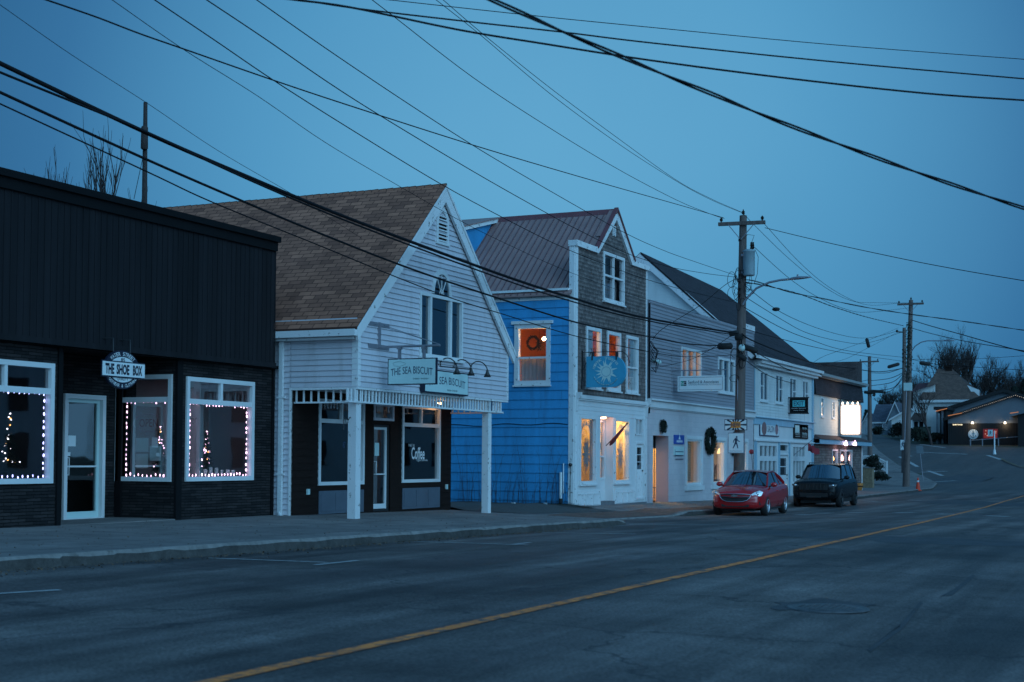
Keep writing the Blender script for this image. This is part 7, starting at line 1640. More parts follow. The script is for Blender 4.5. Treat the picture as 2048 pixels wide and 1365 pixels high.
        def top_pt(x):
            if x > ft-.10: k = (x-(fb-.10))/((ft-.10)-(fb-.10)); return A0.lerp(A1, k)
            if x < rt+.08: k = (x-(rb+.08))/((rt+.08)-(rb+.08)); k = max(0, min(1, k)); return C0.lerp(C1, k)
            u = (x-(ft-.1))/((rt+.08)-(ft-.1)); return Vector((x, yt, zr-.095+.05*math.sin(math.pi*u)))
        def bot_pt(x): return Vector((x, s*wbelt, itab(body, x, 3)-.02))
        for (xa, xc) in zip(xs, xs[1:]):
            n = 8; a = []
            for i in range(n+1): x = xa+(xc-xa)*i/n; a.append((bot_pt(x), top_pt(x)))
            mb = MB()
            for (p, q), (p2, q2) in zip(a, a[1:]): mb.face([p, p2, q2, q], sm=True)
            mb.obj('side_window', M['glass_car'], T)
        for x in spec['pill']:
            p, q = bot_pt(x), top_pt(x); mb = MB(); mb.obox((p+q)/2+Vector((0, s*.006, 0)), Vector((.035, 0, 0)), Vector((0, .008, 0)), (q-p)/2); mb.obj('door_pillar', M['rubber'], T)
        # belt moulding, door gaps, sill, handles, mirror
        mb = MB(); pts = [bot_pt(fb-.12+(rb+.12-fb+.12)*i/12)+Vector((0, s*.012, .0)) for i in range(13)]; mb.tube(pts, .013, 5); mb.obj('belt_moulding', spec.get('trim', M['rubber']), T)
        def side_pt(x, h): # h 0..1 sill to belt on the body skin
            w = itab(body, x, 1); zs = itab(body, x, 2); zb_ = itab(body, x, 3); z = zs+(zb_-zs)*h
            prof = [(0, .93), (.25, .975), (.45, .985), (.85, .965), (1, .92)]; return Vector((x, s*(w*lerp_tab(prof, h)+.001), z))
        mb = MB()
        for x in spec['gaps']: mb.tube([side_pt(x, h*.1) for h in range(1, 10)], .007, 4)
        mb.obj('door_gap', M['rubber'], T)
        for x in spec['hand']:
            p = side_pt(x, .80)+Vector((0, s*.02, 0)); mb = MB(); mb.tube([p+Vector((.09, -s*.01, 0)), p+Vector((.06, s*.02, 0)), p+Vector((-.06, s*.02, 0)), p+Vector((-.09, -s*.01, 0))], .014, 6); mb.obj('door_handle', paint, T)
        mb = MB(); c = Vector((fb-.32, s*(wbelt+.13), itab(body, fb-.3, 3)+.08)); mb.ball(c, .1, 12, 8, (.85, 1.15, .8)); mi = mb.obj('side_mirror', spec.get('mirror', paint), T)
        mb = MB(); mb.tube([c+Vector((0, -s*.03, -.03)), Vector((fb-.30, s*(wbelt-.03), c.z-.07))], .025, 6); mb.obj('stalk', M['rubber'], mi)
        # headlamp
        hl = spec['lamp']; mb = MB(); P = [side_f(body, spec, yy, zz, s) for yy, zz in hl]; ctr = sum(P, Vector())/len(P)
        n = len(P)
        for i in range(n): mb.face([P[i], P[(i+1) % n], ctr+Vector((.025, 0, 0))], sm=True)
        h = mb.obj('headlight', spec['lampmat'], T)
        mb = MB(); mb.ball(ctr+Vector((.0, 0, 0)), .055, 10, 8, (.7, 1, 1)); mb.obj('reflector', M['chrome'], h)
        fl = spec['fog']; P = [side_f(body, spec, yy, zz, s, .012) for yy, zz in fl]; mb = MB(); mb.face(P); mb.obj('fog_recess', M['rubber'], T)
    for k_, (poly, m_, nm, off) in enumerate(spec['front']):
        P = [side_f(body, spec, yy, zz, 1, off) for yy, zz in poly]+[side_f(body, spec, yy, zz, -1, off) for yy, zz in poly[::-1]]
        mb = MB(); n = len(poly)
        for i in range(n-1): mb.face([P[i], P[i+1], P[2*n-2-i], P[2*n-1-i]], sm=True)
        mb.obj(nm, m_, T)
    for (pts, r, m_, nm) in spec['bars']:
        P = [side_f(body, spec, abs(yy), zz, 1 if yy >= 0 else -1, .022) for yy, zz in pts]; mb = MB(); mb.tube(P, r, 6); mb.obj(nm, m_, T)
    if spec.get('badge'):
        bz = spec['badge']; X = side_f(body, spec, 0, bz, 1, .04).x; mb = MB()
        o = [(-.10, -.018), (-.045, -.018), (-.038, -.042), (.052, -.042), (.045, -.018), (.11, -.018), (.10, .018), (.045, .018), (.038, .042), (-.052, .042), (-.045, .018), (-.11, .018)]
        mb.face([(X+.012, y, bz+z) for y, z in o]); mb.face([(X-.01, y, bz+z) for y, z in o][::-1])
        for i in range(12): j = (i+1) % 12; mb.face([(X+.012, o[i][0], bz+o[i][1]), (X+.012, o[j][0], bz+o[j][1]), (X-.01, o[j][0], bz+o[j][1]), (X-.01, o[i][0], bz+o[i][1])])
        mb.obj('badge', M['chrome'], T)
    # wheels
    for sx in (-1, 1):
        for s in (-1, 1):
            c = Vector((sx*xf, s*(hw-.12), wr)); mb = MB(); mb.lathe(c, [(wr*.66, -.10), (wr*.93, -.105), (wr, -.07), (wr, .07), (wr*.93, .105), (wr*.66, .10)], 28, 'y'); w = mb.obj('wheel', M['rubber'], T)
            mb = MB(); o = s*.07
            mb.lathe(c, [(wr*.67, s*.10), (wr*.62, s*.095), (wr*.60, s*.02), (0, s*.02)], 24, 'y', sm=False); mb.obj('rim_dish', spec['rim'] if spec['dish'] is None else spec['dish'], w)
            mb = MB()
            for k in range(spec['spokes']):
                a = 2*math.pi*k/spec['spokes']+.3; d = Vector((math.cos(a), 0, math.sin(a))); n = Vector((-math.sin(a), 0, math.cos(a)))
                q = [c+d*.04+n*.035, c+d*.04-n*.035, c+d*wr*.62-n*.022, c+d*wr*.62+n*.022]; mb.face([p+Vector((0, s*.075, 0)) for p in q]); 
                mb.face([q[0]+Vector((0, s*.075, 0)), q[3]+Vector((0, s*.075, 0)), q[3]+Vector((0, s*.03, 0)), q[0]+Vector((0, s*.03, 0))]); mb.face([q[1]+Vector((0, s*.075, 0)), q[2]+Vector((0, s*.075, 0)), q[2]+Vector((0, s*.03, 0)), q[1]+Vector((0, s*.03, 0))])
            mb.lathe(c, [(wr*.68, s*.085), (wr*.665, s*.11), (wr*.61, s*.10), (wr*.60, s*.06)], 28, 'y'); mb.lathe(c, [(.055, s*.07), (.05, s*.09), (0, s*.095)], 12, 'y'); mb.obj('rim', spec['rim'], w)
    # interior: seats and dash so the glass has something behind it
    mb = MB(); mb.box((rb+.3, -wbelt*.9, .35), (fb-.35, wbelt*.9, itab(body, 0, 3)-.12)); mb.box((fb-.75, -wbelt*.85, .6), (fb-.25, wbelt*.85, itab(body, fb-.5, 3)-.02)); mb.obj('cabin_floor', M['rubber'], T); mb = MB(); mb.box((-L*.42, -hw*.62, .17), (L*.42, hw*.62, .40)); mb.box((-xf+wr+.1, -hw*.90, .20), (xf-wr-.1, hw*.90, .35)); mb.obj('underbody', M['rubber'], T)
    for sy in (-.36, .36):
        for x in (.0, -.85): mb = MB(); mb.box((x-.12, sy-.22, .5), (x+.02, sy+.22, zr-.42)); mb.box((x-.09, sy-.11, zr-.41), (x-.0, sy+.11, zr-.24)); mb.obj('seat', mat('dark_seat', (.03, .03, .03), .9, .1), T)
    for extra in spec.get('extra', ()): extra(T)
    # place it
    T.rotation_euler = (0, 0, yaw); T.location = loc
    return T
def side_f(body, spec, y, z, s, off=.006):
    """a point on the nose of the car at half-width y and height z"""
    fx = spec['nose']; w = spec['W']/2; k = min(1, y/w); x = fx-spec['nosecurve']*k**2.4-spec['rake']*max(0, (z-spec['nz']))-.10*max(0, spec['nz']-z-.12)
    return Vector((x+off, s*y, z))
def build_cars():
    M['car_red'] = mat('red_car_paint', (.40, .006, .008), .22, .03, 1, spec=.7); M['car_black'] = mat('black_car_paint', (.004, .004, .005), .25, .05, 1, spec=.35)
    for k in ('car_red', 'car_black'):
        b = [n for n in M[k].node_tree.nodes if n.type == 'BSDF_PRINCIPLED'][0]; b.inputs['Coat Weight'].default_value = .6 if k == 'car_red' else .08; b.inputs['Coat Roughness'].default_value = .05
    M['lamp_clear'] = mat('headlamp_lens', (.55, .60, .62), .12, .2, 30, metal=.5); M['lamp_dark'] = mat('dark_headlamp_lens', (.06, .07, .08), .15, .2, 30)
    M['rim_silver'] = mat('silver_rim', (.45, .47, .50), .35, .05, metal=.6); M['rim_black'] = mat('black_rim', (.012, .012, .014), .4, .1)
    # red sedan
    body = [(-2.28, .62, .42, .90, .98), (-2.22, .78, .34, .96, 1.06), (-1.95, .86, .24, 1.00, 1.10), (-1.4, .89, .20, 1.00, 1.09), (-.6, .895, .18, .97, 1.06), (.3, .895, .18, .94, 1.03), (.95, .89, .19, .91, 1.01), (1.35, .885, .20, .86, .96), (1.8, .85, .22, .79, .88), (2.12, .76, .22, .71, .78), (2.27, .60, .26, .62, .66)]
    red = M['car_red']
    spec = dict(paint=red, L=4.6, W=1.79, H=1.477, wb=2.685, wr=.325, body=body, cabin=(1.0, .22, -1.02, -1.72, 1.0, 1.475, .78, .60), pill=[-.28], gaps=(.98, -.22, -1.15), hand=(-.05, -1.0),
        nose=2.32, nosecurve=.36, rake=.45, nz=.62, lamp=[(.50, .70), (.60, .63), (.80, .66), (.84, .78), (.74, .83), (.60, .77)], lampmat=M['lamp_clear'], fog=[(.52, .36), (.80, .38), (.76, .48), (.56, .46)], rim=M['rim_silver'], dish=M['rubber'], spokes=7, badge=.655,
        front=[([(0, .76), (.30, .765), (.47, .72)], M['rubber'], 'upper_grille', .006) if False else ([(.46, .71), (.50, .64), (.42, .54), (.28, .49)][::-1], M['rubber'], 'grille', .010), ([(.44, .30), (.46, .38)], M['rubber'], 'lower_intake', .012)],
        bars=[([(-.50, .67), (-.48, .60), (-.40, .52), (-.26, .475), (0, .465), (.26, .475), (.40, .52), (.48, .60), (.50, .67)], .012, M['chrome'], 'grille_surround'), ([(-.47, .655), (0, .655), (.47, .655)], .024, red, 'grille_bar'), ([(-.50, .70), (-.3, .715), (0, .72), (.3, .715), (.50, .70)], .012, M['chrome'], 'grille_top'), ([(-.46, .625), (0, .625), (.46, .625)], .006, M['chrome'], 'grille_line')], trim=M['rubber'])
    D0 = 12.25
    p = onY(1528, 1000, D0); cx = p.x+1.3425; cy = D0+.80; zz = road_z(cx-1.3, D0+.1)+E
    car('red_sedan', 'red sedan parked at the kerb below the crosswalk sign', (cx, cy, zz), math.pi+math.radians(2.5), spec)
    # black suv: upright nose
    body = [(-2.38, .70, .50, 1.02, 1.10), (-2.34, .86, .42, 1.06, 1.14), (-2.0, .93, .34, 1.12, 1.18), (-1.3, .955, .28, 1.13, 1.18), (0, .96, .26, 1.12, 1.17), (.8, .96, .26, 1.11, 1.17), (1.25, .955, .28, 1.09, 1.18), (1.9, .93, .30, 1.04, 1.13), (2.25, .88, .30, .98, 1.05), (2.36, .78, .36, .88, .94)]
    blk = M['car_black']
    def rails(T):
        for s in (-1, 1):
            mb = MB(); mb.tube([(.35, s*.62, 1.70), (.25, s*.63, 1.77), (-1.5, s*.63, 1.78), (-1.65, s*.62, 1.71)], .018, 6); mb.obj('roof_rail', M['black_metal'], T)
        mb = MB(); mb.box((2.28, -.28, .40), (2.39, .28, .46)); mb.obj('skid_plate', M['black_metal'], T)
    spec = dict(paint=blk, L=4.85, W=1.92, H=1.76, wb=2.915, wr=.385, body=body, cabin=(1.05, .50, -1.75, -2.12, 1.15, 1.755, .86, .70), pill=[-.25, -1.25], gaps=(1.05, -.20, -1.35), hand=(-.02, -1.12),
        nose=2.42, nosecurve=.20, rake=.12, nz=.80, lamp=[(.60, .90), (.62, .83), (.86, .84), (.90, .93)], lampmat=M['lamp_dark'], fog=[(.62, .50), (.82, .50), (.82, .60), (.64, .60)], rim=M['rim_black'], dish=M['rubber'], spokes=5,
        front=[([(.56, .70), (.58, .94)], M['rubber'], 'grille', .010), ([(.55, .42), (.57, .58)], M['rubber'], 'lower_intake', .010)],
        bars=[([(-.58, .95), (0, .955), (.58, .95)], .012, M['black_metal'], 'grille_top')]+[([(x, .72), (x, .92)], .016, blk, 'grille_slot') for x in (-.42, -.28, -.14, 0, .14, .28, .42)], trim=M['black_metal'], mirror=blk, extra=(rails,))
    D0 = 12.45; p = onY(1677, 1000, D0); cx = p.x+1.4575; cy = D0+.83; zz = road_z(cx-1.4, D0+.1)+E
    car('black_suv', 'black sport utility vehicle parked behind the red sedan', (cx, cy, zz), math.pi+math.radians(1.0), spec)
# ================================================================ trees, shrubs, far houses, street things
def bare_tree(label, base, h, spread, seed, r0=.16, trunk_h=.25, levels=5, kids=3, lean=0, group='bare trees', twist=.0, up=.35, thin=1.0):
    rr = random.Random(seed); T = thing('bare_tree', label, 'tree', base, group); tm, cm = MB(), MB(); base = Vector(base)
    def branch(p, d, L, r, lv):
        n = 4; pts = [p]; q = p.copy(); dd = d.copy()
        for i in range(n):
            dd = (dd+Vector((rr.uniform(-1, 1), rr.uniform(-1, 1), rr.uniform(-.3, .6)))*.16+Vector((0, 0, up*.12))).normalized(); q = q+dd*(L/n); pts.append(q.copy())
        rs = [r*(1-.55*i/n) for i in range(n+1)]; (tm if lv == 0 else cm).tube(pts, rs, 7 if lv == 0 else 4 if lv < 3 else 3, False)
        if lv >= levels: return
        k = kids+(2 if lv in (0,) else 1 if lv == 1 else 0)
        for j in range(k):
            f = rr.uniform(.35, 1.0) if lv else rr.uniform(.75, 1.0); i = min(n-1, int(f*n)); pp = pts[i].lerp(pts[i+1], f*n-i); a = rr.uniform(0, 6.283); sp = spread*rr.uniform(.6, 1.25)
            perp = dd.cross(Vector((math.cos(a), math.sin(a), .2))).normalized(); nd = (dd+perp*sp).normalized(); nd.z = nd.z*1.0+.12
            branch(pp, nd.normalized(), L*rr.uniform(.58, .80), r*.50*thin, lv+1)
    branch(base, Vector((lean, 0, 1)).normalized(), h*trunk_h, r0, 0)
    tm.obj('trunk', M['bark'], T); cm.obj('crown', M['bark'], T); return T
def leafy(T, c, rx, ry, rz, n, seed, m, name='foliage', leaf=.12, lump=5):
    rr = random.Random(seed); mb = MB(); c = Vector(c)
    L = [(rr.uniform(-.6, .6), rr.uniform(-.6, .6), rr.uniform(-.6, .6), rr.uniform(.4, .75)) for _ in range(lump)]+[(0, 0, 0, .8)]
    for i in range(n):
        lx, ly, lz, lr = rr.choice(L); a, b = rr.uniform(0, 6.283), math.acos(rr.uniform(-1, 1)); q = lr*rr.uniform(.55, 1.02)
        p = c+Vector(((lx+q*math.sin(b)*math.cos(a))*rx, (ly+q*math.sin(b)*math.sin(a))*ry, (lz+q*math.cos(b))*rz))
        d = Vector((rr.uniform(-1, 1), rr.uniform(-1, 1), rr.uniform(-1, 1))).normalized()*leaf; e = d.cross(Vector((rr.uniform(-1, 1), 1, rr.uniform(-1, 1)))).normalized()*leaf*.5
        mb.face([p, p+d*.5+e, p+d, p+d*.5-e])
    return mb.obj(name, m, T)
def gable_house(T, x0, x1, y0, y1, z0, ze, zr, wallm, roofm, ridge='y', ov=.3, holes=()):
    mb = MB(); mb.box((x0, y0, z0), (x1, y1, ze))
    if ridge == 'y': ym = None; xm = (x0+x1)/2; mb.face([(x0, y0, ze), (x1, y0, ze), (xm, y0, zr)]); mb.face([(x0, y1, ze), (x1, y1, ze), (xm, y1, zr)])
    else: ym = (y0+y1)/2; mb.face([(x0, y0, ze), (x0, y1, ze), (x0, ym, zr)]); mb.face([(x1, y0, ze), (x1, y1, ze), (x1, ym, zr)])
    mb.obj('wall', wallm, T)
    mb = MB()
    if ridge == 'y':
        k = (zr-ze)/(xm-x0)
        for s in (-1, 1):
            e = xm+s*(xm-x0+ov); f = [(e, y0-ov, ze-k*ov+.03), (e, y1+ov, ze-k*ov+.03), (xm, y1+ov, zr+.03), (xm, y0-ov, zr+.03)]; mb.face(f); mb.face([(a, b, c+.12) for a, b, c in f], [(0, 0), (y1-y0, 0), (y1-y0, 4), (0, 4)]); mb.face([f[0], f[3], (f[3][0], f[3][1], f[3][2]+.12), (f[0][0], f[0][1], f[0][2]+.12)])
    else:
        k = (zr-ze)/(ym-y0)
        for s in (-1, 1):
            e = ym+s*(ym-y0+ov); f = [(x0-ov, e, ze-k*ov+.03), (x1+ov, e, ze-k*ov+.03), (x1+ov, ym, zr+.03), (x0-ov, ym, zr+.03)]; mb.face(f); mb.face([(a, b, c+.12) for a, b, c in f], [(0, 0), (x1-x0, 0), (x1-x0, 4), (0, 4)]); mb.face([f[0], f[3], (f[3][0], f[3][1], f[3][2]+.12), (f[0][0], f[0][1], f[0][2]+.12)])
    mb.obj('roof', roofm, T)
    mb = MB()
    if ridge == 'x':
        for s in (-1, 1): a = Vector((x0-ov-.02, ym+s*(ym-y0+ov), ze-k*ov+.05)); b = Vector((x0-ov-.02, ym, zr+.05)); mb.obox((a+b)/2, (b-a)/2, Vector((.03, 0, 0)), Vector((0, 0, .12)))
    else: mb.box((x0-ov-.05, y0-ov, ze-k*ov-.1), (x0-ov, y1+ov, ze-k*ov+.1))
    mb.obj('fascia', M['worn_white'], T)
def simple_window(T, P, r, lit=None):
    mb = MB(); frame(mb, P, r, .12, -.02, .06); mb.pbox(P, (r[0]+r[2])/2-.03, r[1], (r[0]+r[2])/2+.03, r[3], 0, .05); w = mb.obj('window', M['white'], T)
    mb = MB(); mb.pbox(P, r[0]+.12, r[1]+.12, r[2]-.12, r[3]-.12, .002, .012); mb.obj('pane', lit or M['pane_dark'], w)
def build_far():
    M['pane_dark'] = glassmat('far_window', opaque=(.015, .02, .025), refl=.08)
    wsid = M['white_lap']; gsid = mat('blue_grey_siding', (.17, .21, .24), .8, .08); rblue = brickmat('slate_roof', (.09, .10, .13), (.06, .07, .09), (.04, .04, .05), .5, .2, var=.15); rbrown = brickmat('brown_far_roof', (.15, .095, .075), (.10, .065, .055), (.06, .04, .035), .5, .2, var=.2); rred = mat('dark_red_roof', (.10, .035, .04), .9, .2)
    def X(px, py, t): return onX(px, py, t)
    # cottage at the top of the hill, blue-grey, roof slope toward the viewer
    t = 205; G = gz(t, 40)
    a = X(1747, 870, t); b = X(1776, 870, t); T = thing('cottage', 'small blue-grey cottage with steep slate roof at the top of the hill', 'house', (t+3, (a.y+b.y)/2, G-.3), 'far houses')
    gable_house(T, t, t+7, b.y, a.y, G-.6, X(1760, 843, t).z, X(1760, 811, t+3.5).z, gsid, rblue, 'y'); P = PL('X', t); simple_window(T, P, (X(1752, 860, t).y-.2, X(1752, 866, t).z, X(1741.5, 860, t).y-.4, X(1752, 852, t).z)) if False else None
    simple_window(T, P, ((a.y+b.y)/2-1.3, G+.6, (a.y+b.y)/2-.2, G+1.9))
    t = 212; G = gz(t, 44); a = X(1724, 870, t); b = X(1748, 870, t); T = thing('bungalow', 'low pale bungalow left of the blue-grey cottage, mostly hidden by the pole', 'house', (t+3, (a.y+b.y)/2, G-.3), 'far houses')
    gable_house(T, t, t+8, b.y, a.y, G-.6, X(1736, 851, t).z, X(1736, 828, t).z, wsid, rblue, 'x'); simple_window(T, PL('X', t), (X(1744, 860, t).y, G+.6, X(1737, 860, t).y, G+2.0)); simple_window(T, PL('X', t), (X(1734, 860, t).y, G+.0, X(1729, 860, t).y, G+2.0))
    t = 198; G = gz(t, 36); a = X(1783, 870, t); b = X(1812, 870, t); T = thing('white_bungalow', 'white house with a low front gable between the cottage and the two far poles', 'house', (t+3, (a.y+b.y)/2, G-.3), 'far houses')
    gable_house(T, t, t+9, b.y-3, a.y, G-.6, X(1790, 839, t).z, X(1810, 818, t).z, wsid, rblue, 'x'); simple_window(T, PL('X', t), (X(1803, 860, t).y, G+.8, X(1796, 860, t).y, G+2.1))
    t = 204; a = X(1776, 870, t); b = X(1790, 870, t); T = thing('gabled_cottage', 'narrow house gable with white trim peeking behind the white bungalow', 'house', (t+3, (a.y+b.y)/2, G-.3), 'far houses'); gable_house(T, t, t+8, b.y-1, a.y, G-.6, X(1785, 838, t).z, X(1779, 806, t).z, gsid, rblue, 'x')
    # big white house with the hipped brown roof
    t = 176; G = gz(t, 28)-.2; a = X(1826, 880, t); b = X(1885, 880, t); T = thing('white_house', 'large white two-storey house with steep brown hipped roof and chimney', 'house', (t+5, (a.y+b.y)/2, G), 'far houses')
    zm = X(1850, 800, t).z; y0, y1 = X(1965, 850, t).y, a.y
    mb = MB(); mb.box((t, y0, G-.5), (t+10, y1, zm)); mb.obj('wall', wsid, T)
    ap = X(1876, 738, t+5); ap2 = X(1904, 738, t+5); hx0, hx1 = t-.4, t+10.4; hy1 = X(1836, 802, t).y; hy0 = X(1965, 802, t).y; zz = zm-.1
    A, B_, C_, D_ = (hx0, hy1, zz), (hx0, hy0, zz), (hx1, hy0, zz), (hx1, hy1, zz); mb = MB(); mb.face([A, B_, ap2, ap], [(0, 0), (12, 0), (8, 7), (5, 7)]); mb.face([B_, C_, ap2]); mb.face([C_, D_, ap, ap2]); mb.face([D_, A, ap]); mb.face([A, B_, C_, D_]); mb.obj('roof', rbrown, T)
    mb = MB(); mb.box((hx0-.05, hy0, zz-.25), (hx0, hy1, zz+.05)); mb.obj('fascia', M['worn_white'], T)
    c = X(1898, 745, t+5); mb = MB(); mb.box((c.x-.4, c.y-.4, c.z-2), (c.x+.4, c.y+.4, c.z+.6)); mb.box((c.x-.5, c.y-.5, c.z+.6), (c.x+.5, c.y+.5, c.z+.8)); mb.obj('chimney', M['brown_board'], T)
    gw = (X(1862, 788, t).y, 0, X(1825, 788, t).y, 0); mb = MB(); zt = X(1845, 769, t).z; mb.face([(t+.0, X(1869, 771, t).y, zt+.1), (t+.0, X(1826, 800, t).y, zm), (t+.0, X(1826, 786, t).y, X(1826, 786, t).z), ]); 
    yA = X(1868, 770, t).y; yB = X(1824, 770, t).y
    mb = MB(); mb.face([(t+1, yB, zm), (t+1, yA, zm), (t+1, yA, X(1868, 769, t).z), (t+1, yB, X(1826, 783, t).z)]); mb.obj('wing_gable', wsid, T)
    mb = MB(); mb.face([(t+.5, yB+.3, X(1822, 786, t).z), (t+.5, yA, X(1868, 770, t).z), (t+6, yA, X(1862, 769, t).z+.6), (t+6, yB+.3, X(1822, 769, t).z+.4)]); mb.obj('wing_roof', rred, T)
    mb = MB(); yA2 = X(1957, 787, t).y; yB2 = X(1932, 768, t).y; mb.face([(t+1.0, yB2, X(1933, 770, t).z), (t+1.0, yA2, X(1957, 780, t).z), (t+1.0, yA2, X(1953, 791, t).z), (t+1.0, X(1944, 790, t).y, X(1946, 790, t).z)]); mb.obj('wing_gable', M['white'], T)
    P = PL('X', t)
    for (x0, x1, ya, yb) in ((1829, 1834, 812, 826), (1838, 1843, 814, 827)): simple_window(T, P, (X(x1, ya, t).y, X(x1, yb, t).z, X(x0, ya, t).y, X(x0, ya, t).z))
    # porch bay
    q = X(1825, 835, t-1.2); q2 = X(1849, 835, t-1.2); mb = MB(); mb.box((t-1.2, q2.y, G-.5), (t-.01, q.y, X(1838, 841, t-1.2).z)); mb.obj('porch', wsid, T)
    mb = MB(); z1 = X(1838, 841, t-1.2).z; mb.face([(t-1.7, q2.y-.3, z1), (t-1.7, q.y+.3, z1), (t, q.y, z1+.9), (t, q2.y, z1+.9)]); mb.face([(t-1.7, q2.y-.3, z1), (t, q2.y, z1+.9), (t, q2.y, z1)]); mb.obj('porch_roof', rbrown, T)
    for (x0, x1) in ((1828, 1836), (1838.5, 1846.5)): mb = MB(); mb.pbox(PL('X', t-1.2), X(x1, 850, t-1.2).y, G+.1, X(x0, 850, t-1.2).y, X(1838, 843.5, t-1.2).z, .0, .02); mb.obj('porch_opening', M['dark_trim'], T)
    # ---- dark community garage on the right
    t = 165; G = gz(t, 18)-.3; P = PL('X', t); yl = X(1896, 860, t).y; yc = X(2032, 860, t).y; yr = 2*yc-yl
    zE = X(1897, 836, t).z; zA = X(2030, 789, t).z; zB = X(1950, 847, t).z
    T = thing('dark_hall', 'low dark hall with a broad grey gable outlined in tiny lights', 'hall', (t+8, yc, G)); k = (zA-zE)/(yl-yc)
    grey = mat('grey_metal_siding', (.135, .155, .18), .6, .08); black = mat('black_board_wall', (.010, .010, .011), .8, .2)
    mb = MB(); mb.face([(t, yl, zB), (t, yr, zB), (t, yr, zE), (t, yc, zA), (t, yl, zE)]); mb.obj('gable', grey, T)
    mb = MB(); mb.box((t, yr, G-.5), (t+18, yl, zB-.01)); mb.box((t+.05, yr, zB-.01), (t+18, yl, zE)); 
    for i in range(60): y = yr+(yl-yr)*i/60; mb.box((t-.03, y, G-.5), (t, y+.04, zB-.02))
    mb.obj('wall', black, T)
    mb = MB(); ov = .5
    for s, ye in ((1, yl), (-1, yr)):
        f = [(t-.5, yc, zA+.15), (t+18, yc, zA+.15), (t+18, ye+s*ov, zE-k*ov+.15), (t-.5, ye+s*ov, zE-k*ov+.15)]; mb.face(f); mb.face([(a_, b_, c_-.35) for a_, b_, c_ in f]); mb.face([f[0], f[3], (f[3][0], f[3][1], f[3][2]-.35), (f[0][0], f[0][1], f[0][2]-.35)]); mb.face([f[2], f[3], (f[3][0], f[3][1], f[3][2]-.35), (f[2][0], f[2][1], f[2][2]-.35)])
    mb.obj('roof', black, T)
    # taller rear gable and the side canopy
    t2 = 173; yl2 = X(1886, 820, t2).y; yc2 = X(2008, 775, t2).y; zE2 = X(1888, 820, t2).z; zA2 = X(2008, 781, t2).z; mb = MB(); mb.face([(t2, yl2, zE2), (t2, yc2, zA2), (t2, 2*yc2-yl2, zE2), (t2, 2*yc2-yl2, zE2-1.4), (t2, yl2, zE2-1.4)]); mb.obj('rear_gable', grey, T)
    mb = MB(); k2 = (zA2-zE2)/(yl2-yc2)
    for s in (1, -1):
        e = yc2+s*(yl2-yc2+.5); f = [(t2-.6, yc2, zA2+.15), (t2+14, yc2, zA2+.15), (t2+14, e, zE2-k2*.5+.15), (t2-.6, e, zE2-k2*.5+.15)]; mb.face(f); mb.face([(a_, b_, c_-.4) for a_, b_, c_ in f]); mb.face([f[0], f[3], (f[3][0], f[3][1], f[3][2]-.4), (f[0][0], f[0][1], f[0][2]-.4)])
    mb.obj('rear_roof', black, T)
    mb = MB(); ya, yb = X(1880, 870, t+3).y, X(1893, 870, t+3).y; mb.box((t+3, yb, G-.5), (t+8, ya, X(1885, 820, t+3).z)); mb.obj('side_porch', black, T)
    for x in (1874.5, 1885.0): y = X(x, 870, t+2.8).y; mb = MB(); mb.box((t+2.7, y-.1, G-.4), (t+2.9, y+.1, X(x, 822, t+2.8).z)); mb.obj('porch_post', grey, T)
    mb = MB(); z = X(1880, 818, t+2.4).z; mb.box((t+2.3, yb-.2, z-.1), (t+8, ya+.6, z+.25)); mb.obj('porch_roof', black, T)
    y = X(2045, 860, t-3).y; mb = MB(); zz = X(2030, 825, t-3).z; y1 = X(2020, 825, t-3).y; mb.box((t-3, y-8, G-.3), (t-.1, X(2036, 860, t-3).y, zz-.2)); mb.face([(t-3.5, y1, zz-.5), (t-3.5, y1-9, zz+1.8), (t, y1-9, zz+1.8), (t, y1, zz-.5)]); mb.obj('entrance_wing', black, T)
    # light trims (LED strips) and string of tiny lamps
    warm = emit('warm_led', (1, .42, .20), .45); dots = emit('tiny_lamp', (1, .88, .75), 1.4)
    for lab, tt, (x0, y0_, x1, y1_) in (('glowing warm light strip under the left eave of the dark hall', t-.6, (1896, 832, 1924, 826.5)), ('glowing warm light strip along the side porch eave of the dark hall', t+2.2, (1871, 823, 1894, 817.5)), ('glowing warm light strip at the right end of the dark hall', t-3.6, (2020, 827, 2037, 824.5))):
        a_, b_ = X(x0, y0_, tt), X(x1, y1_, tt); mb = MB(); mb.tube([a_, b_], .045, 6); tag(mb.obj('light_strip', warm), lab, 'light strip', 'light strips on the dark hall')
    S = thing('gable_lights', 'dotted string of tiny lights along the hall gable', 'string lights', (t-.55, yc, zA)); mb = MB(); mb.ball((0, 0, 0), .024, 6, 4); d0 = None
    for i in range(32):
        x = 1926+i*3.9; p = X(x, 825-(x-1926)*.325, t-.58) if x < 2031 else X(x, 791+(x-2031)*.33, t-.58)
        if d0 is None: o = mb.obj('bulb', dots, S); d0 = o.data
        else: o = bpy.data.objects.new('bulb', d0); COL.objects.link(o); adopt(o, S)
        o.location = p
    for i, x in enumerate((1945, 2010)):
        p = X(x, 847, t-.35); L_ = thing('wall_lamp', ['lit wall lamp above the round anchor sign on the dark hall', 'lit wall lamp on the dark hall right of the red window'][i], 'lamp', p, 'wall lamps on the dark hall'); mb = MB(); mb.lathe(p, [(.05, .2), (.10, .08), (.14, -.05), (0, -.06)], 10); mb.obj('globe', emit('wall_lamp_globe', (1, .85, .62), 5), L_); mb = MB(); mb.tube([p+Vector((0, 0, .2)), p+Vector((.35, 0, .25))], .03, 5); mb.obj('arm', M['black_metal'], L_); lamp(p+Vector((-.1, 0, -.2)), 25, (1, .75, .45), .1, L_)
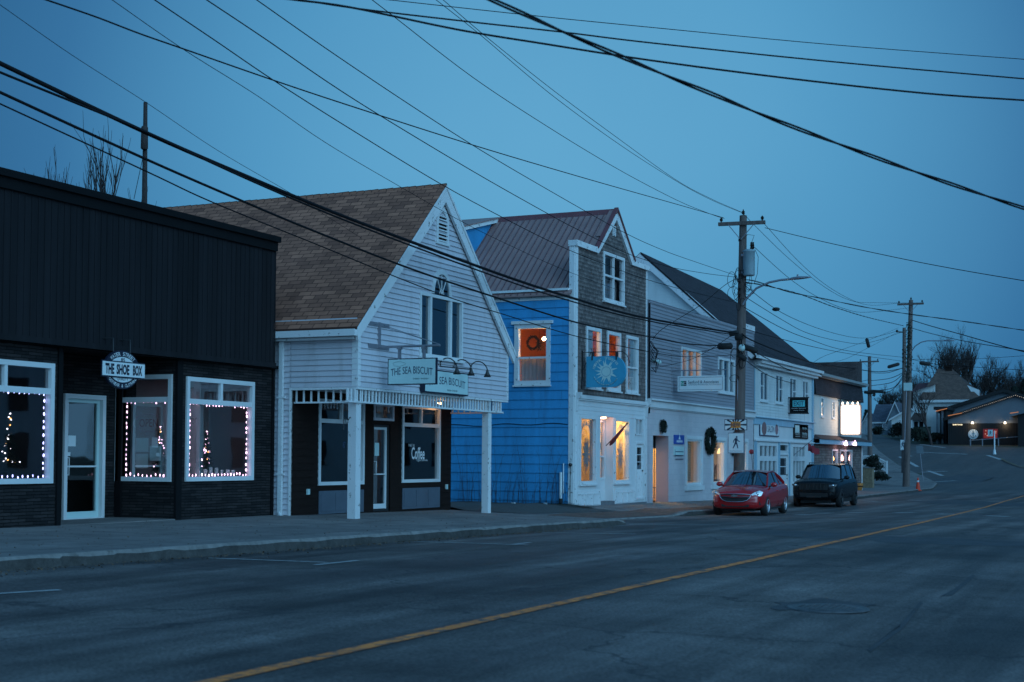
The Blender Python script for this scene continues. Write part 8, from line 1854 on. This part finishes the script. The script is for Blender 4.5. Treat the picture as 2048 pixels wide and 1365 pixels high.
    c = X(1946.5, 869, t-.08); A = thing('anchor_sign', 'round white sign with a dark anchor on the black hall wall', 'sign', c); R_, U = Vector((0, -1, 0)), Z0
    mb = MB(); mb.lathe(c, [(0, -.04), (.54, -.04), (.54, .04), (0, .04)], 32, 'x', False); mb.obj('disc', M['sign_white'], A)
    mb = MB(); mb.lathe(c+Vector((-.05, 0, 0)), [(.44, 0), (.47, 0)], 32, 'x'); mb.tube([c+Vector((-.06, 0, -.32)), c+Vector((-.06, 0, .25))], .035, 5); mb.tube([c+Vector((-.06, -.15, .14)), c+Vector((-.06, .15, .14))], .03, 5); mb.tube([c+Vector((-.06, .28*math.cos(a_), -.08+.26*math.sin(a_))) for a_ in [math.pi*(1+i/10) for i in range(11)]], .035, 5); mb.tube([c+Vector((-.06, .06*math.cos(a_), .30+.06*math.sin(a_))) for a_ in [math.pi*i/5 for i in range(11)]], .02, 4); mb.obj('anchor', mat('teal_ink', (.03, .09, .12), .6, .05), A)
    mb = MB(); c = X(1915, 850, t-.1); scribble(mb, c, R_, U, 1.05, .22, 5, .03); tag(mb.obj('lit_lettering', emit('lit_letters', (1, .85, .55), 1.6)), 'small glowing script lettering on the black hall wall', 'lettering')
    r = (X(1996, 868, t).y, X(1980, 878, t).z, X(1966, 868, t).y, X(1980, 858, t).z); w = thing('red_window', 'red-lit window with decorations in the black hall wall', 'window', P.pt((r[0]+r[2])/2, r[1])); mb = MB(); frame(mb, P, r, .1, -.02, .07); mb.obj('frame', M['red'], w)
    mb = MB(); mb.pbox(P, r[0]+.1, r[1]+.1, r[2]-.1, r[3]-.1, .03, .04); mb.obj('lit_pane', emit('red_glow', (.75, .10, .10), .22), w); mb = MB(); rr = random.Random(5)
    for i in range(9): y = rr.uniform(r[0]+.2, r[2]-.2); z = r[3]-rr.uniform(.15, .8); mb.ball(P.pt(y, z, .08), .06, 6, 4)
    mb.obj('decoration', emit('pink_deco', (1, .55, .5), .6), w)
    F = thing('railing', 'low grey railing in front of the black hall wall', 'railing', X(1960, 890, t-2))
    for x in (1941, 1965, 1997): p = X(x, 880, t-2); mb = MB(); mb.box((p.x-.05, p.y-.05, G-.2), (p.x+.05, p.y+.05, X(1965, 878, t-2).z)); mb.obj('post', M['steel'], F)
    mb = MB(); a_, b_ = X(1939, 881.5, t-2), X(2036, 874, t-2); mb.tube([a_, b_], .04, 5); mb.obj('rail', M['steel'], F)
    # crosswalk sign on a white post
    g = onG(1989, 909); p = g; Pw = thing('crosswalk_post', 'white flared post carrying a small walking-figure sign in the far lot', 'traffic sign', p); zt = X(1988, 862, p.x).z
    mb = MB(); mb.lathe(p, [(.16, 0), (.16, .15), (.12, .2), (.13, .35), (.07, .5), (.055, zt-p.z)], 12); mb.obj('post', M['white'], Pw)
    Sx = PL('X', p.x-.1); r = (X(1986, 868, p.x).y, X(1980, 873, p.x).z, X(1976, 868, p.x).y, X(1980, 860, p.x).z); mb = MB(); mb.pbox(Sx, *r, -.03, .03); mb.obj('board', M['sign_blue'], Pw); mb = MB(); ped_figure(mb, Sx.pt((r[0]+r[2])/2, (r[1]+r[3])/2, .035), Sx.right(), Z0, (r[3]-r[1])*.7); mb.obj('walking_figure', M['ink'], Pw)
    # sign seen from behind on a leaning post at the corner
    g = onG(1846, 961); Sg = thing('street_sign', 'sign on a thin leaning steel post at the pavement corner', 'traffic sign', g); top = X(1839, 893, g.x); mb = MB(); mb.tube([g, top], .03, 6); mb.obj('post', M['steel'], Sg)
    d = (top-g).normalized(); mb = MB(); mb.obox(top-d*.25+Vector((-.04, 0, 0)), (.012, 0, 0), (0, .26, 0), d*.30); mb.obj('board', mat('sign_back', (.16, .19, .21), .5, .1), Sg)
    # orange cone
    g = onG(1836, 982); Cn = thing('traffic_cone', 'bright orange traffic cone with a pale collar standing by the kerb', 'traffic cone', g); org = mat('cone_orange', (.80, .06, .02), .5, .05)
    mb = MB(); mb.box(g-Vector((.20, .20, 0)), g+Vector((.20, .20, .04))); mb.obj('base', org, Cn); mb = MB(); mb.lathe(g, [(.15, .04), (.115, .30), (.06, .62), (.035, .80), (.03, .80)], 16); mb.obj('body', org, Cn)
    mb = MB(); mb.lathe(g, [(.080, .53), (.062, .64)], 16); mb.obj('collar', M['sign_white'], Cn)
    # things outside the tavern
    def grd(px, py): return onG(px, py)
    g = grd(1722, 976); B1 = thing('planter_box', 'tall weathered wooden planter box outside the tavern end wall', 'planter', g); w_ = .55
    zt = onX(1732, 937, g.x).z; yb = onX(1745, 960, g.x).y; mb = MB()
    for i in range(6): y = g.y+(yb-g.y)*i/6; mb.box((g.x, y+.01*(-1 if yb > g.y else 1), g.z), (g.x+.6, y+(yb-g.y)/6*.93, zt))
    mb.obj('boards', mat('weathered_planter_wood', (.26, .19, .12), .9, .35, 6, .3, 20), B1); mb = MB(); mb.box((g.x-.03, g.y+.05, zt), (g.x+.65, yb-.05, zt+.06)); mb.obj('cap', M['concrete'], B1)
    g = grd(1717, 981); B2 = thing('orange_tub', 'small orange-brown wooden tub beside the planter box', 'tub', g); mb = MB(); mb.lathe(g, [(.20, 0), (.24, .20), (.27, .42), (.24, .42), (.22, .3), (0, .3)], 14); mb.obj('tub', mat('orange_wood', (.42, .16, .03), .7, .3, 8), B2); mb = MB(); mb.lathe(g, [(.247, .20), (.256, .26)], 14); mb.obj('band', M['brown_board'], B2)
    g = grd(1716, 978); L2 = thing('menu_post', 'dark post with a small blue box and tiny white light by the tavern', 'post', g); zt = onX(1716, 905, g.x).z; mb = MB(); mb.tube([g, (g.x, g.y, zt)], .04, 8); mb.obj('post', M['black_metal'], L2)
    p = onX(1718, 927, g.x-.1); mb = MB(); mb.box(p-Vector((.05, .16, .30)), p+Vector((.05, .16, .25))); mb.obj('box', gsid, L2); mb = MB(); mb.ball(p+Vector((-.09, -.02, 0)), .035, 8, 6); mb.obj('indicator', emit('white_dot', (.8, .9, 1), 5), L2)
    g = grd(1744, 962); Bn = thing('bench', 'low dark bench beside the bushes beyond the planter', 'bench', g); mb = MB(); mb.box(g+Vector((-.2, -.5, .40)), g+Vector((.25, .4, .46))); mb.obj('seat', M['brown_board'], Bn)
    for dy in (-.4, .3): mb = MB(); mb.box(g+Vector((-.15, dy, 0)), g+Vector((.2, dy+.08, .40))); mb.obj('leg', M['brown_board'], Bn)
    c = atd(1744, 925, 101); T_ = thing('bush', 'dense dark rounded bush in front of the white stair railing', 'bush', (c.x, c.y, gz(c.x, c.y)), 'bushes by the stairs'); leafy(T_, c, .9, .65, .45, 2600, 3, M['leaf_dark'], leaf=.10); mb = MB(); mb.ball(c, .5, 10, 8, (1, 1, .7)); mb.tube([(c.x, c.y, gz(c.x, c.y)), c], .08, 6); mb.obj('stems', M['bark'], T_)
    c = atd(1757, 953, 99); T_ = thing('bush', 'low spreading dark shrub at the foot of the stairs', 'bush', (c.x, c.y, gz(c.x, c.y)), 'bushes by the stairs'); leafy(T_, c, .9, .75, .28, 1800, 4, M['leaf_dark'], leaf=.10)
    # white stair railing
    R1 = thing('stair_railing', 'white picket stair railing descending behind the dark bush', 'railing', grd(1776, 945)); tx = grd(1776, 948).x; top = [X(1726, 913, tx), X(1748, 912, tx), X(1774, 925, tx)]; zb = gz(tx, top[2].y)
    mb = MB(); mb.tube([top[0], top[1], top[2], (top[2].x, top[2].y, zb)], .045, 6); mb.tube([p-Vector((0, 0, .75)) for p in top], .03, 5); mb.obj('handrail', M['white'], R1); mb = MB()
    for i in range(19):
        f = i/18; x = 1727+47*f; y = 913 if x < 1748 else 912+(x-1748)*.5; p = X(x, y, tx); mb.box((tx-.02, p.y-.02, max(zb, p.z-.85)), (tx+.02, p.y+.02, p.z))
    for p in (top[1], top[2]): mb.box((tx-.06, p.y-.06, zb), (tx+.06, p.y+.06, p.z+.12))
    mb.obj('pickets', M['white'], R1)
    mb = MB(); 
    for i in range(5): mb.box((tx+.1+i*0, top[2].y+.1+i*.28, zb-.2), (tx+1.3, top[2].y+.1+(i+1)*.28, zb+.16*(i+1)))
    tag(mb.obj('front_steps', M['concrete']), 'concrete steps behind the white picket stair railing', 'steps')
    # lawn verge on the hill, hedges, parked car shape behind
    pass
    sh = lambda lab, px, py, d, rx, ry, rz, s, n=1500, grp='shrubs by the far houses': (lambda c: leafy(thing('shrub', lab, 'shrub', (c.x, c.y, gz(c.x, c.y)), grp), c, rx, ry, rz, n, s, M['leaf_dark'], leaf=.2))(atd(px, py, d))
    sh('dark oval shrub beside the blue-grey cottage', 1758, 862, 195, 1.0, 1.0, .6, 11, 900); sh('large dark round shrub left of the two far poles', 1800, 857, 178, 1.5, 1.4, .95, 12); sh('dark shrub before the porch of the large white house', 1833, 868, 162, 1.2, 1.0, .8, 13); sh('long low dark hedge under the far bare tree', 1868, 876, 163, 1.6, 1.4, .55, 14)
    p = atd(1850, 871, 163); Cb = thing('green_bin', 'dark green utility cabinet by the white house porch', 'cabinet', (p.x, p.y, gz(p.x, p.y))); mb = MB(); mb.box((p.x-.3, p.y-.6, gz(p.x, p.y)-.1), (p.x+.3, p.y+.5, p.z+.9)); mb.obj('box', mat('dull_green', (.04, .06, .045), .8, .1), Cb); mb = MB(); mb.box((p.x-.34, p.y-.64, p.z+.9), (p.x+.34, p.y+.54, p.z+.98)); mb.obj('lid', M['leaf_dark'], Cb)
    # trees
    def tb(px, d): p = atd(px, 900, d); return Vector((p.x, p.y, gz(p.x, p.y)-.1))
    bare_tree('tall bare tree with upright limbs behind the white house', tb(1922, 225), 15.5, .42, 21, .5, .34, 6, 3, up=1.0, thin=1.15)
    bare_tree('wide bare tree left of the tall one behind the white house roof', tb(1866, 215), 19, .62, 22, .36, .30, 6, 3, thin=1.15)
    bare_tree('round bare tree behind the right side of the dark hall', tb(1978, 230), 18, .62, 23, .38, .30, 6, 3, thin=1.15)
    bare_tree('bare tree low behind the white bungalow', tb(1800, 260), 14, .70, 24, .32, .26, 6, 3, thin=1.15); bare_tree('bare tree just left behind the far poles', tb(1822, 255), 12, .7, 26, .3, .26, 6, 3, thin=1.25)
    bare_tree('leaning bare tree in front of the large white house', tb(1863, 158), 9.0, .60, 25, .17, .34, 5, 3)
    bare_tree('bare tree rising beside the hall roof at the far right', tb(2022, 235), 14, .65, 27, .3, .3, 6, 3, thin=1.15)
    for i, (px, d, h, lab) in enumerate(((1888, 255, 18, 'pale far bare tree between the chimney and the tall tree'), (1948, 250, 17, 'far bare tree just right of the tall bare tree'), (2000, 255, 18, 'far bare tree over the peak of the dark hall'), (2040, 250, 17, 'far bare tree above the right end of the dark hall'), (1845, 245, 15, 'low far bare tree over the dark red wing roof'), (1778, 265, 13, 'low far bare tree over the blue-grey cottage'))): bare_tree(lab, tb(px, d), h, .66, 60+i, .34, .28, 6, 3, thin=1.15)
    for i, (px, d, w_, h, lab) in enumerate(((2030, 205, 3.4, 7, 'dark conifer mass at the right edge behind the hall'), (2052, 200, 3.6, 8, 'dark conifer cut off by the right edge of the photo'), (1762, 245, 1.3, 6, 'small dark spruce above the blue-grey cottage'), (1733, 250, 1.2, 4.5, 'small dark spruce beside the farthest pole'))):
        b = tb(px, d); T_ = thing('conifer', lab, 'tree', b, 'dark conifers'); mb = MB(); mb.tube([b, b+Vector((0, 0, h))], [.2, .03], 6); mb.obj('trunk', M['bark'], T_); rr = random.Random(50+i); mb = MB()
        for k_ in range(2600 if w_ > 2 else 900):
            f = rr.random()**.75; a_ = rr.uniform(0, 6.283); q = w_*(1-f)*rr.uniform(.5, 1)+.1; p = b+Vector((math.cos(a_)*q, math.sin(a_)*q, h*(.1+.9*f)+rr.uniform(-.2, .2))); d_ = Vector((math.cos(a_), math.sin(a_), -.5+rr.uniform(-.3, .3)))*.38; n_ = Vector((-math.sin(a_), math.cos(a_), rr.uniform(-.4, .4)))*.13; mb.face([p-n_, p+n_, p+d_])
        mb.obj('foliage', M['leaf_dark'], T_)
    # trees behind the shoe shop
    def tr(px, D_, dz=0): p = onY(px, 500, D_); return Vector((p.x, p.y, gz(p.x, p.y)-.1))
    bare_tree('slender bare tree with upright twigs behind the shoe shop roof', tr(192, 29), 7.7, .25, 31, .13, .50, 5, 3, up=1.4, thin=1.2)
    bare_tree('tips of a small bare tree showing above the shoe shop roof', tr(88, 29), 6.6, .42, 32, .10, .48, 5, 3, up=1.5); bare_tree('faint bare twigs at the left edge above the shoe shop roof', tr(22, 31), 6.9, .42, 33, .10, .48, 5, 3, up=1.5)
def build_verge():
    # the weedy gap between the cafe and the blue shop
    rr = random.Random(77); mb = MB()
    gr = MB(); v = []; xs = [32.1+.5*i for i in range(18)]; ys = [15.5+.45*i for i in range(28)]
    for x in xs:
        for y in ys: v.append((min(x, 40.62), y, gz(x, y)+.0+(.06 if y > 16.5 else .01)*rr.uniform(.2, 1.4)))
    n = len(ys); gr.mesh(v, [(i*n+j, (i+1)*n+j, (i+1)*n+j+1, i*n+j+1) for i in range(len(xs)-1) for j in range(n-1)], True)
    struct(gr.obj('gravel_verge', mat('dark_gravel', (.085, .08, .075), .95, .45, 20, .9, 60)))
    for i in range(9000):
        x = rr.uniform(32.2, 40.55); y = rr.choice((rr.uniform(16.2, 18), rr.uniform(17, 21))) if x < 39.5 else rr.uniform(16.4, 21)
        if rr.random() < .75: x = 40.55-abs(rr.gauss(0, .55))
        if x < 32.2: continue
        z = gz(x, y)+.02; h = rr.uniform(.03, .13); a = rr.uniform(0, 6.28); d = Vector((math.cos(a)*.04, math.sin(a)*.04, h)); p = Vector((x, y, z)); mb.face([p, p+Vector((.012, .006, 0)), p+d])
    o = tag(mb.obj('grass', mat('dull_grass', (.10, .085, .035), .95, .4, 10)), 'dull matted grass along the foot of the blue wall', 'grass'); o['kind'] = 'stuff'
    mb = MB()
    for i in range(90):
        y = rr.uniform(17.1, 20.8); x = 40.5-abs(rr.gauss(0, .25)); p = Vector((x, y, gz(x, y))); h = rr.uniform(.3, 1.0) if rr.random() < .8 else rr.uniform(1.2, 2.0); l = rr.uniform(-.25, .25)*h
        pts = [p+Vector((rr.uniform(-.02, .02), l*(f**2), h*f)) for f in (0, .3, .6, .85, 1)]; mb.tube(pts, [.006, .005, .004, .003, .0015], 3, False)
        for k in range(3): q = pts[2+k % 3]; mb.tube([q, q+Vector((rr.uniform(-.1, .1), rr.uniform(-.15, .15), rr.uniform(.05, .2)))], [.003, .001], 3, False)
    o = tag(mb.obj('dead_weeds', M['bark']), 'thin dead weed stalks standing against the blue wall', 'weeds'); o['kind'] = 'stuff'
    for i, (px, py, s, lab) in enumerate(((1002, 1003, .10, 'crumpled white wrapper in the grass just right of the porch post'), (1027, 1011, .05, 'small white scrap in the grass between the post and the pipe'), (1092, 1013, .09, 'flat white scrap of paper in the grass nearest the blue shop corner'))):
        p = onG(px, py); mb = MB(); r2 = random.Random(i); pts = [p+Vector((r2.uniform(-s, s), r2.uniform(-s*1.3, s*1.3), .05+r2.uniform(0, s*.9))) for _ in range(9)]
        for k in range(7): mb.face([pts[k], pts[k+1], pts[(k+3) % 9]])
        tag(mb.obj('litter', M['sign_white']), lab, 'litter', 'litter in the verge')
    # leaves and grit in the gutter
    mb = MB()
    for i in range(900):
        t = rr.uniform(9, 30); k = kerbD(t); y = k-abs(rr.gauss(0, .22))-.03; p = Vector((t, y, road_z(t, y)+E+.006)); a = rr.uniform(0, 6.28); s = rr.uniform(.008, .028); d = Vector((math.cos(a)*s, math.sin(a)*s, rr.uniform(0, .012))); e = Vector((-math.sin(a)*s*.6, math.cos(a)*s*.6, 0)); mb.face([p-d, p+e, p+d+Vector((0, 0, .006)), p-e])
    for i in range(1500):
        t = rr.uniform(9, 60); k = kerbD(t); y = k+.25+(16.6-k)*rr.random()**(.5 if rr.random() < .5 else 1.6); p = Vector((t, y, walk_z(t, y)+E+.006)); a = rr.uniform(0, 6.28); s = rr.uniform(.006, .022); d = Vector((math.cos(a)*s, math.sin(a)*s, rr.uniform(0, .01))); e = Vector((-math.sin(a)*s*.6, math.cos(a)*s*.6, 0)); mb.face([p-d, p+e, p+d+Vector((0, 0, .005)), p-e])
    o = tag(mb.obj('gutter_leaves', mat('dead_leaf', (.13, .08, .05), .9, .5, 20)), 'dead leaves and grit scattered along the gutter and pavement', 'leaves'); o['kind'] = 'stuff'
def build_opposite():
    # buildings on the photographer's side of the road: only seen mirrored in the shop windows
    wsid = M['white_lap']; rb = M['dark_roof']
    for lab, x0, x1, y0, y1, h, hr in (('white gabled house across the road, mirrored in the shop windows', 44, 57, -22, -11, 5.5, 9.0), ('second white house across the road, mirrored in the shop windows', 60, 72, -24, -11, 5.5, 9.5), ('third pale house across the road, mirrored in the shop windows', 76, 92, -23, -11, 5, 8)):
        T = thing('opposite_house', lab, 'house', ((x0+x1)/2, y1, 0)); gable_house(T, x0, x1, y0, y1, -.5, h, hr, wsid, rb, 'y')
        for f in (.15, .42, .7):
            for z in (1.0, 3.4):
                u = x0+(x1-x0)*f; mb = MB(); mb.box((u, y1+.0, z), (u+1.1, y1+.05, z+1.5)); w = mb.obj('window', M['dark_trim'], T)
setup_camera(); setup_world(); build_ground()
shoe_shop(); cafe(); blue_shop(); office(); salon(); tavern()
build_poles(); build_cables(); build_cars(); build_far(); build_verge(); build_opposite()
